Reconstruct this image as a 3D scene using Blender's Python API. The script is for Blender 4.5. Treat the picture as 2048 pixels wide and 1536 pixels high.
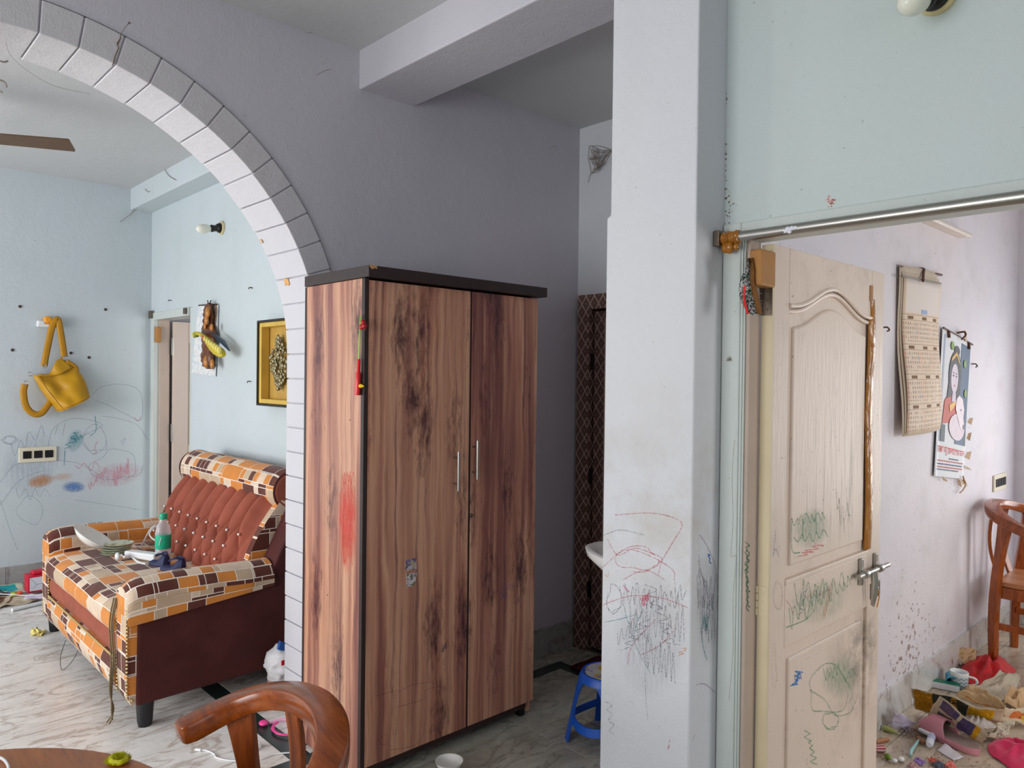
import bpy, bmesh, math, random
from mathutils import Vector, Matrix, noise as mnoise

for _o in list(bpy.data.objects):
    bpy.data.objects.remove(_o)
SC = bpy.context.scene
COL = SC.collection
PI = math.pi

# ------------------------------------------------------------------ camera
CAM_Z, FPX = 1.56, 1496.09
YAW, PITCH, ROLL = math.radians(46.6348), math.radians(-0.5503), math.radians(0.6876)
FW = Vector((math.cos(YAW) * math.cos(PITCH), math.sin(YAW) * math.cos(PITCH), math.sin(PITCH)))
RT = Vector((math.sin(YAW), -math.cos(YAW), 0))
UP = RT.cross(FW)
R2 = RT * math.cos(ROLL) + UP * math.sin(ROLL)
U2 = UP * math.cos(ROLL) - RT * math.sin(ROLL)
cam_d = bpy.data.cameras.new('camera')
cam_d.sensor_width = 36.0
cam_d.lens = FPX / 2048 * 36.0
cam_d.clip_start = 0.02
cam = bpy.data.objects.new('camera', cam_d)
COL.objects.link(cam)
cam.matrix_world = Matrix(((R2.x, U2.x, -FW.x, 0), (R2.y, U2.y, -FW.y, 0), (R2.z, U2.z, -FW.z, CAM_Z), (0, 0, 0, 1)))
SC.camera = cam

# ------------------------------------------------------------------ sky, daylight at the windows, added fill lamps, exposure
w = bpy.data.worlds.new('sky')
SC.world = w
w.use_nodes = True
w.node_tree.nodes['Background'].inputs[0].default_value = (0.78, 0.88, 1.0, 1)
w.node_tree.nodes['Background'].inputs[1].default_value = 1.0


def window_light(name, loc, rot, sx, sy, power, col=(0.985, 0.99, 0.985), spread=180):
    l = bpy.data.lights.new(name, 'AREA')
    l.shape = 'RECTANGLE'
    l.size, l.size_y = sx, sy
    l.energy = power
    l.color = col
    l.spread = math.radians(spread)
    o = bpy.data.objects.new(name, l)
    COL.objects.link(o)
    o.location = loc
    o.rotation_euler = rot
    return o


# daylight at the window openings, plus two added fill lamps
window_light('daylight_hall', (-2.78, 1.45, 1.45), (0, -PI / 2, 0), 1.5, 2.1, 84)
window_light('daylight_sitting', (-2.78, 4.7, 1.45), (0, -PI / 2, 0), 1.5, 2.3, 120)
window_light('daylight_bedroom', (5.72, 0.30, 1.25), (0, PI / 2, 0), 1.3, 1.1, 19)
window_light('fill_bedroom_side', (3.6, -2.36, 1.45), (-PI / 2, 0, PI), 1.3, 1.2, 38)  # added fill at an invented window, brightens the open door leaf
window_light('fill_store_room', (3.3, 3.42, 1.5), (PI / 2, 0, 0), 1.2, 1.2, 32)  # added lamp with no window, brightens the leaf behind the sitting room door
window_light('daylight_balcony', (-0.6, -2.38, 1.45), (-PI / 2, 0, PI), 1.4, 1.3, 8)

SC.view_settings.view_transform = 'Standard'
SC.view_settings.look = 'None'
SC.view_settings.gamma = 1.0
SC.view_settings.use_curve_mapping = False
SC.view_settings.exposure = 0.03
SC.cycles.max_bounces = 6
SC.cycles.diffuse_bounces = 4
SC.cycles.glossy_bounces = 3
SC.cycles.transmission_bounces = 4
SC.cycles.transparent_max_bounces = 12
SC.cycles.caustics_reflective = False
SC.cycles.caustics_refractive = False


# ------------------------------------------------------------------ helpers
def at(px, py, ax, v):
    """point of the place on the plane ax = v seen at that spot of the photograph"""
    d = FW + R2 * ((px - 1024) / FPX) - U2 * ((py - 768) / FPX)
    i = 'XYZ'.index(ax)
    o = Vector((0, 0, CAM_Z))
    return o + d * ((v - o[i]) / d[i])


def smooth01(t):
    t = max(0.0, min(1.0, t))
    return t * t * (3 - 2 * t)


def link(o, parent=None):
    COL.objects.link(o)
    if parent is not None:
        o.parent = parent
        o.matrix_parent_inverse = parent.matrix_world.inverted()
    return o


def tag(o, label=None, cat=None, group=None, kind=None):
    if label: o['label'] = label
    if cat: o['category'] = cat
    if group: o['group'] = group
    if kind: o['kind'] = kind
    return o


def empty(name, loc=(0, 0, 0), rz=0.0, parent=None):
    o = bpy.data.objects.new(name, None)
    o.empty_display_size = 0.05
    o.location = loc
    o.rotation_euler = (0, 0, rz)
    o.matrix_world = Matrix.Translation(loc) @ Matrix.Rotation(rz, 4, 'Z')
    COL.objects.link(o)
    if parent is not None:
        o.parent = parent
    return o


class MB:
    """collects vertices and faces, then builds one mesh object"""

    def __init__(self):
        self.v, self.f, self.uv = [], [], {}

    def vert(self, p):
        self.v.append(tuple(p))
        return len(self.v) - 1

    def face(self, idx, uv=None):
        self.f.append(tuple(idx))
        if uv is not None:
            self.uv[len(self.f) - 1] = uv

    def poly(self, pts, uv=None):
        self.face([self.vert(p) for p in pts], uv)

    def box(self, x0, x1, y0, y1, z0, z1):
        b = len(self.v)
        for z in (z0, z1):
            for x, y in ((x0, y0), (x1, y0), (x1, y1), (x0, y1)):
                self.v.append((x, y, z))
        for q in ((3, 2, 1, 0), (4, 5, 6, 7), (0, 1, 5, 4), (1, 2, 6, 5), (2, 3, 7, 6), (3, 0, 4, 7)):
            self.face([b + i for i in q])
        return self

    def prism(self, pts, axis, a, b):
        """polygon pts (2D, counter-clockwise) swept along axis from a to b"""
        def P(p, t):
            if axis == 'X': return (t, p[0], p[1])
            if axis == 'Y': return (p[0], t, p[1])
            return (p[0], p[1], t)
        n = len(pts)
        i0 = [self.vert(P(p, a)) for p in pts]
        i1 = [self.vert(P(p, b)) for p in pts]
        self.face(i0[::-1]); self.face(i1)
        for k in range(n):
            self.face((i0[k], i0[(k + 1) % n], i1[(k + 1) % n], i1[k]))
        return self

    def loft(self, rings, closed=True, cap=True, uvs=None):
        """rings: list of point lists of one length"""
        n = len(rings[0])
        ids = [[self.vert(p) for p in r] for r in rings]
        # arc lengths for a metric unwrap
        ul = [0.0]
        for k in range(1, len(rings)):
            ul.append(ul[-1] + (Vector(rings[k][0]) - Vector(rings[k - 1][0])).length)
        mid = rings[len(rings) // 2]
        vl = [0.0]
        for k in range(1, n + 1):
            vl.append(vl[-1] + (Vector(mid[k % n]) - Vector(mid[k - 1])).length)
        m = n if closed else n - 1
        for a in range(len(rings) - 1):
            for k in range(m):
                k2 = (k + 1) % n
                self.face((ids[a][k], ids[a][k2], ids[a + 1][k2], ids[a + 1][k]),
                          ((ul[a], vl[k]), (ul[a], vl[k + 1]), (ul[a + 1], vl[k + 1]), (ul[a + 1], vl[k])))
        if cap and closed:
            self.face(ids[0][::-1]); self.face(ids[-1])
        return self

    def tube(self, pts, r, n=8, cap=True, flat=1.0):
        pts = [Vector(p) for p in pts]
        if not hasattr(r, '__len__'): r = [r] * len(pts)
        rings = []
        prev = None
        for i, p in enumerate(pts):
            t = (pts[min(i + 1, len(pts) - 1)] - pts[max(i - 1, 0)])
            if t.length < 1e-9: t = Vector((0, 0, 1))
            t.normalize()
            if prev is None:
                ref = Vector((0, 0, 1)) if abs(t.z) < 0.9 else Vector((1, 0, 0))
                u = t.cross(ref).normalized()
            else:
                u = (prev - t * prev.dot(t))
                u = u.normalized() if u.length > 1e-6 else t.orthogonal().normalized()
            prev = u
            v = t.cross(u)
            rings.append([p + (u * math.cos(2 * PI * k / n) + v * (math.sin(2 * PI * k / n) * flat)) * r[i] for k in range(n)])
        return self.loft(rings, True, cap)

    def lathe(self, prof, c=(0, 0, 0), n=24, axis='Z', cap=True):
        rings = []
        for r, h in prof:
            ring = []
            for k in range(n):
                a = 2 * PI * k / n
                if axis == 'Z': p = (c[0] + r * math.cos(a), c[1] + r * math.sin(a), c[2] + h)
                elif axis == 'X': p = (c[0] + h, c[1] + r * math.cos(a), c[2] + r * math.sin(a))
                else: p = (c[0] + r * math.sin(a), c[1] + h, c[2] + r * math.cos(a))
                ring.append(p)
            rings.append(ring)
        return self.loft(rings, True, cap)

    def ball(self, c, r, n=12, m=8, sq=(1, 1, 1)):
        rings = []
        for j in range(m + 1):
            t = PI * j / m
            rr = max(math.sin(t), 0.02)
            rings.append([(c[0] + r * sq[0] * rr * math.cos(2 * PI * k / n), c[1] + r * sq[1] * rr * math.sin(2 * PI * k / n),
                           c[2] - r * sq[2] * math.cos(t)) for k in range(n)])
        return self.loft(rings, True, True)

    def grid(self, fn, nu, nv, u1=1.0, v1=1.0, uvs=(1.0, 1.0)):
        b = len(self.v)
        for i in range(nu + 1):
            for j in range(nv + 1):
                self.v.append(tuple(fn(u1 * i / nu, v1 * j / nv)))
        for i in range(nu):
            for j in range(nv):
                q = (b + i * (nv + 1) + j, b + (i + 1) * (nv + 1) + j, b + (i + 1) * (nv + 1) + j + 1, b + i * (nv + 1) + j + 1)
                self.face(q, [(uvs[0] * (i + a) / nu, uvs[1] * (j + c) / nv) for a, c in ((0, 0), (1, 0), (1, 1), (0, 1))])
        return self

    def build(self, name, mat, parent=None, smooth=False, bevel=0.0, seg=2, fix=True, solid=0.0, sub=0, angle=40):
        me = bpy.data.meshes.new(name)
        me.from_pydata(self.v, [], self.f)
        uvl = me.uv_layers.new(name='UVMap')
        for p in me.polygons:
            u = self.uv.get(p.index)
            if u is None:
                n = p.normal
                ax = max(range(3), key=lambda i: abs(n[i]))
                for li in p.loop_indices:
                    c = me.vertices[me.loops[li].vertex_index].co
                    uvl.data[li].uv = ((c[1], c[2]), (c[0], c[2]), (c[0], c[1]))[ax]
            else:
                for li, q in zip(p.loop_indices, u):
                    uvl.data[li].uv = q
        if fix:
            bm = bmesh.new(); bm.from_mesh(me)
            bmesh.ops.recalc_face_normals(bm, faces=bm.faces)
            bm.to_mesh(me); bm.free()
        if mat is not None:
            me.materials.append(mat)
        if smooth:
            for p in me.polygons: p.use_smooth = True
            try: me.set_sharp_from_angle(angle=math.radians(angle))
            except Exception: pass
        o = bpy.data.objects.new(name, me)
        link(o, parent)
        if solid:
            m = o.modifiers.new('thickness', 'SOLIDIFY'); m.thickness = solid; m.offset = 0
        if bevel:
            m = o.modifiers.new('edge', 'BEVEL'); m.width = bevel; m.segments = seg; m.limit_method = 'ANGLE'; m.angle_limit = math.radians(35)
            m.harden_normals = False
        if sub:
            m = o.modifiers.new('smooth', 'SUBSURF'); m.levels = sub; m.render_levels = sub
        return o


def box(name, mat, parent, x0, x1, y0, y1, z0, z1, bevel=0.0, seg=2):
    return MB().box(min(x0, x1), max(x0, x1), min(y0, y1), max(y0, y1), min(z0, z1), max(z0, z1)).build(name, mat, parent, bevel=bevel, seg=seg)


def copy_tree(o, parent=None):
    c = o.copy()
    COL.objects.link(c)
    if parent is not None:
        c.parent = parent
    for ch in list(o.children):
        copy_tree(ch, c)
    return c


def struct(o):
    o['kind'] = 'structure'
    return o


def catmull(pts, n=8, closed=False):
    pts = [Vector(p) for p in pts]
    out = []
    m = len(pts)
    for i in range(m if closed else m - 1):
        if closed:
            p0, p1, p2, p3 = pts[(i - 1) % m], pts[i], pts[(i + 1) % m], pts[(i + 2) % m]
        else:
            p0, p1, p2, p3 = pts[max(i - 1, 0)], pts[i], pts[i + 1], pts[min(i + 2, m - 1)]
        for k in range(n):
            t = k / n
            out.append(0.5 * ((2 * p1) + (p2 - p0) * t + (2 * p0 - 5 * p1 + 4 * p2 - p3) * t * t + (3 * p1 - p0 - 3 * p2 + p3) * t ** 3))
    if not closed:
        out.append(pts[-1])
    return out


# ------------------------------------------------------------------ materials
class NT:
    def __init__(self, name, rough=0.6, spec=0.4):
        self.m = bpy.data.materials.new(name)
        self.m.use_nodes = True
        self.t = self.m.node_tree
        self.b = self.t.nodes['Principled BSDF']
        self.b.inputs['Roughness'].default_value = rough
        self.b.inputs['Specular IOR Level'].default_value = spec
        self._c = {}

    def n(self, typ, **kw):
        nd = self.t.nodes.new(typ)
        for k, v in kw.items():
            setattr(nd, k, v)
        return nd

    def set(self, sock, v):
        if hasattr(v, 'is_linked') or hasattr(v, 'links'):
            self.t.links.new(v, sock)
        elif isinstance(v, (tuple, list)) and len(v) == 3 and sock.type == 'RGBA':
            sock.default_value = (*v, 1)
        else:
            sock.default_value = v

    def coord(self, which='Object'):
        if 'tc' not in self._c: self._c['tc'] = self.n('ShaderNodeTexCoord')
        return self._c['tc'].outputs[which]

    def map(self, vec, scale=(1, 1, 1), loc=(0, 0, 0), rot=(0, 0, 0)):
        nd = self.n('ShaderNodeMapping')
        self.set(nd.inputs['Vector'], vec)
        nd.inputs['Scale'].default_value = scale
        nd.inputs['Location'].default_value = loc
        nd.inputs['Rotation'].default_value = rot
        return nd.outputs[0]

    def noise(self, vec, scale=5, detail=3, rough=0.5, dist=0.0, out='Fac'):
        nd = self.n('ShaderNodeTexNoise')
        self.set(nd.inputs['Vector'], vec)
        nd.inputs['Scale'].default_value = scale
        nd.inputs['Detail'].default_value = detail
        nd.inputs['Roughness'].default_value = rough
        nd.inputs['Distortion'].default_value = dist
        return nd.outputs[out]

    def voro(self, vec, scale=5, feat='F1', out='Distance', rnd=1.0):
        nd = self.n('ShaderNodeTexVoronoi', feature=feat)
        self.set(nd.inputs['Vector'], vec)
        nd.inputs['Scale'].default_value = scale
        nd.inputs['Randomness'].default_value = rnd
        return nd.outputs[out]

    def ramp(self, fac, stops, interp='LINEAR'):
        nd = self.n('ShaderNodeValToRGB')
        cr = nd.color_ramp
        cr.interpolation = interp
        while len(cr.elements) < len(stops): cr.elements.new(0.5)
        for e, (p, c) in zip(cr.elements, stops):
            e.position = p
            e.color = (*c, 1) if len(c) == 3 else c
        self.set(nd.inputs[0], fac)
        return nd.outputs[0]

    def rng(self, v, a, b, c=0.0, d=1.0):
        nd = self.n('ShaderNodeMapRange')
        self.set(nd.inputs[0], v)
        for i, q in enumerate((a, b, c, d)): nd.inputs[i + 1].default_value = q
        return nd.outputs[0]

    def math(self, op, a, b=0.0, clamp=False):
        nd = self.n('ShaderNodeMath', operation=op, use_clamp=clamp)
        self.set(nd.inputs[0], a); self.set(nd.inputs[1], b)
        return nd.outputs[0]

    def mix(self, fac, a, b, mode='MIX'):
        nd = self.n('ShaderNodeMix', data_type='RGBA', blend_type=mode)
        self.set(nd.inputs[0], fac)
        self.set(nd.inputs[6], a); self.set(nd.inputs[7], b)
        return nd.outputs[2]

    def sep(self, vec):
        nd = self.n('ShaderNodeSeparateXYZ')
        self.set(nd.inputs[0], vec)
        return nd.outputs

    def comb(self, x, y, z=0.0):
        nd = self.n('ShaderNodeCombineXYZ')
        for i, q in enumerate((x, y, z)): self.set(nd.inputs[i], q)
        return nd.outputs[0]

    def bump(self, h, strength=0.3, dist=0.01):
        nd = self.n('ShaderNodeBump')
        nd.inputs['Strength'].default_value = strength
        nd.inputs['Distance'].default_value = dist
        self.set(nd.inputs['Height'], h)
        if self.b.inputs['Normal'].is_linked:
            self.t.links.new(self.b.inputs['Normal'].links[0].from_socket, nd.inputs['Normal'])
        self.t.links.new(nd.outputs[0], self.b.inputs['Normal'])

    def col(self, v): self.set(self.b.inputs['Base Color'], v)
    def rough(self, v): self.set(self.b.inputs['Roughness'], v)
    def inp(self, k, v): self.set(self.b.inputs[k], v)


def srgb(r, g, b):
    f = lambda c: (c / 255 / 12.92) if c / 255 <= 0.04045 else ((c / 255 + 0.055) / 1.055) ** 2.4
    return (f(r), f(g), f(b))


def plain(name, c, rough=0.5, spec=0.4, metal=0.0, var=0.12, scale=30, bump=0.0, sheen=0.0):
    t = NT(name, rough, spec)
    nz = t.noise(t.coord(), scale, 3)
    t.col(t.mix(nz, tuple(min(1, q * (1 - var)) for q in c), tuple(min(1, q * (1 + var)) for q in c)))
    t.inp('Metallic', metal)
    if bump: t.bump(t.noise(t.coord(), scale * 6, 4), bump, 0.002)
    if sheen: t.inp('Sheen Weight', sheen)
    return t.m


def paint(name, a, b, spots=0.0, dirt=None, rough=0.55, bump=0.25, spec=0.35):
    """emulsion on plaster: faint mottling, trowel ripple, specks"""
    t = NT(name, rough, spec)
    co = t.coord()
    c = t.mix(t.rng(t.noise(co, 1.1, 4, 0.55), 0.3, 0.7), a, b)
    smear = t.rng(t.noise(t.map(co, (3, 3, 0.9)), 1.3, 5, 0.6), 0.52, 0.78)
    c = t.mix(t.math('MULTIPLY', smear, 0.25), c, tuple(q * 0.86 for q in a))
    if spots:
        sp = t.math('LESS_THAN', t.noise(co, 55, 2, 0.5), 0.245)
        c = t.mix(t.math('MULTIPLY', sp, spots), c, srgb(70, 60, 55))
    if dirt:
        lo, hi, colr, amt = dirt
        z = t.sep(co)[2]
        band = t.math('MULTIPLY', t.rng(z, lo, (lo + hi) / 2), t.rng(z, hi, (lo + hi) / 2))
        dm = t.math('MULTIPLY', band, t.rng(t.noise(co, 6, 5, 0.65), 0.4, 0.75))
        c = t.mix(t.math('MULTIPLY', dm, amt, True), c, colr)
    t.col(c)
    t.bump(t.noise(co, 14, 3, 0.6), bump * 0.5, 0.02)
    t.bump(t.noise(t.map(co, (1, 1, 0.55)), 170, 3, 0.6), bump, 0.004)
    return t.m

MINT = paint('mint_paint', srgb(196, 207, 209), srgb(203, 211, 217), spots=0.35)
MINT_DOORWALL = paint('pale_green_paint', srgb(194, 206, 201), srgb(201, 210, 210), spots=0.3)
LAV = paint('lavender_white_paint', srgb(196, 194, 204), srgb(202, 200, 206), spots=0.15)
PILLAR_P = paint('pillar_white_paint', srgb(216, 216, 219), srgb(212, 213, 220), spots=0.2, dirt=(0.75, 1.6, srgb(176, 160, 136), 0.55), bump=0.4)
CEIL = paint('ceiling_paint', srgb(196, 198, 198), srgb(202, 202, 204), spots=0.1)
ARCHB = paint('arch_block_paint', srgb(204, 202, 205), srgb(197, 195, 202), spots=0.1, bump=0.35)


def bedroom_paint():
    t = NT('bedroom_wall_paint', 0.6, 0.3)
    co = t.coord()
    c = t.mix(t.rng(t.noise(co, 1.1, 4), 0.3, 0.7), srgb(222, 214, 217), srgb(214, 211, 222))
    x, y, z = t.sep(co)
    # damp, flaking patches that rise from the skirting
    near = t.math('MULTIPLY', t.rng(x, 3.3, 3.75), t.rng(x, 4.75, 3.95))
    low = t.rng(z, 1.05, 0.12)
    m = t.math('MULTIPLY', near, low)
    sp = t.noise(t.map(co, (1, 1, 1)), 36, 4, 0.62)
    thr = t.math('SUBTRACT', 0.74, t.math('MULTIPLY', m, 0.2))
    fl = t.rng(t.math('SUBTRACT', sp, thr), 0.0, 0.03)
    c = t.mix(t.math('MULTIPLY', fl, 0.85), c, srgb(140, 112, 100))
    specks = t.math('LESS_THAN', t.noise(co, 60, 2), 0.25)
    c = t.mix(t.math('MULTIPLY', specks, 0.55), c, srgb(120, 108, 104))
    grey = t.rng(t.noise(t.map(co, (1.5, 1, 2)), 2.2, 5, 0.65), 0.5, 0.8)
    c = t.mix(t.math('MULTIPLY', grey, 0.3), c, srgb(165, 160, 158))
    t.col(c)
    t.bump(t.noise(co, 40, 4, 0.6), 0.25, 0.01)
    return t.m


BEDP = bedroom_paint()


def marble(name, a, b, vein, tint, rot=0.35, vs=2.2):
    t = NT(name, 0.22, 0.5)
    oi = t.n('ShaderNodeObjectInfo')
    add = t.n('ShaderNodeVectorMath', operation='ADD')
    co = t.coord()
    t.set(add.inputs[0], co)
    t.set(add.inputs[1], t.comb(t.math('MULTIPLY', oi.outputs['Random'], 7.0), t.math('MULTIPLY', oi.outputs['Random'], 3.0), 0))
    v = t.map(add.outputs[0], (1.0, 3.2, 1), rot=(0, 0, rot))
    n1 = t.noise(v, vs, 6, 0.6, 0.9)
    base = t.mix(t.rng(n1, 0.35, 0.65), a, b)
    v2 = t.rng(t.math('ABSOLUTE', t.math('SUBTRACT', t.noise(v, vs * 0.9, 5, 0.55, 1.4), 0.5)), 0.035, 0.0)
    base = t.mix(t.math('MULTIPLY', v2, 0.6), base, vein)
    v3 = t.rng(t.noise(t.map(co, (1, 1, 1)), 1.7, 4, 0.6), 0.58, 0.72)
    base = t.mix(t.math('MULTIPLY', v3, 0.45), base, tint)
    gr = t.rng(t.noise(co, 9, 5, 0.7), 0.55, 0.8)
    base = t.mix(t.math('MULTIPLY', gr, 0.25), base, srgb(120, 112, 104))
    t.col(base)
    t.rough(t.rng(t.noise(co, 12, 3), 0.3, 0.7, 0.16, 0.36))
    return t.m


MARBLE = marble('veined_marble', srgb(242, 239, 235), srgb(224, 219, 213), srgb(156, 128, 112), srgb(218, 186, 156))
MARBLE_G = marble('grey_green_marble', srgb(196, 195, 183), srgb(166, 166, 154), srgb(112, 108, 96), srgb(178, 160, 136), 1.1, 3.0)
MARBLE_D = plain('dark_green_marble', srgb(42, 58, 54), 0.25, 0.5, var=0.5, scale=14)
SKIRT = marble('skirting_marble', srgb(176, 178, 176), srgb(160, 160, 158), srgb(120, 110, 102), srgb(168, 156, 146), 0.2, 2.0)
SKIRT_B = marble('bedroom_skirting_marble', srgb(214, 212, 210), srgb(200, 197, 194), srgb(150, 136, 124), srgb(186, 170, 154), 1.4, 2.0)
MARBLE_B = marble('beige_marble', srgb(206, 190, 168), srgb(186, 168, 146), srgb(140, 114, 92), srgb(196, 164, 130), 0.5, 2.0)
GROUT = plain('floor_bed', srgb(120, 112, 104), 0.8, 0.2)

H = 3.0
YW0, YW1 = 2.902, 3.182          # wall with the arch
XD0, XD1 = 1.913, 2.04           # wall with the panelled door
XA = 3.258                       # end wall of the passage
XS, YL = 2.014, 6.353            # walls of the sitting room
YR, XR = 1.289, 5.73             # walls of the bedroom
XB, YB = -2.8, -2.4              # outer walls behind the viewer

# ---- floor: a bed with marble slabs let in, dark border strips
floor = struct(box('floor', GROUT, None, XB - 0.2, XR + 0.2, YB - 0.2, YL + 0.2, -0.16, -0.003))
rnd = random.Random(3)


def slabs(name, mat, x0, x1, y0, y1, sx, sy, ox=0.0, oy=0.0, cuts=()):
    xs = [x0]
    x = x0 + (ox or sx)
    while x < x1 - 0.02: xs.append(x); x += sx
    xs.append(x1)
    ys = [y0]
    y = y0 + (oy or sy)
    while y < y1 - 0.02: ys.append(y); y += sy
    ys.append(y1)
    g = 0.0014
    for i in range(len(xs) - 1):
        for j in range(len(ys) - 1):
            box(name, mat, floor, xs[i] + g, xs[i + 1] - g, ys[j] + g, ys[j + 1] - g, -0.02, 0.0, bevel=0.0008, seg=1)


# sitting room, the strip through the arch, hall, passage, bedroom
slabs('floor_slab', MARBLE, XB, 1.43, YW1, YL, 0.94, 0.62, 0.55, 0.4)
slabs('floor_slab', MARBLE, 1.515, XS, YW1, YL, 0.94, 0.62, 0, 0.4)
slabs('floor_slab', MARBLE, XB, 1.43, 2.79, YW1, 0.94, 0.62, 0.55)
slabs('floor_slab', MARBLE, 1.515, 1.62, 2.79, YW1, 0.94, 0.62)
slabs('floor_slab', MARBLE_G, XB, 1.70, YB, 2.715, 0.94, 0.62, 0.4)
slabs('floor_slab', MARBLE_G, 1.70, 2.945, 1.43, 2.715, 0.635, 1.4)
slabs('floor_slab', MARBLE_G, 1.62, XA, 2.79, YW0, 0.94, 0.62)
slabs('floor_slab', MARBLE_G, 3.02, XA, 1.43, 2.79, 0.94, 0.62)
slabs('floor_slab', MARBLE_G, 1.70, XD1, YB, 1.146, 0.94, 0.92)
slabs('floor_slab', MARBLE_B, XD1, XR, YB, YR, 0.94, 0.62, 0.7, 0.5)
slabs('border_strip', MARBLE_D, 1.43, 1.515, 2.79, YL, 2, 0.9)
slabs('border_strip', MARBLE_D, XB, 3.02, 2.715, 2.79, 0.9, 2)
slabs('border_strip', MARBLE_D, 2.945, 3.02, 1.43, 2.715, 2, 0.9)

# ---- ceiling and beams
ceiling = struct(box('ceiling', CEIL, None, XB - 0.2, XR + 0.2, YB - 0.2, YL + 0.2, H, H + 0.15))
beam = struct(MB().box(1.7865, 2.085, 1.43, YW0 + 0.01, 2.83, H + 0.02).box(1.7865, 2.085, YB, 1.2, 2.83, H + 0.02).build('ceiling_beam', LAV, None, bevel=0.006))
beam2 = struct(box('ceiling_beam', MINT, None, 1.855, XS + 0.02, YW1 - 0.02, YL + 0.02, 2.838, H + 0.02, bevel=0.006))


# ---- wall with the arch
AX, AZ, AA, AB = 0.5, 1.65, 1.095, 1.03      # ellipse of the opening
RING = 0.115


def arch_pt(t, off=0.0):
    return (AX + (AA + off) * math.cos(t), AZ + (AB + off) * math.sin(t))


def arch_wall():
    m = MB()
    inset = 0.010                     # the blocks stand a little proud of the raw edge
    pts = [(AX + AA + inset, 0.0)] + [arch_pt(PI * k / 48, inset) for k in range(49)] + [(AX - AA - inset, 0.0)]
    xl, xr = XB - 0.1, XA + 0.14
    for y, flip in ((YW0, 0), (YW1, 1)):
        m.poly([(pts[0][0], y, 0), (xr, y, 0), (xr, y, H), (pts[0][0], y, H)])
        m.poly([(xl, y, 0), (pts[-1][0], y, 0), (pts[-1][0], y, H), (xl, y, H)])
        for a, b in zip(pts[1:-2], pts[2:-1]):
            m.poly([(b[0], y, b[1]), (a[0], y, a[1]), (a[0], y, H), (b[0], y, H)])
    for a, b in zip(pts[:-1], pts[1:]):
        m.poly([(a[0], YW0, a[1]), (a[0], YW1, a[1]), (b[0], YW1, b[1]), (b[0], YW0, b[1])])
    return struct(m.build('wall_front', LAV, None))


wall_front = arch_wall()
# raised plaster blocks that line the opening, one by one
NB = 29
y0, y1 = YW0 - 0.008, YW1 + 0.004
for k in range(NB):
    t0, t1 = PI * k / NB, PI * (k + 1) / NB
    e = 0.0019
    ring = []
    sub = 4
    jit = rnd.uniform(-0.002, 0.002)
    inner = [arch_pt(t0 + e + (t1 - t0 - 2 * e) * i / sub, jit) for i in range(sub + 1)]
    outer = [arch_pt(t0 + e + (t1 - t0 - 2 * e) * i / sub, RING) for i in range(sub + 1)]
    m = MB().prism(outer + inner[::-1], 'Y', y0, y1)
    m.build('arch_block', ARCHB, wall_front, bevel=0.0035, seg=2)
nj = 15
for s in (1, -1):
    for k in range(nj):
        z0, z1 = AZ * k / nj, AZ * (k + 1) / nj
        jit = rnd.uniform(-0.0015, 0.0015)
        xa, xb = AX + s * (AA + jit), AX + s * (AA + RING)
        box('jamb_block', ARCHB, wall_front, xa, xb, y0, y1, z0 + 0.0021, z1 - 0.0021, bevel=0.0035)
# dark shrinkage line round the outside of the blocks
m = MB()
m.tube([(p[0], YW0 + 0.0005, p[1]) for p in [arch_pt(PI * k / 60, RING + 0.002) for k in range(61)]], 0.0024, 5)
m.build('shrinkage_gap', plain('gap_grime', srgb(58, 54, 56), 0.9, 0.1), wall_front)


def wallbox(name, mat, boxes):
    m = MB()
    for b in boxes: m.box(*b)
    return struct(m.build(name, mat, None))


# ---- wall with the panelled door (opening Y 0.13..1.146, up to 2.0)
wall_right = wallbox('wall_right', MINT_DOORWALL, [
    (XD0, XD1, 1.128, 1.16, 2.0, H), (XD0, XD1, 0.13, 1.128, 2.0, H), (XD0, XD1, YB - 0.1, 0.13, 0, H)])
pillar = struct(MB().prism([(1.146, 0), (1.4605, 0), (1.4605, 2.045), (1.446, 2.052), (1.446, H), (1.146, H)], 'X', 1.7665, 2.065).build('wall_pillar', PILLAR_P, None, bevel=0.005))
wall_part = wallbox('wall_partition', BEDP, [(2.04, XR + 0.1, YR, 1.43, 0, H)])
# wall at the end of the passage with its door opening
PALE = paint('pale_passage_paint', srgb(222, 223, 227), srgb(216, 218, 224), spots=0.15)
wall_end = wallbox('wall_passage_end', PALE, [(XA, XA + 0.12, 1.43, 2.10, 0, H), (XA, XA + 0.12, 2.10, 2.885, 2.035, H), (XA, XA + 0.12, 2.885, YW0 + 0.02, 0, H)])
# sitting room
wall_bag = wallbox('wall_back', MINT, [(XB - 0.1, XS + 0.14, YL, YL + 0.14, 0, H)])
wall_sofa = wallbox('wall_sofa_side', MINT, [(XS, XS + 0.13, YW1, 5.475, 0, H), (XS, XS + 0.13, 5.475, 6.33, 2.035, H), (XS, XS + 0.13, 6.33, YL + 0.02, 0, H)])
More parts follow.
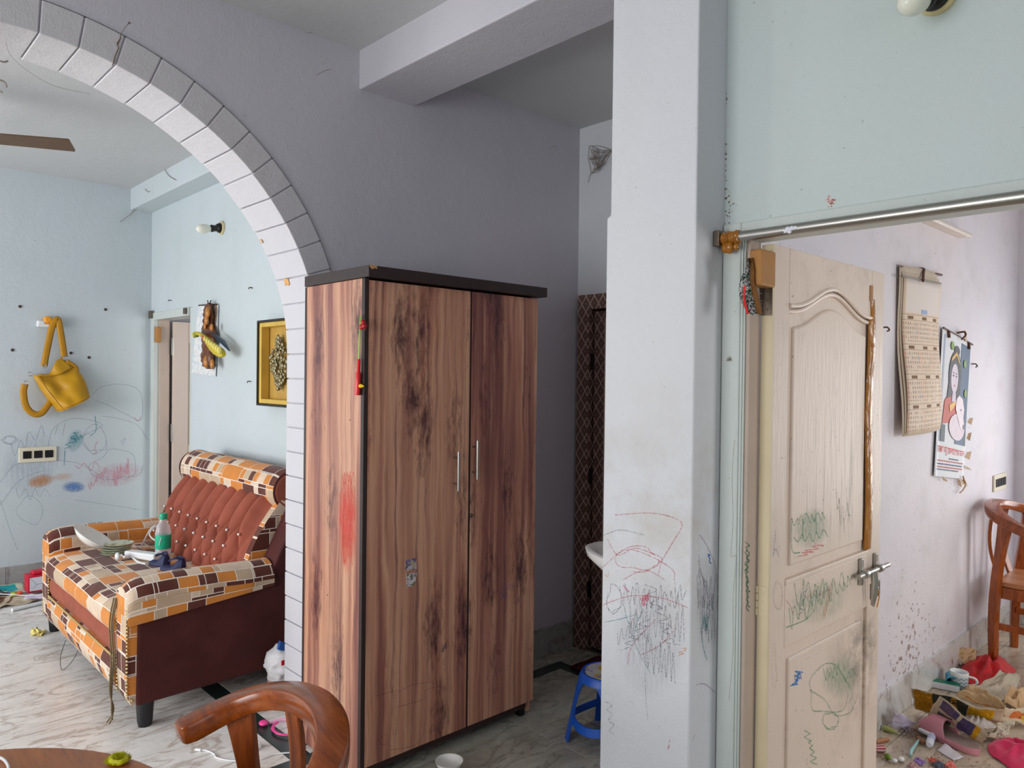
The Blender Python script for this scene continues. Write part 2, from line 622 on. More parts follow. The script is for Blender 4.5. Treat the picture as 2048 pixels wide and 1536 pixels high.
# outer wall behind the viewer's left with the two window openings
wall_left = wallbox('wall_left', MINT, [
    (XB - 0.14, XB, YB - 0.1, 0.35, 0, H), (XB - 0.14, XB, 0.35, 2.55, 0, 0.65), (XB - 0.14, XB, 0.35, 2.55, 2.25, H),
    (XB - 0.14, XB, 2.55, 3.5, 0, H), (XB - 0.14, XB, 3.5, 5.9, 0, 0.65), (XB - 0.14, XB, 3.5, 5.9, 2.25, H), (XB - 0.14, XB, 5.9, YL + 0.1, 0, H)])
wall_near = wallbox('wall_near', LAV, [
    (XB - 0.14, -1.3, YB - 0.14, YB, 0, H), (-1.3, 0.1, YB - 0.14, YB, 0, 0.75), (-1.3, 0.1, YB - 0.14, YB, 2.15, H), (0.1, 2.9, YB - 0.14, YB, 0, H), (2.9, 4.3, YB - 0.14, YB, 0, 0.8), (2.9, 4.3, YB - 0.14, YB, 2.1, H), (4.3, XR + 0.1, YB - 0.14, YB, 0, H)])
# bedroom far wall with its window
wall_far = wallbox('wall_bedroom_far', BEDP, [
    (XR, XR + 0.14, 0.9, YR + 0.1, 0, H), (XR, XR + 0.14, -0.3, 0.9, 0, 0.55), (XR, XR + 0.14, -0.3, 0.9, 1.95, H), (XR, XR + 0.14, YB - 0.1, -0.3, 0, H)])
# little room behind the sitting room
wall_store = wallbox('wall_store', LAV, [(4.4, 4.5, YW1, YL + 0.14, 0, H), (XA + 0.1, XR + 0.1, 1.43, 1.5, 0, H), (XA + 0.14, 4.5, YW1 - 0.08, YW1 + 0.02, 0, H), (XA + 0.8, XA + 0.9, 1.43, YW1, 0, H), (XS + 0.13, 4.5, YL, YL + 0.14, 0, H)])


# ---- windows behind the viewer
WOODW = plain('window_paint', srgb(225, 222, 214), 0.4)
GRILL = plain('window_grill', srgb(60, 62, 66), 0.5)


def window(n, axis, v, a0, a1, z0, z1):
    w_ = struct(empty('window_%d' % n, (v, (a0 + a1) / 2, z0) if axis == 'X' else ((a0 + a1) / 2, v, z0)))

    def bx(nm, mt, p0, p1, q0, q1, t=0.05):
        if axis == 'X': box(nm, mt, w_, v - t / 2, v + t / 2, p0, p1, q0, q1)
        else: box(nm, mt, w_, p0, p1, v - t / 2, v + t / 2, q0, q1)
    e = 0.05
    bx('window_frame', WOODW, a0, a0 + e, z0, z1); bx('window_frame', WOODW, a1 - e, a1, z0, z1)
    bx('window_frame', WOODW, a0 + e, a1 - e, z0, z0 + e); bx('window_frame', WOODW, a0 + e, a1 - e, z1 - e, z1)
    bx('mullion', WOODW, (a0 + a1) / 2 - 0.025, (a0 + a1) / 2 + 0.025, z0 + e, z1 - e)


window(1, 'X', XB - 0.1, 0.35, 2.55, 0.65, 2.25)
window(2, 'X', XB - 0.1, 3.5, 5.9, 0.65, 2.25)
window(3, 'X', XR + 0.1, -0.3, 0.9, 0.55, 1.95)
window(4, 'Y', YB - 0.1, -1.3, 0.1, 0.75, 2.15)
window(5, 'Y', YB - 0.1, 2.9, 4.3, 0.8, 2.1)  # invented opening, added with the bedroom fill lamp

# ---- skirting
def skirting(name, mat, runs):
    root = struct(empty(name, (runs[0][0], runs[0][2], 0)))
    for (x0, x1, y0_, y1_) in runs:
        lx, ly = x1 - x0, y1_ - y0_
        n = max(1, round(max(lx, ly) / 0.9))
        for k in range(n):
            if lx > ly: box('skirting_tile', mat, root, x0 + lx * k / n + 0.001, x0 + lx * (k + 1) / n - 0.001, y0_, y1_, 0.0005, 0.158, bevel=0.002)
            else: box('skirting_tile', mat, root, x0, x1, y0_ + ly * k / n + 0.001, y0_ + ly * (k + 1) / n - 0.001, 0.0005, 0.158, bevel=0.002)
    return root


skirting('baseboard_back', SKIRT, [(XB, XS - 0.01, YL - 0.012, YL + 0.004)])
skirting('baseboard_sofa_side', SKIRT, [(XS - 0.012, XS + 0.004, YW1 + 0.02, 5.45)])
skirting('baseboard_front', SKIRT, [(1.74, XA - 0.012, YW0 - 0.012, YW0 + 0.004)])
skirting('baseboard_bedroom', SKIRT_B, [(2.06, XR - 0.012, YR - 0.012, YR + 0.004), (XR - 0.012, XR + 0.004, YB, YR - 0.013)])

# ================================================================== doors
def door_paint():
    t = NT('cream_door_paint', 0.42, 0.4)
    co = t.coord()
    c = t.mix(t.rng(t.noise(co, 2.0, 4), 0.3, 0.7), srgb(232, 213, 198), srgb(224, 205, 190))
    streak = t.rng(t.noise(t.map(co, (26, 26, 1.3)), 1.6, 5, 0.65), 0.5, 0.72)
    x, y, z = t.sep(co)
    panel = t.math('MULTIPLY', t.rng(z, 1.0, 1.12), t.rng(z, 1.62, 1.3))
    panel = t.math('MULTIPLY', panel, t.math('MULTIPLY', t.rng(x, 2.15, 2.4), t.rng(x, 2.75, 2.64)))
    c = t.mix(t.math('MULTIPLY', t.math('MULTIPLY', streak, panel), 0.75), c, srgb(112, 96, 82))
    # hand grime below the bolt
    gx = t.math('MULTIPLY', t.rng(x, 2.36, 2.66), t.rng(x, 2.82, 2.7))
    gz = t.math('MULTIPLY', t.rng(z, 0.3, 0.62), t.rng(z, 0.8, 0.66))
    gr = t.math('MULTIPLY', t.math('MULTIPLY', gx, gz), t.rng(t.noise(co, 16, 5, 0.7), 0.35, 0.7))
    c = t.mix(t.math('MULTIPLY', gr, 0.95, True), c, srgb(88, 76, 66))
    sm = t.rng(t.noise(co, 6, 5, 0.7), 0.56, 0.76)
    c = t.mix(t.math('MULTIPLY', sm, 0.25), c, srgb(140, 122, 108))
    sp = t.math('LESS_THAN', t.noise(co, 70, 2), 0.27)
    c = t.mix(t.math('MULTIPLY', sp, 0.5), c, srgb(120, 90, 66))
    t.col(c)
    t.bump(t.noise(t.map(co, (9, 9, 1.2)), 9, 3), 0.12, 0.01)
    return t.m


DOORP = door_paint()
DOORE = plain('door_edge_paint', srgb(222, 206, 172), 0.45, var=0.1, scale=9)
FRAMEP = paint('frame_paint', srgb(206, 212, 208), srgb(196, 204, 200), spots=0.4, rough=0.42)
FRAMEB = plain('frame_primer', srgb(190, 170, 156), 0.5, var=0.15, scale=7)
STEEL = plain('brushed_steel', srgb(178, 176, 170), 0.28, 0.5, metal=1.0, var=0.08, scale=60)
STEEL_D = plain('tarnished_steel', srgb(120, 108, 96), 0.42, 0.5, metal=0.9, var=0.3, scale=60)
BLACKP = plain('black_plastic', srgb(26, 25, 27), 0.4)
TEAK = plain('bare_teak', srgb(176, 122, 60), 0.5, var=0.2, scale=12)


def hinge(parent, x, y, z, mat, h=0.085):
    m = MB()
    m.box(x - 0.001, x + 0.0015, y - 0.002, y + 0.026, z - h / 2, z + h / 2)
    for k in range(4):
        a = z - h / 2 + h * k / 4
        m.lathe([(0.0048, 0.001), (0.0048, h / 4 - 0.001)], (x - 0.002, y + 0.03, a), 8)
    for k in (-0.3, 0.0, 0.3):
        m.lathe([(0.003, 0), (0.0015, -0.0015)], (x - 0.001, y + 0.012, z + h * k), 6, 'X')
    return m.build('hinge', mat, parent)


door1 = struct(empty('door_1', (XD0, 0.64, 0)))
LX0, LX1, LY, LT = 1.983, 2.7955, 1.0327, 1.944
# frame: two jambs and a head, stepped toward the opening
def jamb(y_wall, y_in, s):
    m = MB()
    m.box(XD0 - 0.012, XD0 + 0.05, min(y_wall, y_in), max(y_wall, y_in), 0, 2.0)
    return m.build('door_jamb', FRAMEP, door1, bevel=0.004)
jamb(1.144, 1.088, 1); jamb(0.132, 0.19, -1)
box('jamb_bead', FRAMEP, door1, XD0 - 0.008, XD0 + 0.05, 1.082, 1.088, 0, 1.955, bevel=0.002)
box('jamb_bead', FRAMEP, door1, XD0 - 0.003, XD0 + 0.05, 1.077, 1.082, 0, 1.955, bevel=0.002)
box('jamb_rebate', FRAMEB, door1, XD0 + 0.004, XD0 + 0.062, 1.066, 1.077, 0, 1.955, bevel=0.002)
box('door_head', FRAMEP, door1, XD0 - 0.012, XD0 + 0.06, 0.19, 1.088, 1.948, 2.0, bevel=0.004)
leaf = box('door_leaf', DOORP, door1, LX0 + 0.004, LX1 - 0.004, LY + 0.011, LY + 0.026, 0.012, LT - 0.004)
box('leaf_edge', DOORE, leaf, LX0 - 0.001, LX0 + 0.01, LY + 0.0, LY + 0.034, 0.01, LT, bevel=0.0015)
box('stile', DOORP, leaf, LX0 + 0.008, 2.083, LY, LY + 0.034, 0.01, LT, bevel=0.003)
box('stile', DOORP, leaf, 2.688, LX1, LY, LY + 0.034, 0.01, LT, bevel=0.003)


def curve_z(x, base=1.778, rise=0.072):
    u = (x - 2.083) / (2.688 - 2.083)
    return base + rise * (0.5 - 0.5 * math.cos(2 * PI * smooth01(u) if False else 2 * PI * u)) ** 1.25


xs_ = [2.0832 + (2.6878 - 2.0832) * k / 40 for k in range(41)]
MB().prism([(x, curve_z(x)) for x in xs_] + [(2.6878, LT), (2.0832, LT)], 'Y', LY, LY + 0.034).build('top_rail', DOORP, leaf, bevel=0.003)
# moulding that follows the curve
for off, pr in ((0.0, 0.004), (-0.016, -0.003)):
    m = MB()
    m.tube([(x, LY + 0.004 - pr, curve_z(x) + off) for x in xs_], 0.007, 8)
    m.build('moulding', DOORP, leaf, smooth=True)
box('lock_rail', DOORP, leaf, 2.0832, 2.6878, LY, LY + 0.034, 0.775, 0.958, bevel=0.003)
box('ledge', DOORP, leaf, 2.0832, 2.6878, LY - 0.004, LY + 0.02, 0.958, 0.975, bevel=0.004)
box('bottom_rail', DOORP, leaf, 2.0832, 2.6878, LY, LY + 0.034, 0.01, 0.15, bevel=0.003)
px_ = [2.118 + (2.652 - 2.118) * k / 40 for k in range(41)]
MB().prism([(2.118, 1.008), (2.652, 1.008)] + [(x, curve_z(x) - 0.062) for x in px_[::-1]], 'Y', LY + 0.003, LY + 0.02).build('upper_panel', DOORP, leaf, bevel=0.009, seg=3)
box('lower_panel', DOORP, leaf, 2.118, 2.652, LY + 0.003, LY + 0.02, 0.19, 0.735, bevel=0.009, seg=3)
for z in (1.785, 0.93, 0.25): hinge(leaf, LX0 - 0.002, LY + 0.002, z, STEEL_D if z > 1 else DOORE)
# the long bolt, its hasp, the lock plate
bolt = MB().tube([(2.555, LY - 0.022, 0.905), (2.815, LY - 0.022, 0.905)], 0.0085, 14).build('sliding_bolt', STEEL, leaf, smooth=True)
m = MB()
for x in (2.615, 2.74): m.lathe([(0.013, -0.012), (0.0135, -0.006), (0.0135, 0.006), (0.013, 0.012)], (x, LY - 0.022, 0.905), 16, 'X')
m.build('bolt_collar', STEEL, bolt, smooth=True)
m = MB()
for x in (2.615, 2.74):
    m.box(x - 0.01, x + 0.01, LY - 0.012, LY - 0.0005, 0.865, 0.955)
m.build('bolt_bracket', STEEL, bolt, bevel=0.002)
m = MB()
for x, dz in ((2.655, 0.0), (2.672, -0.008)):
    m.tube([(x, LY - 0.03, 0.905), (x + 0.002, LY - 0.033, 0.87), (x + 0.006, LY - 0.03, 0.825), (x + 0.008, LY - 0.024, 0.79 + dz)], [0.009, 0.0095, 0.0085, 0.003], 10, flat=0.5)
m.build('hasp', STEEL, bolt, smooth=True)
lockp = MB().box(2.712, 2.794, LY - 0.004, LY, 0.795, 0.85).build('lock_plate', STEEL_D, leaf, bevel=0.002)
MB().lathe([(0.011, 0.0), (0.011, -0.008), (0.008, -0.01)], (2.752, LY - 0.003, 0.825), 14, 'Y').build('lock_cylinder', STEEL, lockp)
ORANGE_T = plain('orange_thread', srgb(224, 150, 40), 0.8)
MB().tube([(2.752, LY - 0.014, 0.822), (2.748, LY - 0.018, 0.80), (2.742, LY - 0.015, 0.775), (2.744, LY - 0.012, 0.765)], 0.0022, 6).build('thread_loop', ORANGE_T, lockp)


def tape_mat():
    t = NT('brown_packing_tape', 0.16, 0.6)
    co = t.coord()
    c = t.mix(t.rng(t.noise(t.map(co, (4, 4, 1)), 9, 3), 0.35, 0.65), srgb(150, 92, 22), srgb(176, 116, 36))
    c = t.mix(t.math('GREATER_THAN', t.noise(t.map(co, (2, 2, 0.6)), 28, 3, 0.6), 0.68), c, srgb(238, 228, 214))
    t.col(c)
    t.bump(t.noise(t.map(co, (2, 2, 0.5)), 30, 3), 0.5, 0.01)
    return t.m


TAPE = tape_mat()


def tape_strip(u, v):
    z = 0.978 + (1.842 - 0.978) * v
    ang = -0.2 + u * (PI + 0.3)
    bx = 2.684 + 0.008 * math.sin(v * 9) + 0.004 * mnoise.noise((v * 12, 0, 1))
    r = 0.026 * (0.7 if v > 0.93 else 1)
    return (bx - r * math.cos(ang), LY + 0.002 - 0.016 * math.sin(ang) * (0.6 + 0.5 * mnoise.noise((v * 7, 3, 0)) ** 2), z)


MB().grid(tape_strip, 10, 60).build('packing_tape', TAPE, leaf, smooth=True, fix=False)
MB().grid(lambda u, v: (2.664 + 0.03 * u, LY - 0.0015 - 0.003 * math.sin(u * PI), 1.835 + 0.055 * v), 4, 6).build('packing_tape', plain('tape_end', srgb(178, 128, 84), 0.3), leaf, fix=False)
# wooden stop block nailed at the top of the hinge side
box('stop_block', TEAK, door1, XD0 - 0.02, LX0 - 0.008, 1.02, 1.056, 1.818, 1.918, bevel=0.005)

# ---------------- door of the sitting room (opens away from us)
door2 = struct(empty('door_2', (XS, 5.9, 0)))
box('door_jamb', FRAMEP, door2, XS - 0.012, XS + 0.1, 6.262, 6.33, 0, 2.035, bevel=0.004)
box('jamb_rebate', FRAMEB, door2, XS + 0.03, XS + 0.105, 6.235, 6.262, 0, 1.98, bevel=0.003)
box('door_jamb', FRAMEP, door2, XS + 0.004, XS + 0.1, 5.476, 5.53, 0, 2.035, bevel=0.004)
box('door_head', FRAMEP, door2, XS - 0.012, XS + 0.1, 5.53, 6.262, 1.975, 2.035, bevel=0.004)
leaf2 = box('door_leaf', DOORE if False else FRAMEB, door2, XS + 0.12, XS + 0.92, 6.20, 6.215, 0.01, 1.965)
DOOR2P = plain('cream_door_enamel', srgb(214, 196, 182), 0.45, var=0.05, scale=5)
box('stile', DOOR2P, leaf2, XS + 0.118, XS + 0.235, 6.19, 6.222, 0.008, 1.967, bevel=0.003)
box('stile', DOOR2P, leaf2, XS + 0.81, XS + 0.925, 6.19, 6.222, 0.008, 1.967, bevel=0.003)
box('rail', DOOR2P, leaf2, XS + 0.236, XS + 0.809, 6.19, 6.222, 1.80, 1.967, bevel=0.003)
box('rail', DOOR2P, leaf2, XS + 0.236, XS + 0.809, 6.19, 6.222, 0.79, 0.98, bevel=0.003)
box('rail', DOOR2P, leaf2, XS + 0.236, XS + 0.809, 6.19, 6.222, 0.008, 0.16, bevel=0.003)
box('upper_panel', DOOR2P, leaf2, XS + 0.262, XS + 0.78, 6.194, 6.21, 1.01, 1.77, bevel=0.008)
box('lower_panel', DOOR2P, leaf2, XS + 0.262, XS + 0.78, 6.194, 6.21, 0.19, 0.76, bevel=0.008)
for z in (1.77, 1.08): hinge(leaf2, XS + 0.117, 6.19, z, STEEL, 0.14)
box('stop_block', TEAK, door2, XS - 0.004, XS + 0.028, 6.20, 6.262, 1.80, 1.92, bevel=0.005)
box('rod_bracket', STEEL_D, door2, XS - 0.03, XS - 0.012, 6.275, 6.33, 1.99, 2.05, bevel=0.003)
box('rod_bracket', STEEL_D, door2, XS - 0.03, XS - 0.012, 5.54, 5.58, 1.985, 2.03, bevel=0.003)


# ---------------- patterned door at the end of the passage
def lattice(name, dark, light):
    t = NT(name, 0.35, 0.45)
    u, v, _ = t.sep(t.coord('UV'))
    a = t.math('ADD', t.math('MULTIPLY', u, 1 / 0.062), t.math('MULTIPLY', v, 1 / 0.09))
    b = t.math('SUBTRACT', t.math('MULTIPLY', u, 1 / 0.062), t.math('MULTIPLY', v, 1 / 0.09))
    d = lambda q: t.math('ABSOLUTE', t.math('SUBTRACT', t.math('FRACT', q), 0.5))
    ln = t.math('MAXIMUM', d(a), d(b))
    line = t.rng(ln, 0.40, 0.45)
    mot = t.math('MULTIPLY', d(a), d(b))
    mid = t.rng(t.math('MAXIMUM', t.math('MULTIPLY', d(a), 1.0), d(b)), 0.16, 0.12)
    ring = t.math('MULTIPLY', t.rng(ln, 0.24, 0.27), t.rng(ln, 0.33, 0.30))
    c = t.mix(t.math('MULTIPLY', ring, 0.4), dark, light)
    c = t.mix(t.math('MULTIPLY', mid, 0.35), c, light)
    c = t.mix(line, c, light)
    t.col(c)
    return t.m


LATT = lattice('lattice_laminate', srgb(84, 54, 48), srgb(190, 160, 148))
LATT2 = lattice('lattice_laminate_frame', srgb(92, 62, 54), srgb(200, 172, 158))
PLAINB = plain('brown_laminate', srgb(104, 72, 64), 0.4, var=0.1)
door3 = struct(empty('door_3', (XA, 2.49, 0)))
box('door_jamb', LATT2, door3, XA - 0.02, XA + 0.09, 2.80, 2.884, 0.0, 2.034, bevel=0.002)
box('door_jamb', LATT2, door3, XA - 0.02, XA + 0.09, 2.101, 2.18, 0.0, 2.034, bevel=0.002)
box('door_head', LATT2, door3, XA - 0.02, XA + 0.09, 2.18, 2.80, 1.95, 2.034, bevel=0.002)
leaf3 = box('door_leaf', PLAINB, door3, XA + 0.02, XA + 0.05, 2.19, 2.782, 0.02, 1.94)
box('leaf_border', LATT, leaf3, XA + 0.008, XA + 0.022, 2.70, 2.78, 0.022, 1.938, bevel=0.002)
box('leaf_border', LATT, leaf3, XA + 0.008, XA + 0.022, 2.20, 2.69, 1.85, 1.938, bevel=0.002)
box('leaf_bead', plain('pale_bead', srgb(196, 172, 160), 0.4), leaf3, XA + 0.0, XA + 0.022, 2.691, 2.699, 0.15, 1.9, bevel=0.002)
box('leaf_panel', LATT, leaf3, XA + 0.012, XA + 0.022, 2.20, 2.689, 0.10, 1.845, bevel=0.002)
for z in (1.0, 1.65, 0.35): box('hinge', BLACKP, leaf3, XA - 0.004, XA + 0.01, 2.782, 2.80, z - 0.045, z + 0.045, bevel=0.002)

# ================================================================== wardrobe
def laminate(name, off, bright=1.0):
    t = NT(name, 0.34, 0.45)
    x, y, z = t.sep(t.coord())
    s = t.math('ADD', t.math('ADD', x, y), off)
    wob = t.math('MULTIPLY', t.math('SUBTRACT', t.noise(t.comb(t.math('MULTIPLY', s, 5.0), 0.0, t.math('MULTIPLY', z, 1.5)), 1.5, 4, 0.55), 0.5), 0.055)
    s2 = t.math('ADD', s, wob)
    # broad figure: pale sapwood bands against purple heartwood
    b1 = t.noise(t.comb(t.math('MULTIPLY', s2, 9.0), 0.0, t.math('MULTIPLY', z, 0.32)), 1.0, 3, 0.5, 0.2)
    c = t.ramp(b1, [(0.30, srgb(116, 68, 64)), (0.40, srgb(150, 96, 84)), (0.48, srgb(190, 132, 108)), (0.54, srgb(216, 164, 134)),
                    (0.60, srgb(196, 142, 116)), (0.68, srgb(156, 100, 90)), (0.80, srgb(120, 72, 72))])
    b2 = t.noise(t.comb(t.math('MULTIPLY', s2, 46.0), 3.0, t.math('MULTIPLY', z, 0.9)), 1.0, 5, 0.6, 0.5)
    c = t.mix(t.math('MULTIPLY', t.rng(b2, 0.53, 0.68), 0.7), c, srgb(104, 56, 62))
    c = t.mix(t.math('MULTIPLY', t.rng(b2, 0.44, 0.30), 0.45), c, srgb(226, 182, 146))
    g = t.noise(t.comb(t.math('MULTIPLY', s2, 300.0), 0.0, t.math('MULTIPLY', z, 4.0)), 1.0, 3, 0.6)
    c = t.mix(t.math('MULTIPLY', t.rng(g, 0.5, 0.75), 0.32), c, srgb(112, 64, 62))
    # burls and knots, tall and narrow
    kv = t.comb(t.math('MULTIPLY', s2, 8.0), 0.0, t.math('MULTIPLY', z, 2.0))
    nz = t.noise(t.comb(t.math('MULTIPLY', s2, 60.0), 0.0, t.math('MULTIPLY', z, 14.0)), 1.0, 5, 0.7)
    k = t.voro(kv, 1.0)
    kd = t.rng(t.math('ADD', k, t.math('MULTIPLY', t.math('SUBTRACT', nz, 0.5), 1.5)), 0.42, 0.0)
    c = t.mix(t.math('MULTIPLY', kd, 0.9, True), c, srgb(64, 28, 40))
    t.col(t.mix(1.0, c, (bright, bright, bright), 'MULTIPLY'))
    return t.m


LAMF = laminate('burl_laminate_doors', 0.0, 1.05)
LAMS = laminate('burl_laminate_side', 4.3, 0.9)  # same laminate: doors lightened, side darkened in colour to balance the lighting
EDGE = plain('dark_edge_band', srgb(52, 38, 36), 0.4, var=0.2)
CARC = plain('dark_board', srgb(66, 46, 42), 0.5, var=0.15)
CX1, CX2, CYF, CYB, CT = 1.519, 2.4375, 2.4136, 2.862, 1.9235
ward = tag(empty('wardrobe', ((CX1 + CX2) / 2, (CYF + CYB) / 2, 0)), 'tall two-door wardrobe in brown burl wood laminate with black top board', 'wardrobe')
box('carcass', CARC, ward, CX1 + 0.016, CX2 - 0.016, CYF + 0.04, CYB, 0.06, CT, bevel=0.001)
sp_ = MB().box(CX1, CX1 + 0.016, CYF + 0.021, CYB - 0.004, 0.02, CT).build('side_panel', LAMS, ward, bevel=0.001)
box('edge_band', EDGE, ward, CX1 - 0.001, CX1 + 0.017, CYF + 0.0, CYF + 0.0205, 0.02, CT, bevel=0.001)
box('edge_band', EDGE, ward, CX1 - 0.001, CX1 + 0.017, CYB - 0.0035, CYB + 0.012, 0.0, CT, bevel=0.001)
box('side_panel', LAMF, ward, CX2 - 0.016, CX2, CYF + 0.021, CYB - 0.004, 0.02, CT, bevel=0.001)
box('plinth', CARC, ward, CX1 + 0.02, CX2 - 0.02, CYF + 0.03, CYF + 0.046, 0.035, 0.10)
for x in (CX1 + 0.03, CX2 - 0.05):
    for y in (CYF + 0.035, CYB - 0.06):
        box('foot', BLACKP, ward, x, x + 0.03, y, y + 0.03, 0.0, 0.06)
mid = CX1 + 0.017 + (CX2 - CX1 - 0.017) * 0.56
dl = box('wardrobe_door', LAMF, ward, CX1 + 0.018, mid - 0.007, CYF, CYF + 0.018, 0.075, CT - 0.006, bevel=0.001)
dr = box('wardrobe_door', LAMF, ward, mid + 0.005, CX2 - 0.001, CYF, CYF + 0.018, 0.075, CT - 0.006, bevel=0.001)
box('door_lip', EDGE, dl, mid - 0.0069, mid + 0.0045, CYF + 0.002, CYF + 0.018, 0.075, CT - 0.006)
top = MB().box(CX1 - 0.004, CX2 + 0.03, CYF - 0.03, CYB + 0.012, CT + 0.002, CT + 0.045).build('top_board', EDGE, ward, bevel=0.002)
CHIP = plain('chipped_board', srgb(196, 150, 104), 0.8)
p = at(748, 534, 'Y', CYF - 0.031)
MB().prism([(p.x - 0.02, p.z + 0.002), (p.x - 0.008, p.z - 0.009), (p.x + 0.004, p.z - 0.003), (p.x + 0.014, p.z - 0.006), (p.x + 0.012, p.z + 0.006), (p.x - 0.015, p.z + 0.007)], 'Y', CYF - 0.032, CYF - 0.0295).build('chipped_corner', CHIP, top)


def handle(parent, px, pya, pyb):
    a, b = at(px, pya, 'Y', CYF - 0.03), at(px - 3, pyb, 'Y', CYF - 0.03)
    x = (a.x + b.x) / 2
    m = MB().tube([(x, CYF - 0.032, b.z), (x, CYF - 0.032, a.z)], 0.006, 14)
    L = a.z - b.z
    for z in (b.z + L * 0.17, a.z - L * 0.17): m.tube([(x, CYF - 0.03, z), (x, CYF + 0.002, z)], 0.004, 10)
    return m.build('handle', STEEL, parent, smooth=True)


handle(dl, 918, 903, 982)
handle(dr, 956, 881, 959)
q = at(942, 1031, 'Y', CYF)
MB().lathe([(0.009, 0.001), (0.009, -0.003), (0.006, -0.005)], (q.x, CYF, q.z), 16, 'Y').build('lock', STEEL_D, dr)


def print_mat(name, cols, scale=60):
    t = NT(name, 0.4)
    t.col(t.ramp(t.voro(t.coord(), scale, out='Color'), [(i / len(cols), c) for i, c in enumerate(cols)], 'CONSTANT'))
    return t.m


STK = print_mat('torn_sticker_print', [srgb(196, 186, 200), srgb(120, 108, 150), srgb(186, 170, 140), srgb(84, 74, 110)], 90)
STK2 = print_mat('torn_sticker_print_pale', [srgb(220, 208, 214), srgb(200, 190, 205), srgb(120, 130, 90), srgb(196, 180, 190)], 80)
for pts, mt in (([(811, 1120), (832, 1116), (833, 1138), (818, 1141), (811, 1141)], STK), ([(812, 1148), (834, 1145), (831, 1160), (828, 1171), (813, 1174)], STK2)):
    v = [at(x, y, 'Y', CYF) for x, y in pts]
    MB().prism([(a.x, a.z) for a in v][::-1], 'Y', CYF - 0.0012, CYF + 0.0005).build('sticker', mt, dl)
ig = at(822, 1154, 'Y', CYF)
m = MB()
m.tube([(ig.x, CYF - 0.002, ig.z - 0.012), (ig.x, CYF - 0.002, ig.z + 0.012)], 0.002, 6)
m.tube([(ig.x - 0.007, CYF - 0.002, ig.z + 0.002), (ig.x + 0.007, CYF - 0.002, ig.z + 0.004)], 0.0015, 6)
m.build('sticker_figure', plain('sticker_green', srgb(72, 96, 40), 0.6), dl)
for px, py in ((700, 840), (697, 1035), (655, 1190), (680, 1352), (630, 820)):
    pp = at(px, py, 'X', CX1)
    MB().lathe([(0.003, -0.0006), (0.0028, 0.001)], (CX1, pp.y, pp.z), 8, 'X').build('screw_hole', BLACKP, ward)

# ---- little toys stuck along the wardrobe's corner
RED = plain('red_plastic', srgb(222, 34, 34), 0.25, 0.5, var=0.06)
LIME = plain('lime_plastic', srgb(140, 222, 60), 0.3)
YEL = plain('yellow_plastic', srgb(236, 196, 40), 0.35)
xw = CX1 - 0.012
a, b, c = at(721, 632, 'X', xw), at(718, 718, 'X', xw), at(715, 790, 'X', xw)
wand = tag(empty('toy_wand', c), 'red plastic toy wand with thin lime green stem on wardrobe side', 'toy')
MB().tube([b, a], [0.003, 0.0022], 8).build('stem', LIME, wand, smooth=True)
MB().tube([c, c.lerp(b, 0.1), c.lerp(b, 0.6), c.lerp(b, 0.66), b.lerp(c, 0.02), b], [0.0105, 0.0115, 0.0095, 0.0065, 0.006, 0.0045], 14).build('handle', RED, wand, smooth=True)
ch = at(725, 652, 'X', xw)
cher = tag(empty('cherry_charm', ch), 'shiny red cherry charm hanging on the wardrobe corner', 'ornament')
m = MB()
for dy, dz in ((0.006, -0.004), (-0.012, -0.002), (-0.003, 0.012)): m.ball((xw - 0.002, ch.y + dy - 0.004, ch.z + dz), 0.0105, 12, 8)
m.build('berries', plain('cherry_red', srgb(176, 20, 26), 0.15, 0.6), cher, smooth=True)
m = MB()
m.tube([(xw, ch.y - 0.002, ch.z + 0.015), (xw - 0.002, ch.y - 0.006, ch.z + 0.035), (xw + 0.004, ch.y - 0.002, ch.z + 0.042)], 0.0014, 6)
m.ball((xw + 0.004, ch.y - 0.016, ch.z - 0.012), 0.009, 8, 6)
m.build('stalk', plain('dark_stalk', srgb(52, 24, 22), 0.5), cher)
cl = at(723, 772, 'X', xw)
clip = MB()
clip.tube([(xw, cl.y + 0.015, cl.z), (xw - 0.004, cl.y, cl.z + 0.002), (xw, cl.y - 0.016, cl.z - 0.001)], [0.004, 0.0065, 0.003], 8)
clip.ball((xw - 0.003, cl.y, cl.z), 0.008, 8, 6)
tag(clip.build('yellow_clip', YEL, None, smooth=True), 'tiny yellow plastic clip at the foot of the red toy', 'clip')

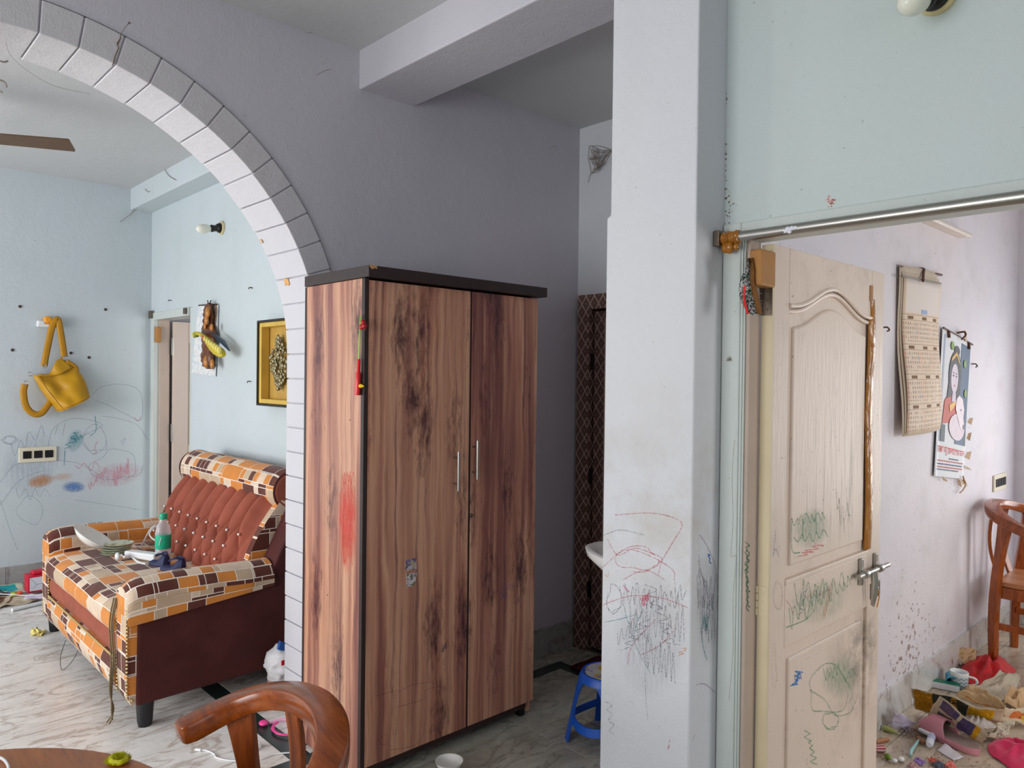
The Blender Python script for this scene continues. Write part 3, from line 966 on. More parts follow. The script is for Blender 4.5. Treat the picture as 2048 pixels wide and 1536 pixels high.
# ================================================================== sofa
def patchwork(name, su=1.0, rot=0.0):
    t = NT(name, 0.85, 0.2)
    uv = t.map(t.coord('UV'), (su, su, 1), rot=(0, 0, rot))

    def brick(wd, ht, off, sq, loc):
        nd = t.n('ShaderNodeTexBrick', offset=off, offset_frequency=2, squash=sq, squash_frequency=3)
        t.set(nd.inputs['Vector'], t.map(uv, (1, 1, 1), loc=loc))
        nd.inputs['Color1'].default_value = (0, 0, 0, 1); nd.inputs['Color2'].default_value = (1, 1, 1, 1); nd.inputs['Mortar'].default_value = (0, 0, 0, 1)
        nd.inputs['Scale'].default_value = 1.0
        nd.inputs['Mortar Size'].default_value = 0.002
        nd.inputs['Mortar Smooth'].default_value = 0.1
        nd.inputs['Brick Width'].default_value = wd
        nd.inputs['Row Height'].default_value = ht
        return nd.outputs['Color'], nd.outputs['Fac']
    c1, f1 = brick(0.15, 0.085, 0.37, 1.5, (0.03, 0.01, 0))
    c2, f2 = brick(0.088, 0.058, 0.6, 0.7, (0.31, 0.27, 0))
    use2 = t.math('LESS_THAN', c1, 0.36)
    val = t.mix(use2, c1, c2)
    fac = t.mix(use2, f1, t.math('MAXIMUM', f1, f2))
    cream, brown, orange, beige, ochre = srgb(228, 204, 180), srgb(94, 48, 38), srgb(212, 134, 60), srgb(202, 176, 148), srgb(182, 108, 46)
    c = t.ramp(val, [(0.0, cream), (0.14, brown), (0.3, beige), (0.42, orange), (0.53, cream), (0.62, brown), (0.78, orange), (0.88, beige), (0.95, brown)], 'CONSTANT')
    u, v, _ = t.sep(uv)
    st = t.math('LESS_THAN', t.math('FRACT', t.math('MULTIPLY', v, 130.0)), 0.28)
    isb = t.math('GREATER_THAN', t.sep(c)[1], 0.3)
    c = t.mix(t.math('MULTIPLY', t.math('MULTIPLY', st, isb), 0.35), c, srgb(120, 100, 86))
    c = t.mix(fac, c, srgb(236, 226, 214))
    c = t.mix(t.math('MULTIPLY', t.rng(t.noise(t.coord(), 14, 4), 0.5, 0.8), 0.3), c, srgb(130, 104, 88))
    t.col(c)
    t.inp('Sheen Weight', 0.15)
    t.bump(t.noise(uv, 600, 2), 0.2, 0.002)
    return t.m


PATCH = patchwork('patchwork_fabric')


def velvet(name, c, sh):
    t = NT(name, 0.75, 0.25)
    co = t.coord()
    t.col(t.mix(t.rng(t.noise(co, 8, 4), 0.3, 0.7), tuple(q * 0.8 for q in c), tuple(min(1, q * 1.15) for q in c)))
    t.inp('Sheen Weight', sh)
    t.inp('Sheen Roughness', 0.35)
    t.set(t.b.inputs['Sheen Tint'], (*srgb(226, 160, 130), 1))
    t.bump(t.noise(co, 25, 3), 0.12, 0.01)
    return t.m


VELV = velvet('brown_velvet', srgb(152, 80, 62), 0.55)
VELVD = velvet('shaded_velvet', srgb(78, 36, 34), 0.08)  # velvet darkened in colour, shade of the sides turned from the window
GOLDB = plain('gold_bead', srgb(206, 186, 128), 0.3, metal=0.7)
SY0, SY1 = 3.44, 5.04
sofa = tag(empty('sofa', (1.5, (SY0 + SY1) / 2, 0)), 'two-seat sofa in brown orange cream patchwork with buttoned brown velvet back', 'sofa')
side = [(1.045, 0.11), (1.93, 0.125), (1.95, 0.30), (1.95, 0.90), (1.80, 0.88), (1.635, 0.55), (1.05, 0.52)]
for a, b in ((SY0 + 0.012, SY0 + 0.15), (SY1 - 0.15, SY1 - 0.012)):
    MB().prism(side, 'Y', a, b).build('side_panel', VELVD, sofa, bevel=0.012, seg=3)
box('base', VELVD, sofa, 1.065, 1.93, SY0 + 0.151, SY1 - 0.151, 0.11, 0.385)


def sweepY(prof, y0_, y1_, n, name, mat, parent=sofa, wob=0.0, smooth=True, endr=0.0):
    rings = []
    for i in range(n + 1):
        t = i / n
        y = y0_ + (y1_ - y0_) * t
        k = 1.0
        if endr:
            d = min(t, 1 - t) * (y1_ - y0_)
            if d < endr: k = 0.9 + 0.1 * math.sqrt(max(0, 1 - (1 - d / endr) ** 2))
        cx = sum(p[0] for p in prof) / len(prof); cz = sum(p[1] for p in prof) / len(prof)
        rings.append([(cx + (p[0] - cx) * k + wob * mnoise.noise((p[0] * 5, y * 4, p[1] * 5)), y, cz + (p[1] - cz) * k + wob * mnoise.noise((p[0] * 5 + 9, y * 4, p[1] * 5))) for p in prof])
    return MB().loft(rings).build(name, mat, parent, smooth=smooth, angle=60)


def rr(x0, x1, z0, z1, r, n=6, crown=0.0):
    pts = []
    for cx, cz, a0 in ((x1 - r, z0 + r, -PI / 2), (x1 - r, z1 - r, 0), (x0 + r, z1 - r, PI / 2), (x0 + r, z0 + r, PI)):
        for k in range(n + 1):
            a = a0 + PI / 2 * k / n
            pts.append((cx + r * math.cos(a), cz + r * math.sin(a)))
    # extra points along the long edges for softness
    return pts


YI0, YI1 = SY0 + 0.165, SY1 - 0.165
# velvet front board, curved apron below it, beads between
sweepY([(1.07, 0.275), (1.025, 0.28), (1.012, 0.315), (1.012, 0.36), (1.03, 0.40), (1.07, 0.41)], YI0, YI1, 20, 'front_board', VELV, wob=0.004)
sweepY([(1.08, 0.115), (1.045, 0.115), (1.015, 0.14), (0.998, 0.19), (0.999, 0.24), (1.016, 0.282), (1.08, 0.285)], YI0, YI1, 20, 'apron', PATCH)
m = MB()
n = 74
for k in range(n):
    m.ball((1.006, YI0 + (YI1 - YI0) * (k + 0.5) / n, 0.284), 0.0062, 7, 5)
tag(m.build('bead_trim', GOLDB, sofa, smooth=True), kind='stuff')
# seat cushion with a waterfall front
prof = [(1.62, 0.395), (1.62, 0.51), (1.56, 0.522), (1.4, 0.53), (1.2, 0.528), (1.08, 0.522), (1.03, 0.512), (0.998, 0.49), (0.985, 0.46), (0.987, 0.425), (1.0, 0.40), (1.03, 0.385)]
sweepY(prof, YI0 - 0.008, YI1 + 0.008, 40, 'seat_cushion', PATCH, wob=0.006, endr=0.05)


# arms: padded rolls, falling at the front
def arm(yc, sgn):
    rings = []
    for i in range(27):
        t = i / 26
        x = 1.005 + (1.665 - 1.005) * t
        k = 1.0
        if t < 0.14: k = math.sqrt(max(0.02, 1 - (1 - t / 0.14) ** 2)) * 0.5 + 0.5
        wd = 0.098 * (0.75 + 0.25 * k)
        zt = 0.652 - 0.035 * (1 - k) * 2 + 0.006 * math.sin(t * 5)
        zb = 0.468 + 0.06 * t
        r = []
        for j in range(16):
            a = PI * j / 15
            cz = zt - wd * 0.85
            r.append((x, yc + sgn * wd * math.cos(a) * (1 + 0.03 * math.sin(x * 30)), cz + 0.85 * wd * math.sin(a) if 0 < j < 15 else cz))
        r.append((x, yc - sgn * wd * 0.96, zb)); r.append((x, yc + sgn * wd * 0.96, zb))
        rings.append(r)
    MB().loft(rings).build('arm_pad', PATCH, sofa, smooth=True, angle=70)
    # patterned facing that runs down the front of the arm, edged with beads
    f = sweepY([(1.05, 0.12), (1.03, 0.115), (1.012, 0.15), (1.004, 0.3), (1.004, 0.5), (1.03, 0.56), (1.05, 0.56)], yc - 0.066, yc + 0.066, 4, 'arm_facing', PATCH)
    for yy in (yc - 0.069, yc + 0.069):
        m = MB()
        for k in range(26): m.ball((1.008 + 0.02 * (k < 1), yy, 0.14 + 0.4 * k / 25), 0.0058, 7, 5)
        tag(m.build('bead_trim', GOLDB, sofa, smooth=True), kind='stuff')


arm(SY0 + 0.088, -1)
arm(SY1 - 0.088, 1)

# back: core, buttoned velvet front, patterned borders, bolster
B0, B1 = Vector((1.585, 0.49)), Vector((1.80, 0.90))
sd = (B1 - B0); SL = sd.length; sd.normalize(); nd_ = Vector((-sd.y, sd.x))
MB().prism([(B0.x + 0.03, 0.40), (1.94, 0.40), (1.94, 0.90), (B1.x + 0.03, 0.90)], 'Y', YI0, YI1).build('back_core', VELVD, sofa)
BY0, BY1 = YI0 + 0.03, YI1 - 0.03
DU, DV = (BY1 - BY0) / 9.0, SL / 3.0


def tuft(u, v):
    y = BY0 + (BY1 - BY0) * u
    s = SL * v
    A_, B_ = (y - BY0) / DU + s / DV * 0.5, (y - BY0) / DU - s / DV * 0.5
    fa, fb = A_ - math.floor(A_) - 0.5, B_ - math.floor(B_) - 0.5
    pil = math.sqrt(max(0, (1 - (2 * fa) ** 2) * (1 - (2 * fb) ** 2)))
    fc = (y - BY0) / DU - math.floor((y - BY0) / DU) - 0.5
    chan = math.sqrt(max(0, 1 - (2 * fc) ** 2))
    k = smooth01((v - 0.62) / 0.12)
    hgt = 0.06 * (pil ** 0.8 * (1 - k) + chan * k)
    roll = 0.05 * math.sqrt(max(0, 1 - ((v - 0.5) * 2) ** 2)) + 0.004
    edge = smooth01(min(u, 1 - u) * 14)
    o = (hgt * 1.0 + 0.0) * edge + roll
    p = B0 + sd * s + nd_ * o
    return (p.x, y, p.y)


back = MB().grid(tuft, 180, 60).build('buttoned_back', VELV, sofa, smooth=True, fix=False, angle=180)
bm_ = MB().ball((0, 0, 0), 0.0075, 8, 6)
proto_b = None
for row in range(0, 5):
    vv = row * DV / SL * 0.5 * 1.0
    for k in range(0, 10):
        u = (k + (0.5 if row % 2 else 0.0)) / 9.0
        if not 0.04 < u < 0.96 or vv > 0.7: continue
        q = Vector(tuft(u, max(0.04, vv)))
        if proto_b is None:
            o = proto_b = bm_.build('button', plain('crystal_button', srgb(236, 232, 228), 0.1, 0.8, metal=0.2), sofa, smooth=True)
        else:
            o = proto_b.copy(); COL.objects.link(o); o.parent = sofa; o.matrix_parent_inverse = proto_b.matrix_parent_inverse.copy()
        o.location = q + Vector((-0.008, 0, 0.004))
for a, b in ((YI0 - 0.012, YI0 + 0.036), (YI1 - 0.036, YI1 + 0.012)):
    pr_ = []
    for k in range(13):
        v = k / 12
        p = B0 + sd * (SL * v) + nd_ * (0.028 + 0.03 * math.sin(v * PI))
        pr_.append((p.x, p.y))
    pr_ += [(B1.x + 0.05, B1.y - 0.01), (B0.x + 0.05, B0.y - 0.04)]
    sweepY(pr_, a, b, 6, 'back_border', PATCH)
rings = []
for i in range(33):
    t = i / 32
    y = YI0 - 0.005 + (YI1 - YI0 + 0.05) * t
    d = min(t, 1 - t)
    r = 0.112 * (0.86 + 0.14 * min(1, (d / 0.03)) ** 0.5) * (1 + 0.02 * math.sin(y * 17))
    rings.append([(1.835 + r * math.cos(2 * PI * k / 28) * 0.95, y, 0.955 + r * math.sin(2 * PI * k / 28)) for k in range(28)])
bol = MB().loft(rings).build('bolster', PATCH, sofa, smooth=True, angle=60)
for y, s in ((YI0 - 0.005, -1), (YI1 + 0.045, 1)):
    MB().lathe([(0.095, 0.0), (0.085, s * 0.008), (0.05, s * 0.004), (0.005, s * 0.001)], (1.835, y, 0.955), 24, 'Y').build('bolster_end', VELV, bol, smooth=True)
    MB().tube([(1.835 + 0.097 * math.cos(2 * PI * k / 28), y, 0.955 + 0.1 * math.sin(2 * PI * k / 28)) for k in range(29)], 0.005, 6).build('piping', VELVD, bol)
FOOTM = plain('dark_foot', srgb(30, 30, 34), 0.35)
for x, y in ((1.095, 3.50), (1.86, 3.50), (1.095, 5.14), (1.86, 5.14)):
    MB().lathe([(0.028, 0.0), (0.032, 0.02), (0.038, 0.115)], (x, y, 0), 16).build('foot', FOOTM, sofa, smooth=True)
# braid torn loose from the near arm
m = MB()
for k, (dx, dy) in enumerate(((0, 0), (-0.006, 0.008), (0.006, -0.004))):
    pts = [(1.0 + dx, 3.595 + dy, 0.56), (0.985 + dx, 3.60 + dy, 0.45), (0.988 + dx, 3.585 + dy, 0.3), (0.98 + dx, 3.59 - dy, 0.16), (0.985 - dx, 3.575 + dy, 0.06 + 0.01 * k), (0.975 + dx * 2, 3.585, 0.012 + 0.008 * k)]
    m.tube(catmull(pts, 8), 0.0034, 6)
m.build('loose_braid', plain('old_braid', srgb(128, 112, 82), 0.7, var=0.4, scale=90, bump=0.4), sofa)
m = MB()
m.tube(catmull([(1.02, 4.55, 0.115), (0.985, 4.5, 0.05), (0.975, 4.42, 0.006), (1.01, 4.38, 0.05), (1.03, 4.34, 0.115)], 6), 0.0016, 5)
m.build('loose_thread', FOOTM, sofa)

# ---- things lying on the seat
SZ = 0.531
WHITE_P = plain('white_plastic', srgb(232, 234, 236), 0.3, var=0.03)
CER = plain('white_ceramic', srgb(236, 236, 232), 0.15, 0.5, var=0.02)


def ceramic_green():
    t = NT('pale_green_ceramic', 0.2, 0.5)
    c = t.mix(t.rng(t.noise(t.coord(), 26, 3), 0.55, 0.62), srgb(214, 222, 196), srgb(120, 138, 104))
    t.col(c)
    return t.m


CERG = ceramic_green()


def dish(name, mat, r, h, loc, tilt=(0, 0, 0)):
    m = MB().lathe([(r * 0.35, 0.0), (r * 0.5, 0.0), (r * 0.8, h * 0.45), (r, h), (r * 1.01, h + 0.002), (r * 0.96, h + 0.001), (r * 0.76, h * 0.5 + 0.004), (r * 0.45, 0.006), (0.004, 0.005)], (0, 0, 0), 36, cap=True)
    o = m.build(name, mat, None, smooth=True)
    o.location = loc
    o.rotation_euler = tilt
    return o


PB = Vector((1.275, 4.60, SZ + 0.002))
tag(dish('dinner_dish', CER, 0.118, 0.045, Vector((1.163, 4.69, SZ + 0.066)), (math.radians(-8), math.radians(34), math.radians(-40))), 'large white dish tipped on its side beside the small plates', 'dish')
for k in range(5):
    nm = ('bottom', 'second', 'third', 'fourth', 'topmost')[k]
    tag(dish('small_plate', CERG, 0.076, 0.0085, PB + Vector((0.004 * k, -0.002 * k, 0.001 + 0.0125 * k)), (0, 0, k)),
        'pale green small plate, %s of the stack on the sofa seat' % nm if k not in (0, 4) else 'pale green small plate, %s one of the stack on sofa' % nm, 'plate', 'small plates stacked on the sofa')

PAPER = plain('white_paper', srgb(226, 228, 238), 0.8, 0.1, var=0.03)
pp = [at(232, 1081, 'Y', 4.72), at(253, 1081, 'Y', 4.72), at(264, 1102, 'Y', 4.72), at(248, 1106, 'Y', 4.66)]
pp = [p + Vector((0, 0, 0.006)) for p in pp]
o = MB(); o.poly(pp); o.poly([pp[3], pp[2], pp[2] + Vector((0.02, -0.05, -0.006)), pp[3] + Vector((0.0, -0.06, -0.002))])
tag(o.build('folded_paper', PAPER, None, solid=0.001), 'folded sheet of white paper standing open on the sofa seat', 'paper')
# white power brick
a, b = at(256, 1114, 'Z', SZ), at(316, 1122, 'Z', SZ)
d = (b - a); L = d.length; ang = math.atan2(d.y, d.x)
pb = tag(empty('power_adapter', (a + b) / 2, ang), 'long white power adapter with thick white lead on the sofa', 'adapter')
def loc_box(name, mat, parent, x0, x1, y0_, y1_, z0, z1, bev=0.0):
    o = MB().box(x0, x1, y0_, y1_, z0, z1).build(name, mat, None, bevel=bev)
    o.parent = parent
    return o
loc_box('casing', WHITE_P, pb, -L / 2, L / 2, -0.028, 0.028, 0.001, 0.04, 0.008)
def lead(pts, r=0.0045):
    o = MB().tube(catmull(pts, 8), r, 8).build('lead', WHITE_P, pb, smooth=True)
    return o
P = lambda x, y, Y: at(x, y, 'Y', Y)
lead([P(278, 1102, 4.7), P(290, 1078, 4.68), P(300, 1060, 4.66), P(310, 1052, 4.65), P(316, 1054, 4.65), P(306, 1058, 4.62), P(299, 1068, 4.6), P(306, 1078, 4.56), P(322, 1086, 4.5)])
lead([at(254, 1113, 'Z', SZ + 0.02), at(246, 1113, 'Z', SZ + 0.02), P(236, 1102, 4.76), P(224, 1089, 4.86), P(212, 1087, 4.95)], 0.006)
lead([at(262, 1112, 'Z', SZ + 0.012), at(276, 1124, 'Z', SZ + 0.006), at(292, 1128, 'Z', SZ + 0.006)], 0.005)
lead([P(262, 1096, 4.85), P(278, 1093, 4.8), P(288, 1098, 4.74), P(286, 1102, 4.74)], 0.004)
m = MB().ball(at(235, 1113, 'Z', SZ + 0.024), 0.022, 12, 8, (0.6, 1, 1))
m.build('plug', WHITE_P, pb, smooth=True)

# bottle
bt = at(326, 1118, 'Z', SZ)
bottle = tag(empty('water_bottle', bt), 'clear plastic water bottle with green cap and green label', 'bottle')
def glass(name, c, rough=0.05, ior=1.3):
    t = NT(name, rough, 0.5)
    t.col(c)
    t.inp('Transmission Weight', 1.0)
    t.inp('IOR', ior)
    return t.m
def thin_clear():
    t = NT('clear_plastic', 0.08, 0.6)
    t.col(srgb(226, 232, 236))
    lw = t.n('ShaderNodeLayerWeight'); lw.inputs[0].default_value = 0.35
    t.inp('Alpha', t.rng(lw.outputs['Facing'], 0.0, 1.0, 0.28, 0.9))
    return t.m
PET = thin_clear()
MB().lathe([(0.036, 0.0), (0.040, 0.01), (0.040, 0.05), (0.038, 0.055), (0.040, 0.06), (0.040, 0.15), (0.032, 0.185), (0.017, 0.208), (0.016, 0.225)], bt + Vector((0, 0, 0.002)), 24).build('body', PET, bottle, smooth=True)
GREENC = plain('green_cap', srgb(28, 168, 128), 0.35, var=0.05)
MB().lathe([(0.0205, 0.222), (0.021, 0.226), (0.021, 0.25), (0.019, 0.253), (0.003, 0.2535)], bt, 20).build('cap', GREENC, bottle, smooth=True)
lb = MB().lathe([(0.0412, 0.062), (0.0415, 0.064), (0.0415, 0.135), (0.0412, 0.137)], bt, 24, cap=False).build('label', plain('green_label', srgb(26, 176, 136), 0.4, var=0.05), bottle, smooth=True)
m = MB()
for k in range(7):
    a_ = math.radians(225 + 2 * k); z = 0.085 + 0.006 * k
    m.box(bt.x + 0.0424 * math.cos(a_) - 0.002, bt.x + 0.0424 * math.cos(a_) + 0.002, bt.y + 0.0424 * math.sin(a_) - 0.003, bt.y + 0.0424 * math.sin(a_) + 0.003, bt.z + z, bt.z + z + 0.004)
m.build('label_mark', WHITE_P, lb)

# small navy shoes
NAVY = plain('navy_cloth', srgb(32, 38, 78), 0.6, var=0.3, scale=40)
for i, (px, py, rz, lbn) in enumerate(((318, 1130, 2.0, 'navy baby shoe lying nearest the white adapter'), (346, 1140, 2.35, 'navy baby shoe lying against the near sofa arm'))):
    c0 = at(px, py, 'Z', SZ)
    sh = tag(empty('baby_shoe', c0, rz), lbn, 'shoe', 'pair of navy baby shoes')
    rings = []
    for k in range(13):
        t = k / 12
        x = -0.065 + 0.13 * t
        wdt = 0.026 * (1 - 0.55 * abs(t - 0.42) ** 1.5 * 2) + 0.004
        hh = 0.022 + (0.04 * smooth01((0.55 - t) / 0.4)) if t < 0.9 else 0.016
        if k in (0, 12): wdt *= 0.5; hh *= 0.7
        rings.append([(x, wdt * math.cos(a), 0.003 + hh * max(0, math.sin(a))) for a in [PI * j / 10 for j in range(11)]] + [(x, -wdt * 0.9, 0.0), (x, wdt * 0.9, 0.0)])
    o = MB().loft(rings).build('upper', NAVY, None, smooth=True); o.parent = sh
    o = MB().tube(catmull([(-0.06, 0.0, 0.06), (-0.02, 0.024, 0.066), (0.02, 0.0, 0.048), (-0.02, -0.024, 0.066), (-0.06, 0, 0.06)], 6), 0.005, 6).build('collar', NAVY, None, smooth=True); o.parent = sh

# ================================================================== things on the walls of the sitting room, fan, bulbs
def LB(px, py, y=YL): return at(px, py, 'Y', y)


# ---- hook rail and the mustard bag
rack = tag(empty('hook_rail', LB(94, 648)), 'small white hook rail with an orange peg above the yellow bag', 'hook rail')
a, b = LB(72, 641), LB(116, 656)
box('rail', WHITE_P, rack, a.x, b.x, YL - 0.05, YL - 0.001, b.z, b.z + 0.024, bevel=0.006)
box('rail_end', WHITE_P, rack, a.x, a.x + 0.05, YL - 0.052, YL - 0.001, b.z + 0.015, a.z, bevel=0.01)
box('rail_end', WHITE_P, rack, b.x - 0.04, b.x, YL - 0.052, YL - 0.001, b.z + 0.015, a.z - 0.005, bevel=0.01)
c = LB(93, 640)
MB().lathe([(0.024, 0.0), (0.026, -0.01), (0.026, -0.05), (0.018, -0.058)], (c.x, YL, c.z), 18, 'Y').build('peg', plain('orange_peg', srgb(242, 160, 30), 0.35), rack, smooth=True)
box('peg_shank', plain('orange_peg_dark', srgb(236, 140, 24), 0.35), rack, c.x - 0.022, c.x + 0.022, YL - 0.048, YL - 0.002, b.z + 0.012, c.z, bevel=0.008)


def leather(name, c):
    t = NT(name, 0.42, 0.4)
    co = t.coord()
    t.col(t.mix(t.rng(t.noise(co, 5, 4), 0.3, 0.7), tuple(q * 0.82 for q in c), c))
    t.bump(t.noise(co, 160, 3), 0.25, 0.004)
    return t.m


MUST = leather('mustard_leather', srgb(206, 152, 12))
MUSTS = leather('mustard_strap', srgb(196, 140, 24))
bag = tag(empty('shoulder_bag', LB(112, 822)), 'mustard yellow leather shoulder bag hanging crooked from the hook rail', 'bag')
TLc, TRc, BRc, BLc = LB(64, 750), LB(146, 732), LB(172, 793), LB(112, 822)
NU, NV = 22, 18


def bag_p(u, v, side):
    p = TLc.lerp(TRc, u).lerp(BLc.lerp(BRc, u), v)
    sag = -0.035 * math.sin(u * PI) * (1 - v) ** 2
    th = (0.018 + 0.075 * v) * (0.35 + 0.65 * math.sin(PI * min(max(u, 0.0), 1.0)) ** 0.5)
    dent = 0.03 * math.exp(-((u - 0.42) / 0.16) ** 2) * math.exp(-((v - 0.45) / 0.4) ** 2) + 0.012 * mnoise.noise((u * 4, v * 4, 2))
    if side < 0: y = YL - 0.045 - th * 1.6 + dent * 1.3
    else: y = YL - 0.012
    return Vector((p.x + (0.02 * math.sin(v * PI) if u > 0.5 else -0.012 * math.sin(v * PI)) * abs(u - 0.5) * 2, y, p.z + sag))


m = MB()
m.grid(lambda u, v: bag_p(u, v, -1), NU, NV)
m.grid(lambda u, v: bag_p(1 - u, v, 1), NU, NV)
m.grid(lambda u, v: bag_p(u, 1, -1).lerp(bag_p(u, 1, 1), v), NU, 4)
m.grid(lambda u, v: bag_p(0, u, -1).lerp(bag_p(0, u, 1), v), NV, 4)
m.grid(lambda u, v: bag_p(1, u, -1).lerp(bag_p(1, u, 1), v), NV, 4)
bd = m.build('body', MUST, bag, smooth=True, fix=True, angle=55)
m = MB()
m.tube([bag_p(k / 20, 0.96, -1) + Vector((0, -0.003, 0)) for k in range(21)], 0.004, 6)
m.tube([bag_p(0.1, k / 14, -1) + Vector((0, -0.002, 0)) for k in range(15)], 0.003, 6)
m.build('seam', MUSTS, bd)
# folded top flap
m = MB()
m.grid(lambda u, v: bag_p(0.12 + 0.8 * u, 0.0, -1) + Vector((0, -0.012 + 0.03 * v, 0.0)) + (LB(130, 716) - TRc) * (v * smooth01((u - 0.25) / 0.6)) * 1.1 + Vector((0, 0, 0.012 * v)), 14, 6)
m.build('top_flap', MUST, bag, smooth=True, fix=False, solid=0.006)


def strap(pts, w, name='strap', mat=MUSTS):
    pts = catmull(pts, 8)
    rings = []
    for i, p in enumerate(pts):
        tg = (pts[min(i + 1, len(pts) - 1)] - pts[max(i - 1, 0)]); tg.y = 0; tg.normalize()
        sd_ = Vector((-tg.z, 0, tg.x)); th_ = Vector((0, 0.005, 0))
        rings.append([p + sd_ * w, p + sd_ * w * 0.5 - th_, p - sd_ * w * 0.5 - th_, p - sd_ * w, p + th_ * 0.4])
    return MB().loft(rings).build(name, mat, bag, smooth=True, angle=180)


yy = YL - 0.06
strap([LB(88, 733, yy), LB(94, 700, yy), LB(104, 655, yy), LB(111, 641, yy), LB(117, 642, yy), LB(123, 675, yy), LB(129, 714, yy)], 0.022)
strap([LB(50, 768, yy), LB(47, 785, yy), LB(52, 812, yy), LB(66, 827, yy), LB(82, 827, yy), LB(95, 812, yy), LB(104, 798, yy)], 0.022)
strap([LB(134, 722, yy), LB(150, 733, yy), LB(154, 742, yy), LB(152, 750, yy)], 0.014, 'short_strap')
for px, py in ((88, 732), (130, 716), (51, 766), (60, 748)):
    q = LB(px, py, yy)
    MB().tube([(q.x + 0.014 * math.cos(k * PI / 6), q.y - 0.004, q.z + 0.014 * math.sin(k * PI / 6)) for k in range(13)], 0.003, 6).build('buckle', STEEL, bag)

# ---- switch plate
CREAMP = plain('cream_plastic', srgb(226, 218, 196), 0.4, var=0.05)


def switch_plate(name, x0, x1, z0, z1, y, n, label):
    o = tag(empty(name, ((x0 + x1) / 2, y, z0)), label, 'switch plate')
    box('plate', CREAMP, o, x0, x1, y - 0.012, y - 0.0005, z0, z1, bevel=0.003)
    wd = (x1 - x0) * 0.86 / n
    for k in range(n):
        xa = x0 + (x1 - x0) * 0.07 + wd * (k + 0.12)
        box('switch', BLACKP, o, xa, xa + wd * 0.78, y - 0.016, y - 0.010, z0 + (z1 - z0) * 0.26, z1 - (z1 - z0) * 0.24, bevel=0.002)
    return o


switch_plate('switch_plate', 1.117, 1.356, 0.897, 1.005, YL, 3, 'cream plate with three black switches below the yellow bag')

# ---- bulbs in batten holders
BULB = plain('opal_bulb', srgb(236, 236, 220), 0.2, 0.5, var=0.02)
BAKE = plain('bakelite', srgb(34, 30, 28), 0.35)
BASEM = plain('holder_base', srgb(214, 200, 150), 0.6)


def bulb(base, d, label):
    base = Vector(base); d = Vector(d).normalized()
    o = tag(empty('wall_bulb', base), label, 'light bulb')
    u = d.orthogonal().normalized(); v = d.cross(u)

    def rev(prof, nm, mt, axis=d):
        rings = [[base + axis * h + (u * math.cos(2 * PI * k / 20) + v * math.sin(2 * PI * k / 20)) * r for k in range(20)] for r, h in prof]
        return MB().loft(rings).build(nm, mt, o, smooth=True, angle=50)
    wl = Vector((-1, 0, 0))
    MB().lathe([(0.045, 0.001), (0.045, -0.012), (0.04, -0.016)], base, 24, 'X').build('mount_plate', BASEM, o)
    rev([(0.032, 0.0), (0.034, 0.02), (0.028, 0.035), (0.021, 0.04), (0.021, 0.062), (0.024, 0.066), (0.024, 0.075), (0.018, 0.08)], 'holder', BAKE)
    rev([(0.013, 0.078), (0.02, 0.085), (0.028, 0.105), (0.031, 0.13), (0.028, 0.152), (0.018, 0.168), (0.003, 0.174)], 'bulb', BULB)
    return o


q = at(445, 456, 'X', XS)
bulb(q, (-1, 0.02, -0.18), 'unlit white bulb in black holder above the sitting room sofa')
q = at(1876, -8, 'X', XD0)
bulb(q, (-1, 0.1, -0.42), 'unlit white bulb on pale green wall over the door opening')

# ---- carved hanging with a peacock, printed pad behind it
PADM = print_mat('printed_pad', [srgb(226, 228, 226), srgb(232, 232, 228), srgb(206, 214, 226), srgb(228, 222, 220)], 45)
pc = [at(401, 611, 'X', XS), at(438, 609, 'X', XS), at(433, 753, 'X', XS), at(388, 745, 'X', XS)]
pad = tag(empty('paper_pad', pc[2]), 'white printed calendar pad on the wall behind the carved hanging', 'calendar')
m = MB()
m.poly([p + Vector((-0.004, 0, 0)) for p in pc]); m.build('sheet', PADM, pad, solid=0.003)
m = MB(); m.poly([p + Vector((-0.010 if i > 1 else -0.007, -0.01 if i in (1, 2) else 0.02, 0)) for i, p in enumerate(pc)]); m.build('sheet', PADM, pad, solid=0.0015)
MB().tube([pc[0] + Vector((-0.012, 0, 0)), pc[1] + Vector((-0.012, 0, 0))], 0.005, 6).build('top_strip', BAKE, pad)
MB().tube([pc[1] + Vector((-0.01, 0.02, 0)), pc[1].lerp(pc[2], 0.45) + Vector((-0.01, 0.02, 0))], 0.006, 6).build('gilt_edge', plain('gilt', srgb(150, 118, 50), 0.4), pad)

CARV = plain('carved_brown', srgb(104, 56, 26), 0.3, 0.5, var=0.5, scale=26, bump=0.5)
CARVG = plain('carved_gilt', srgb(186, 120, 48), 0.3, 0.5, var=0.3, scale=30)
hang = tag(empty('carved_hanging', at(418, 745, 'X', XS - 0.03)), 'brown carved wooden figure hanging on the pale sitting room wall', 'wall hanging')
axis_px = [(420, 606), (417, 616), (417, 632), (416, 648), (417, 664), (418, 684), (415, 702), (414, 718), (417, 731), (420, 738)]
wid = [0.01, 0.05, 0.072, 0.06, 0.10, 0.098, 0.075, 0.085, 0.07, 0.02]
cen = [at(x, y, 'X', XS - 0.035) for x, y in axis_px]
rings = []
for p, wd in zip(catmull(cen, 4), [wid[min(i // 4, 9)] * (1 - (i % 4) / 4) + wid[min(i // 4 + 1, 9)] * (i % 4) / 4 for i in range(37)]):
    rings.append([(p.x + 0.026 * math.cos(a) * (0.5 + wd * 6) + 0.016 * mnoise.noise((a * 3, p.z * 55, 0)), p.y + wd * 1.05 * math.sin(a) * (1 + 0.3 * mnoise.noise((a, p.z * 45, 4))), p.z) for a in [2 * PI * k / 16 for k in range(16)]])
MB().loft(rings).build('figure', CARV, hang, smooth=True, angle=180)
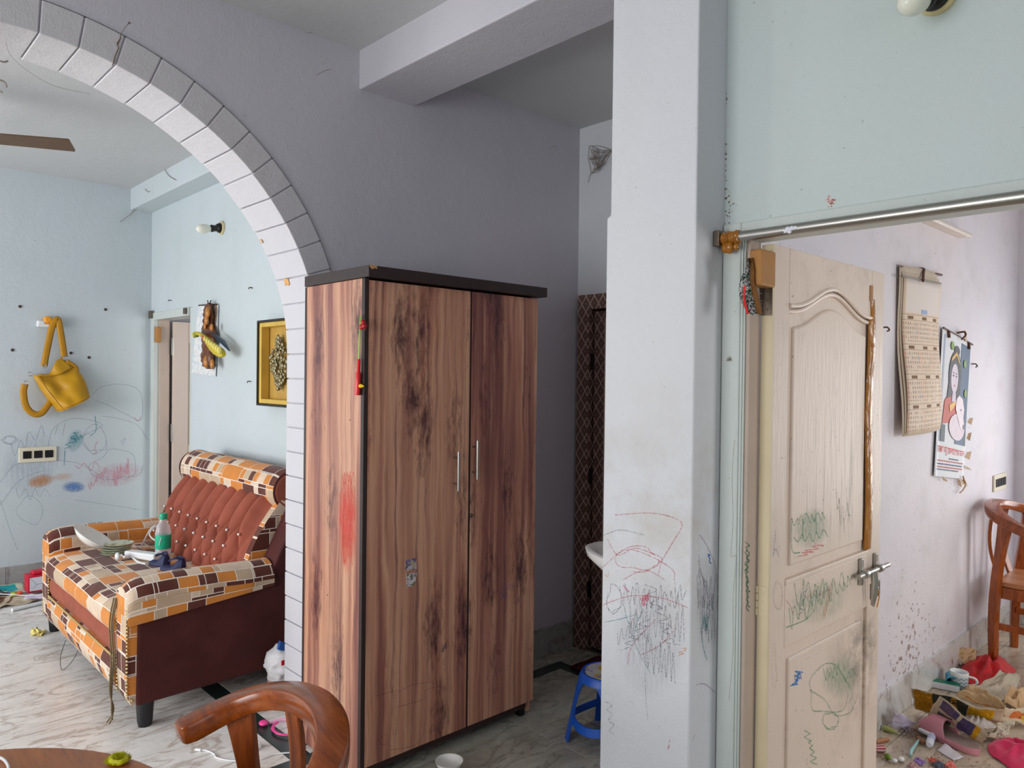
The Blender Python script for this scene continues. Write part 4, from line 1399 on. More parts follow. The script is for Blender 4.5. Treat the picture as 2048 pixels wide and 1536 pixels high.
for px, pyy, r in ((415, 625, 0.03), (413, 640, 0.026), (423, 655, 0.02), (410, 652, 0.018), (420, 716, 0.04), (412, 724, 0.032), (424, 728, 0.026)):
    q = at(px, pyy, 'X', XS - 0.07)
    MB().ball(q, r, 12, 8, (0.5, 0.8, 1.3)).build('relief', CARVG if r < 0.033 else CARV, hang, smooth=True)
MB().tube(catmull([at(415, 601, 'X', XS - 0.03), at(418, 608, 'X', XS - 0.05), at(422, 601, 'X', XS - 0.03)], 5), 0.004, 6).build('hook', BAKE, hang)
PEAY = plain('peacock_yellow', srgb(206, 184, 40), 0.35, var=0.3, scale=40)
pea = tag(empty('bird_ornament', at(440, 712, 'X', XS - 0.1)), 'yellow bird ornament with scalloped tail across the carved hanging', 'ornament')
bx_ = XS - 0.11
ln = [at(390, 674, 'X', bx_), at(389, 667, 'X', bx_), at(397, 667, 'X', bx_), at(408, 674, 'X', bx_), at(418, 684, 'X', bx_), at(430, 697, 'X', bx_), at(447, 711, 'X', bx_)]
MB().tube(catmull(ln, 5), [0.012 + 0.0003 * i if i < 14 else (0.016 + 0.0017 * (i - 14)) * (1 if i < 28 else (0.85, 0.6, 0.25)[i - 28]) for i in range(31)], 10, flat=0.8).build('body', PEAY, pea, smooth=True)
MB().ball(at(393, 669, 'X', bx_), 0.02, 10, 8).build('head', plain('peacock_green', srgb(126, 140, 50), 0.35, var=0.4), pea, smooth=True)
for k in range(7):
    q = ln[4].lerp(ln[6], k / 6) + Vector((-0.03, -0.006, 0.018 + 0.012 * k / 6))
    MB().ball(q, 0.014 + 0.0012 * k, 8, 6, (0.7, 0.8, 1.2)).build('tail_scallop', plain('peacock_pale', srgb(226, 212, 110), 0.3) if k == 0 else bpy.data.materials['peacock_pale'], pea, smooth=True)
MB().tube([ln[3] + Vector((0.03, -0.03, 0.035)), ln[5] + Vector((0.03, -0.03, 0.05)), ln[6] + Vector((0.03, -0.02, 0.03))], [0.008, 0.024, 0.006], 8, flat=0.4).build('wing', plain('peacock_blue', srgb(34, 58, 76), 0.4), pea, smooth=True)
MB().tube([ln[3] + Vector((-0.014, 0.0, 0.006)), ln[4] + Vector((-0.022, 0, 0.004))], [0.006, 0.01], 8).build('breast', plain('peacock_red', srgb(206, 96, 70), 0.4), pea, smooth=True)

# ---- gilt box frame half hidden by the arch
f0, f1 = at(538, 643, 'X', XS), at(548, 811, 'X', XS)
fy1, fy0, fz1, fz0 = f0.y, 3.80, f0.z, f1.z
GOLD = plain('gold_foil_board', srgb(216, 180, 84), 0.4, 0.5, metal=0.2, var=0.2, scale=9)
GOLDP = plain('gold_lining', srgb(196, 156, 74), 0.45, 0.5, metal=0.15, var=0.25, scale=12)
fr = tag(empty('box_frame', (XS, (fy0 + fy1) / 2, fz0)), 'deep gold box frame with black edge beside the arch', 'picture frame')
xf = XS - 0.075
box('back_board', GOLDP, fr, XS - 0.012, XS - 0.002, fy0, fy1, fz0, fz1)
for nm, mt, y0_, y1_, z0, z1 in (('frame_edge', BAKE, fy1 - 0.012, fy1, fz0, fz1), ('frame_edge', BAKE, fy0, fy0 + 0.012, fz0, fz1), ('frame_edge', BAKE, fy0 + 0.012, fy1 - 0.012, fz0, fz0 + 0.012), ('frame_edge', BAKE, fy0 + 0.012, fy1 - 0.012, fz1 - 0.012, fz1)):
    box(nm, mt, fr, xf, XS - 0.012, y0_, y1_, z0, z1)
i0 = 0.013
for y0_, y1_, z0, z1 in ((fy1 - 0.04, fy1 - i0, fz0 + i0, fz1 - i0), (fy0 + i0, fy0 + 0.04, fz0 + i0, fz1 - i0), (fy0 + 0.04, fy1 - 0.04, fz0 + i0, fz0 + 0.04), (fy0 + 0.04, fy1 - 0.04, fz1 - 0.04, fz1 - i0)):
    box('gold_lining', GOLD, fr, xf + 0.008, XS - 0.014, y0_, y1_, z0, z1, bevel=0.004)
m = MB()
zc, yc_ = (fz0 + fz1) / 2, (fy0 + fy1) / 2 + 0.02
rd = random.Random(8)
for k in range(150):
    t = k / 149
    zz = zc - 0.15 + 0.3 * t
    m.ball((XS - 0.03 - rd.uniform(0, 0.015), yc_ + rd.uniform(-1, 1) * 0.1 * math.sin(PI * t), zz), rd.uniform(0.006, 0.014), 7, 5, (0.6, 1, 1.3))
m.build('silver_relief', plain('silver_relief', srgb(132, 122, 92), 0.4, metal=0.5, var=0.5, scale=50), fr, smooth=True)

# ---- ceiling fan (one blade in view)
FANB = plain('brown_fan_blade', srgb(96, 74, 56), 0.4, var=0.15, scale=8)
FX, FY, FZ = 0.44, 4.68, 2.73
fan = tag(empty('ceiling_fan', (FX, FY, FZ)), 'brown ceiling fan turning out of view over the sitting room', 'fan')
fan['label'] = 'brown ceiling fan with one blade reaching in under the arch'
MB().lathe([(0.03, 0.07), (0.09, 0.06), (0.115, 0.03), (0.115, -0.02), (0.08, -0.05), (0.01, -0.06)], (FX, FY, FZ), 28).build('motor', FANB, fan, smooth=True)
MB().lathe([(0.012, 0.06), (0.012, 0.24), (0.05, 0.245), (0.055, 0.268)], (FX, FY, FZ), 16).build('rod', FANB, fan, smooth=True)
for k in range(3):
    a = math.radians(-27 + 120 * k)
    d, s = Vector((math.cos(a), math.sin(a), 0)), Vector((-math.sin(a), math.cos(a), 0))
    rings = []
    for i in range(15):
        t = i / 12 if i < 12 else (0.985, 0.995, 1.0)[i - 12]
        r = 0.16 + 0.47 * t
        wd = (0.052 + 0.012 * t) * (1 if i < 12 else (1.0, 0.95, 0.82)[i - 12])
        c0 = Vector((FX, FY, FZ)) + d * r
        tw = 0.2
        up = Vector((0, 0, 1))
        e = s * math.cos(tw) - up * math.sin(tw)
        n_ = s * math.sin(tw) + up * math.cos(tw)
        rings.append([c0 + e * wd + n_ * 0.003, c0 - e * wd + n_ * 0.003, c0 - e * wd - n_ * 0.003, c0 + e * wd - n_ * 0.003])
    MB().loft(rings).build('blade', FANB, fan)
    c1 = Vector((FX, FY, FZ))
    MB().tube([c1 + d * 0.1, c1 + d * 0.2], 0.014, 8, flat=0.5).build('blade_arm', FANB, fan)

# ---- nails, plugs and hooks in the plaster
NAILM = plain('rusty_nail', srgb(70, 52, 44), 0.7)
for px, py in ((40, 613), (211, 619), (142, 706), (178, 715), (25, 700)):
    q = LB(px, py)
    MB().lathe([(0.011, 0.0005), (0.010, -0.006), (0.004, -0.008)], (q.x, YL, q.z), 10, 'Y').build('wall_plug', NAILM, wall_bag)
for px, py in ((343, 601), (505, 576), (502, 763)):
    q = at(px, py, 'X', XS)
    MB().tube([q, q + Vector((-0.02, 0, 0.002)), q + Vector((-0.024, 0, -0.008))], 0.0035, 6).build('nail', NAILM, wall_sofa)

# ---- cobwebs and dust threads
WEB = plain('dusty_web', srgb(150, 140, 130), 0.95, 0.05, var=0.3)
def web(name, seeds, parent, r=0.0022):
    m = MB()
    for pts in seeds: m.tube(catmull(pts, 5), r, 4)
    return tag(m.build(name, WEB, parent), kind='stuff')
e = XA - 0.01
W_ = lambda px, py, x=e: at(px, py, 'X', x)
rd = random.Random(5)
hub = [(1178, 292), (1176, 318), (1182, 348), (1196, 338), (1222, 300)]
strands = []
for i in range(34):
    a_, b_ = rd.sample(hub, 2)
    t0, t1 = rd.random(), rd.random()
    c_ = (1200 + rd.uniform(-14, 20), 310 + rd.uniform(-12, 14))
    p0 = W_(a_[0] + (c_[0] - a_[0]) * t0 * 0.6, a_[1] + (c_[1] - a_[1]) * t0 * 0.6, e - rd.uniform(0, 0.04))
    p1 = W_(b_[0] + (c_[0] - b_[0]) * t1 * 0.6, b_[1] + (c_[1] - b_[1]) * t1 * 0.6, e - rd.uniform(0, 0.04))
    strands.append([p0, (p0 + p1) / 2 + Vector((0, 0, -0.012)), p1])
for a_, b_ in zip(hub, hub[1:] + hub[:1]): strands.append([W_(*a_), (W_(*a_) + W_(*b_)) / 2 + Vector((0, 0, 0.01)), W_(*b_)])
strands.append([W_(1182, 345), W_(1178, 355), W_(1176, 365)])
web('cobweb', strands, wall_end, 0.0016)
web('cobweb', [[at(262, 430, 'Y', YL - 0.05), at(270, 416, 'Y', YL - 0.06), at(290, 402, 'Y', YL - 0.1)], [at(240, 444, 'Y', YL - 0.01), at(262, 428, 'Y', YL - 0.03), at(280, 412, 'Y', YL - 0.08)],
               [at(330, 340, 'X', 1.85), at(338, 352, 'X', 1.85), at(352, 360, 'X', 1.85)], [at(290, 378, 'X', 1.85), at(296, 384, 'X', 1.85), at(300, 382, 'X', 1.85)]], wall_bag, 0.0022)
web('cobweb', [[at(0, 122, 'Y', 3.0), at(8, 124, 'Y', 3.0), at(16, 122, 'Y', 3.0)], [at(0, 160, 'Y', 3.0), at(10, 165, 'Y', 3.0), at(13, 175, 'Y', 3.0)], [at(0, 182, 'Y', 3.0), at(5, 186, 'Y', 3.0)]], wall_front, 0.003)
web('dust_thread', [[at(12, 85, 'Y', 2.98), at(22, 112, 'Y', 3.0), at(60, 145, 'Y', 3.05), at(110, 172, 'Y', 3.1), at(180, 188, 'Y', 3.15)], [at(632, 150, 'Y', YW0 - 0.002), at(648, 142, 'Y', YW0 - 0.002), at(662, 138, 'Y', YW0 - 0.002)],
                    [at(1098, 298, 'Y', YW0 - 0.002), at(1108, 292, 'Y', YW0 - 0.002), at(1116, 296, 'Y', YW0 - 0.002)], [at(610, 66, 'Y', YW0 - 0.01), at(640, 62, 'Y', YW0 - 0.02), at(660, 58, 'Y', YW0 - 0.02)]], wall_front, 0.0006)
# crack through one arch block, paint chips
CRK = plain('crack_grime', srgb(120, 98, 78), 0.9, 0.1)
m = MB()
cr = [(242, 66), (240, 78), (234, 88), (237, 96), (230, 112), (227, 126), (224, 132)]
m.tube([at(x, y, 'Y', YW0 - 0.0085) for x, y in cr], [0.0006, 0.0018, 0.003, 0.0015, 0.0015, 0.002, 0.001], 5)
m.tube([at(258, 45, 'Y', YW0), at(250, 55, 'Y', YW0), at(243, 66, 'Y', YW0)], 0.0007, 4)
m.ball(at(258, 46, 'Y', YW0), 0.004, 6, 4)
m.build('crack', CRK, wall_front)
CHIPM = plain('bare_plaster', srgb(205, 178, 150), 0.9)
for px, py, s in ((549, 485, 0.012), (578, 563, 0.022)):
    q = at(px, py, 'X', 1.52 if py < 520 else 1.55)
    th = math.acos(max(-1, min(1, (q.x - AX) / AA)))
    pr2 = arch_pt(math.asin(min(1, (q.z - AZ) / AB)))
    m = MB()
    base = Vector((pr2[0], q.y, pr2[1]))
    tx, tz = -AA * math.sin(math.asin(min(1, (q.z - AZ) / AB))), AB * math.cos(math.asin(min(1, (q.z - AZ) / AB)))
    tv = Vector((tx, 0, tz)).normalized(); nv = Vector((-tv.z, 0, tv.x))
    sh_ = [(-1, -0.6), (-0.2, -0.9), (0.4, -0.5), (1, -0.8), (0.8, 0.5), (0.1, 0.7), (-0.5, 0.4), (-0.9, 0.6)]
    m.poly([base + Vector((0, a_ * s, 0)) + tv * (b_ * s) + nv * 0.0035 for a_, b_ in sh_])
    m.build('paint_chip', CHIPM if s < 0.02 else plain('torn_sticker', srgb(214, 158, 96), 0.6, var=0.5, scale=60), wall_front, solid=0.002)

# ================================================================== chairs, table
def wood(name, a, b, c, rough=0.22, ax=2):
    t = NT(name, rough, 0.5)
    co = t.coord()
    sc_ = [9, 9, 9]; sc_[ax] = 1.4
    v = t.map(co, tuple(sc_))
    n1 = t.noise(v, 2.2, 5, 0.6, 1.4)
    col = t.ramp(n1, [(0.3, a), (0.5, b), (0.7, c)])
    f = t.noise(t.map(co, tuple(q * 7 for q in sc_)), 2.0, 3, 0.6)
    col = t.mix(t.math('MULTIPLY', t.rng(f, 0.5, 0.75), 0.4), col, tuple(q * 0.5 for q in a))
    t.col(col)
    t.inp('Coat Weight', 0.15)
    t.inp('Coat Roughness', 0.15)
    return t.m


TEAKD = wood('polished_teak', srgb(116, 50, 14), srgb(152, 72, 20), srgb(182, 94, 30))
RAILW = wood('polished_teak_rail', srgb(116, 52, 16), srgb(146, 70, 22), srgb(168, 86, 30), ax=0)
SEATW = wood('seat_board', srgb(150, 92, 52), srgb(172, 110, 66), srgb(186, 124, 78), 0.35, ax=1)


def make_chair():
    r = empty('dining_chair', (0, 0, 0))
    W, D, zt, zb = 0.263, 0.211, 0.722, 0.81

    def rail(t): return Vector((-W * math.cos(t), D * math.sin(t) ** 0.8 if math.sin(t) > 0 else 0, zt + (zb - zt) * max(0, math.sin(t)) ** 0.9))
    N = 40
    cen = [rail(PI * k / N) for k in range(N + 1)]
    cen = [cen[0] + Vector((0.002, -0.03, -0.005)), cen[0] + Vector((0.001, -0.022, -0.003))] + cen + [cen[-1] + Vector((-0.001, -0.022, -0.003)), cen[-1] + Vector((-0.002, -0.03, -0.005))]
    rings = []
    M = len(cen)
    for i, p in enumerate(cen):
        tg = (cen[min(i + 1, M - 1)] - cen[max(i - 1, 0)]); tg.z *= 1; tg.normalize()
        sidev = tg.cross(Vector((0, 0, 1))).normalized()
        upv = sidev.cross(tg)
        dd = min(i, M - 1 - i)
        k = 0.72 if dd == 0 else (0.95 if dd == 1 else 1.0)
        hw = (0.029 + 0.007 * math.sin(PI * i / (M - 1))) * k
        hh = 0.025 * (k if dd else 0.8)
        sec = []
        for q in range(16):
            a = 2 * PI * q / 16
            cx_, sy_ = math.cos(a), math.sin(a)
            e_ = 0.24
            sec.append(p + sidev * hw * (abs(cx_) ** e_) * (1 if cx_ >= 0 else -1) + upv * hh * (abs(sy_) ** e_) * (1 if sy_ >= 0 else -1))
        rings.append(sec)
    MB().loft(rings).build('arm_rail', RAILW, r, smooth=True, angle=50)

    def bar(name, pts, wds, ths, mat):
        """flat curved member: pts with width along x-ish dir u and thickness"""
        rings = []
        for (p, u, v), wd, th in zip(pts, wds, ths):
            rings.append([p + u * wd + v * th, p - u * wd + v * th, p - u * wd - v * th, p + u * wd - v * th])
        return MB().loft(rings).build(name, mat, r, smooth=True, bevel=0.004, angle=50)
    for s in (-1, 1):
        t = 0.42 if s < 0 else PI - 0.42
        top = rail(t); tg = (rail(t + 0.05) - rail(t - 0.05)); tg.z = 0; tg.normalize(); nv = Vector((-tg.y, tg.x, 0))
        bot = Vector((s * 0.20, 0.155, 0.0))
        pts, wds, ths = [], [], []
        for k in range(13):
            q = k / 12
            p = bot.lerp(Vector((top.x, top.y, top.z - 0.016)), q)
            p += nv * 0 + Vector((0, 0.02 * math.sin(q * PI), 0))
            pts.append((p, tg, nv))
            wds.append(0.017 + 0.017 * max(0, (q - 0.72) / 0.28) ** 1.6 + 0.006 * math.sin(q * PI))
            ths.append(0.017)
        bar('back_leg', pts, wds, ths, TEAKD)
    for s in (-0.5, 0.5):
        t = PI / 2 + s
        top = rail(t); tg = (rail(t + 0.05) - rail(t - 0.05)); tg.z = 0; tg.normalize(); nv = Vector((-tg.y, tg.x, 0))
        bot = Vector((top.x * 0.85, 0.155, 0.425))
        pts, wds, ths = [], [], []
        for k in range(11):
            q = k / 10
            p = bot.lerp(Vector((top.x, top.y, top.z - 0.016)), q) + Vector((0, 0.03 * math.sin(q * PI), 0))
            pts.append((p, tg, nv)); wds.append(0.02 + 0.004 * q); ths.append(0.008)
        bar('slat', pts, wds, ths, TEAKD)
    # seat with shaped edge
    m = MB().prism([(-0.215, -0.235), (0.215, -0.235), (0.2, 0.16), (-0.2, 0.16)], 'Z', 0.415, 0.44)
    m.build('seat', SEATW, r, bevel=0.008, seg=3)
    for s in (-1, 1):
        m = MB().loft([[(s * 0.195 + a * 0.016, -0.205 + b * 0.016, 0.0) for a, b in ((-1, -1), (1, -1), (1, 1), (-1, 1))], [(s * 0.195 + a * 0.021, -0.205 + b * 0.021, 0.415) for a, b in ((-1, -1), (1, -1), (1, 1), (-1, 1))]])
        m.build('front_leg', TEAKD, r, bevel=0.004)
        box('seat_rail', TEAKD, r, s * 0.193 - 0.012, s * 0.193 + 0.012, -0.184, 0.14, 0.355, 0.414, bevel=0.003)
        box('stretcher', TEAKD, r, s * 0.195 - 0.01, s * 0.195 + 0.01, -0.19, 0.145, 0.19, 0.225, bevel=0.003)
    box('seat_rail', TEAKD, r, -0.175, 0.175, -0.217, -0.195, 0.355, 0.414, bevel=0.003)
    box('seat_rail', TEAKD, r, -0.18, 0.18, 0.145, 0.167, 0.355, 0.414, bevel=0.003)
    box('stretcher', TEAKD, r, -0.185, 0.185, -0.03, -0.01, 0.195, 0.22, bevel=0.003)
    return r


chair = make_chair()
chair2 = copy_tree(chair)
chair.location = (0.63, 1.531, 0); chair.rotation_euler = (0, 0, -1.708)
tag(chair, 'polished teak armchair with curved rail in front of the wardrobe', 'chair', 'teak chairs with curved rails')
chair2.location = (4.985, 0.99, 0); chair2.rotation_euler = (0, 0, 0.0); chair2.scale = (1.06, 1.06, 1.06)
tag(chair2, 'polished teak armchair standing against the bedroom wall', 'chair', 'teak chairs with curved rails')

TABW = wood('table_veneer', srgb(150, 78, 28), srgb(178, 100, 40), srgb(194, 116, 52), 0.4, ax=1)
tab = tag(empty('round_table', (0.05, 1.55, 0)), 'round brown wooden table beside the teak armchair', 'table')
MB().lathe([(0.02, 0.69), (0.47, 0.69), (0.505, 0.698), (0.512, 0.708), (0.506, 0.717), (0.495, 0.72), (0.01, 0.72)], (0.05, 1.55, 0), 72).build('table_top', TABW, tab, smooth=True, angle=30)
MB().lathe([(0.2, 0.0), (0.2, 0.02), (0.06, 0.05), (0.045, 0.1), (0.06, 0.3), (0.045, 0.5), (0.07, 0.66), (0.16, 0.69)], (0.05, 1.55, 0), 32).build('pedestal', TEAKD, tab, smooth=True, angle=40)


def fuzz(name, mat, c, r, h, seed, n=420, th=0.0016):
    rd = random.Random(seed); m = MB()
    for k in range(n):
        a, q = rd.uniform(0, 2 * PI), rd.random() ** 0.5
        p = Vector(c) + Vector((r * q * math.cos(a), r * q * math.sin(a), h * (1 - q * q) * rd.random()))
        d = Vector((rd.uniform(-1, 1), rd.uniform(-1, 1), rd.uniform(0, 1))) * r * 0.35
        m.poly([p, p + Vector((th, th, 0)), p + d + Vector((0, 0, h * 0.15))])
    return m.build(name, mat, None, fix=False)


tc = at(262, 1510, 'Z', 0.722)
tc = Vector((0.05, 1.55, 0.722)) + (tc - Vector((0.05, 1.55, 0.722))).normalized() * 0.48
SCR = plain('yellow_green_tinsel', srgb(206, 204, 30), 0.5, var=0.3, scale=120)
sc_o = tag(empty('tinsel_scrunchie', tc), 'yellow green tinsel scrunchie at the edge of the table', 'scrunchie')
m = MB().tube(catmull([(tc.x + 0.014 * math.cos(a), tc.y + 0.019 * math.sin(a), tc.z + 0.006) for a in [2 * PI * k / 10 for k in range(10)]] + [(tc.x + 0.014, tc.y, tc.z + 0.006)], 3), 0.006, 8)
m.build('band', SCR, sc_o, smooth=True)
fz = fuzz('tinsel_fringe', SCR, tc + Vector((0, 0, 0.002)), 0.024, 0.012, 2, 700, 0.0022)
fz.parent = sc_o; fz.matrix_parent_inverse = sc_o.matrix_world.inverted(); fz['kind'] = 'stuff'
# white lead curling on the table
m = MB().tube(catmull([at(-12, 1512, 'Z', 0.725), at(2, 1516, 'Z', 0.725), at(12, 1524, 'Z', 0.725), at(17, 1538, 'Z', 0.725), at(10, 1560, 'Z', 0.725)], 6), 0.003, 8)
tag(m.build('white_cable', WHITE_P, None, smooth=True), 'short white cable curling on the round table top', 'cable')

# ---- floor of the sitting room and hall
PINK = plain('hot_pink_plastic', srgb(240, 72, 150), 0.3, var=0.05)
PINKL = plain('pale_pink_plastic', srgb(244, 170, 204), 0.3, var=0.05)
hb = tag(empty('hair_band', at(565, 1458, 'Z', 0.0)), 'hot pink plastic hair band lying behind the teak chair', 'hair band')
hc = at(575, 1456, 'Z', 0.01)
MB().tube([(hc.x + 0.058 * math.cos(a), hc.y + 0.075 * math.sin(a), 0.012) for a in [PI * 0.55 + 1.45 * PI * k / 30 for k in range(31)]], 0.007, 8, flat=0.6).build('band', PINK, hb, smooth=True)
MB().tube([at(538, 1446, 'Z', 0.008), at(560, 1439, 'Z', 0.010), at(592, 1440, 'Z', 0.010)], 0.006, 8).build('arm', PINKL, hb, smooth=True)
MB().ball(at(527, 1446, 'Z', 0.012), 0.02, 12, 8, (1, 1.2, 0.55)).build('pad', PINK, hb, smooth=True)
chg = tag(empty('charger_cable', at(440, 1512, 'Z', 0.0)), 'thin white charger cable with plug lying on the marble floor', 'cable')
F_ = lambda px, py, z=0.004: at(px, py, 'Z', z)
MB().tube(catmull([F_(398, 1500), F_(412, 1501), F_(428, 1508), F_(435, 1516), F_(470, 1522), F_(520, 1518), F_(550, 1508), F_(590, 1505)], 8), 0.003, 8).build('lead', WHITE_P, chg, smooth=True)
MB().tube([F_(391, 1499, 0.006), F_(402, 1500, 0.006)], 0.006, 8).build('connector', WHITE_P, chg, smooth=True)
q = F_(507, 1498, 0.0)
box('plug_body', WHITE_P, chg, q.x - 0.02, q.x + 0.025, q.y - 0.025, q.y + 0.02, 0.002, 0.03, bevel=0.006)
MB().tube([F_(488, 1500, 0.014), F_(502, 1498, 0.014)], 0.009, 8).build('plug_neck', WHITE_P, chg, smooth=True)
# bowl in front of the wardrobe
bc = at(898, 1545, 'Z', 0.0)
tag(dish('white_bowl', CER, 0.055, 0.045, bc + Vector((0, 0, 0.001))), 'white bowl on the floor in front of the wardrobe doors', 'bowl')

# ---- carrier bag stuffed behind the sofa
def crumple_bag(name, mat, c, rx, ry, h, seed, parent):
    rings = []
    for j in range(15):
        t = j / 14
        z = h * t
        k = (0.55 + 0.75 * math.sin(PI * (0.12 + 0.78 * t)) ** 0.8) * (1 - 0.45 * smooth01((t - 0.75) / 0.25))
        rings.append([(c[0] + rx * k * math.cos(a) * (1 + 0.4 * mnoise.noise((math.cos(a) * 3 + seed, math.sin(a) * 3, t * 6))), c[1] + ry * k * math.sin(a) * (1 + 0.4 * mnoise.noise((math.cos(a) * 3, math.sin(a) * 3 + seed, t * 7))), c[2] + z) for a in [2 * PI * i / 26 for i in range(26)]])
    return MB().loft(rings).build(name, mat, parent, smooth=True, angle=180)


CARR = plain('white_carrier', srgb(222, 220, 222), 0.45, var=0.06, scale=12, bump=0.6)
bgc = Vector((1.655, 3.335, 0.0))
cb = tag(empty('carrier_bag', bgc), 'crumpled white carrier bag with red print beside the arch foot', 'bag')
crumple_bag('bag_body', CARR, (bgc.x, bgc.y, 0.10), 0.055, 0.06, 0.17, 3, cb)
box('carton', plain('pinkish_card', srgb(206, 140, 128), 0.8), cb, bgc.x - 0.045, bgc.x + 0.01, bgc.y - 0.03, bgc.y + 0.05, 0.001, 0.10, bevel=0.003)
pr3 = at(570, 1324, 'Y', 3.262)
MB().prism([(pr3.x - 0.018, pr3.z - 0.012), (pr3.x + 0.02, pr3.z - 0.010), (pr3.x + 0.02, pr3.z + 0.012), (pr3.x - 0.018, pr3.z + 0.010)], 'Y', 3.258, 3.264).build('red_print', plain('print_red', srgb(210, 26, 50), 0.5), cb)
MB().prism([(1.62, 0.262), (1.67, 0.245), (1.66, 0.285), (1.63, 0.30)], 'Y', 3.29, 3.31).build('blue_flap', plain('blue_plastic', srgb(52, 96, 176), 0.4), cb)

# ---- litter by the wall under the switch plate
REDC = plain('red_card', srgb(208, 30, 60), 0.5)
b0, b1 = at(56, 1184, 'Z', 0.03), at(96, 1182, 'Z', 0.03)
yb = b0.y
rb = tag(empty('red_gift_box', (b0.x, yb, 0)), 'red cardboard box with white front lying by the skirting', 'box')
box('carton', REDC, rb, b0.x, b0.x + 0.25, yb, min(yb + 0.12, YL - 0.03), 0.02, 0.135, bevel=0.003)
fp = box('white_panel', PAPER, rb, b0.x + 0.01, b0.x + 0.24, yb - 0.003, yb + 0.001, 0.032, 0.124)
m = MB()
for (xa, za), (xb_, zb_) in (((0.012, 0.122), (0.05, 0.075)), ((0.05, 0.075), (0.03, 0.05)), ((0.05, 0.075), (0.23, 0.078))):
    m.tube([(b0.x + xa, yb - 0.0035, za), (b0.x + xb_, yb - 0.0035, zb_)], 0.0012, 4)
m.build('fold_line', plain('fold_grey', srgb(160, 166, 180), 0.8), fp)
m = MB().box(b0.x + 0.09, b0.x + 0.096, yb - 0.004, yb - 0.002, 0.098, 0.114).box(b0.x + 0.09, b0.x + 0.106, yb - 0.004, yb - 0.002, 0.098, 0.101)
m.build('letter', plain('print_grey', srgb(150, 158, 176), 0.8), fp)
box('box_lid', REDC, rb, b0.x + 0.03, b0.x + 0.22, yb + 0.02, yb + 0.10, 0.135, 0.16, bevel=0.01)


SHEETF = {}


def sheet(name, mat, corners, amp, seed, label, cat, nu=16, nv=12, freq=3.0, floor_clip=0.002, group=None, parent=None):
    c = [Vector(p) for p in corners]

    def f(u, v):
        p = c[0].lerp(c[1], u).lerp(c[3].lerp(c[2], u), v)
        d = amp * (mnoise.noise((u * freq + seed, v * freq, seed * 0.7)) + 0.5 * abs(mnoise.noise((u * freq * 2.3, v * freq * 2.1 + seed, 2))))
        p = p + Vector((amp * 0.4 * mnoise.noise((u * 3, v * 3, seed + 9)), amp * 0.4 * mnoise.noise((u * 3, v * 3, seed + 5)), d))
        p.z = max(p.z, floor_clip + 0.001 * mnoise.noise((u * 5, v * 5, 1)) + 0.001)
        return p
    SHEETF.setdefault(name, f)
    o = MB().grid(f, nu, nv).build(name, mat, parent, smooth=True, fix=False, solid=0.0012, angle=35)
    if label: tag(o, label, cat, group)
    return o


def newsprint(name, base, panels, lines=True):
    t = NT(name, 0.85, 0.15)
    u, v, _ = t.sep(t.coord('UV'))
    c = base
    ln = t.math('LESS_THAN', t.math('FRACT', t.math('MULTIPLY', v, 26.0)), 0.42)
    colg = t.math('GREATER_THAN', t.math('FRACT', t.math('MULTIPLY', u, 6.0)), 0.1)
    tx = t.math('GREATER_THAN', t.noise(t.map(t.coord('UV'), (60, 26, 1)), 1.0, 2), 0.42)
    if lines:
        c = t.mix(t.math('MULTIPLY', t.math('MULTIPLY', ln, colg), t.math('MULTIPLY', tx, 0.55)), base, tuple(q * 0.35 for q in base))
    for (u0, u1, v0, v1, colr) in panels:
        inside = t.math('MULTIPLY', t.math('MULTIPLY', t.math('GREATER_THAN', u, u0), t.math('LESS_THAN', u, u1)), t.math('MULTIPLY', t.math('GREATER_THAN', v, v0), t.math('LESS_THAN', v, v1)))
        pc_ = t.mix(t.math('MULTIPLY', t.math('GREATER_THAN', t.noise(t.map(t.coord('UV'), (34, 12, 1)), 1.0, 3), 0.55), 0.5), colr, tuple(min(1, q * 1.8 + 0.03) for q in colr))
        c = t.mix(inside, c, pc_)
    c = t.mix(t.math('MULTIPLY', t.rng(t.noise(t.coord(), 9, 4), 0.5, 0.75), 0.35), c, srgb(150, 116, 84))
    t.col(c)
    return t.m


NEWS0 = newsprint('old_newsprint', srgb(206, 190, 166), [(0.1, 0.25, 0.2, 0.9, srgb(90, 56, 44)), (0.36, 0.42, 0.3, 0.8, srgb(110, 80, 66))])
TEALP = newsprint('teal_comic_page', srgb(196, 196, 176), [(0.3, 0.8, 0.1, 0.95, srgb(40, 150, 158)), (0.0, 0.25, 0.2, 0.9, srgb(190, 150, 104))], False)
LILAC = plain('lilac_paper', srgb(206, 194, 214), 0.8, 0.1, var=0.08)
G0 = lambda px, py, z=0.004: at(px, py, 'Z', z)
sheet('comic_page', TEALP, [G0(-20, 1186, 0.01), G0(52, 1184, 0.02), (b0.x + 0.02, YL - 0.05, 0.04), (0.85, YL - 0.05, 0.03)], 0.02, 1, 'teal printed page lying against the back wall skirting', 'paper')
sheet('newspaper_sheet', NEWS0, [G0(-30, 1222), G0(60, 1206), G0(92, 1192, 0.02), G0(-10, 1192, 0.02)], 0.025, 4, 'crumpled beige newspaper sheet in front of the red box', 'newspaper')
sheet('lilac_page', LILAC, [G0(46, 1199, 0.03), G0(96, 1196, 0.03), G0(96, 1186, 0.045), G0(56, 1190, 0.04)], 0.012, 7, 'lilac sheet of paper in front of the red box', 'paper')
q0, q1 = G0(24, 1220, 0.012), G0(112, 1199, 0.012)
tag(MB().tube([q0, q1], 0.014, 10, flat=0.8).build('white_conduit', WHITE_P, None, smooth=False), 'white plastic conduit lying on the marble floor by the sofa', 'pipe')
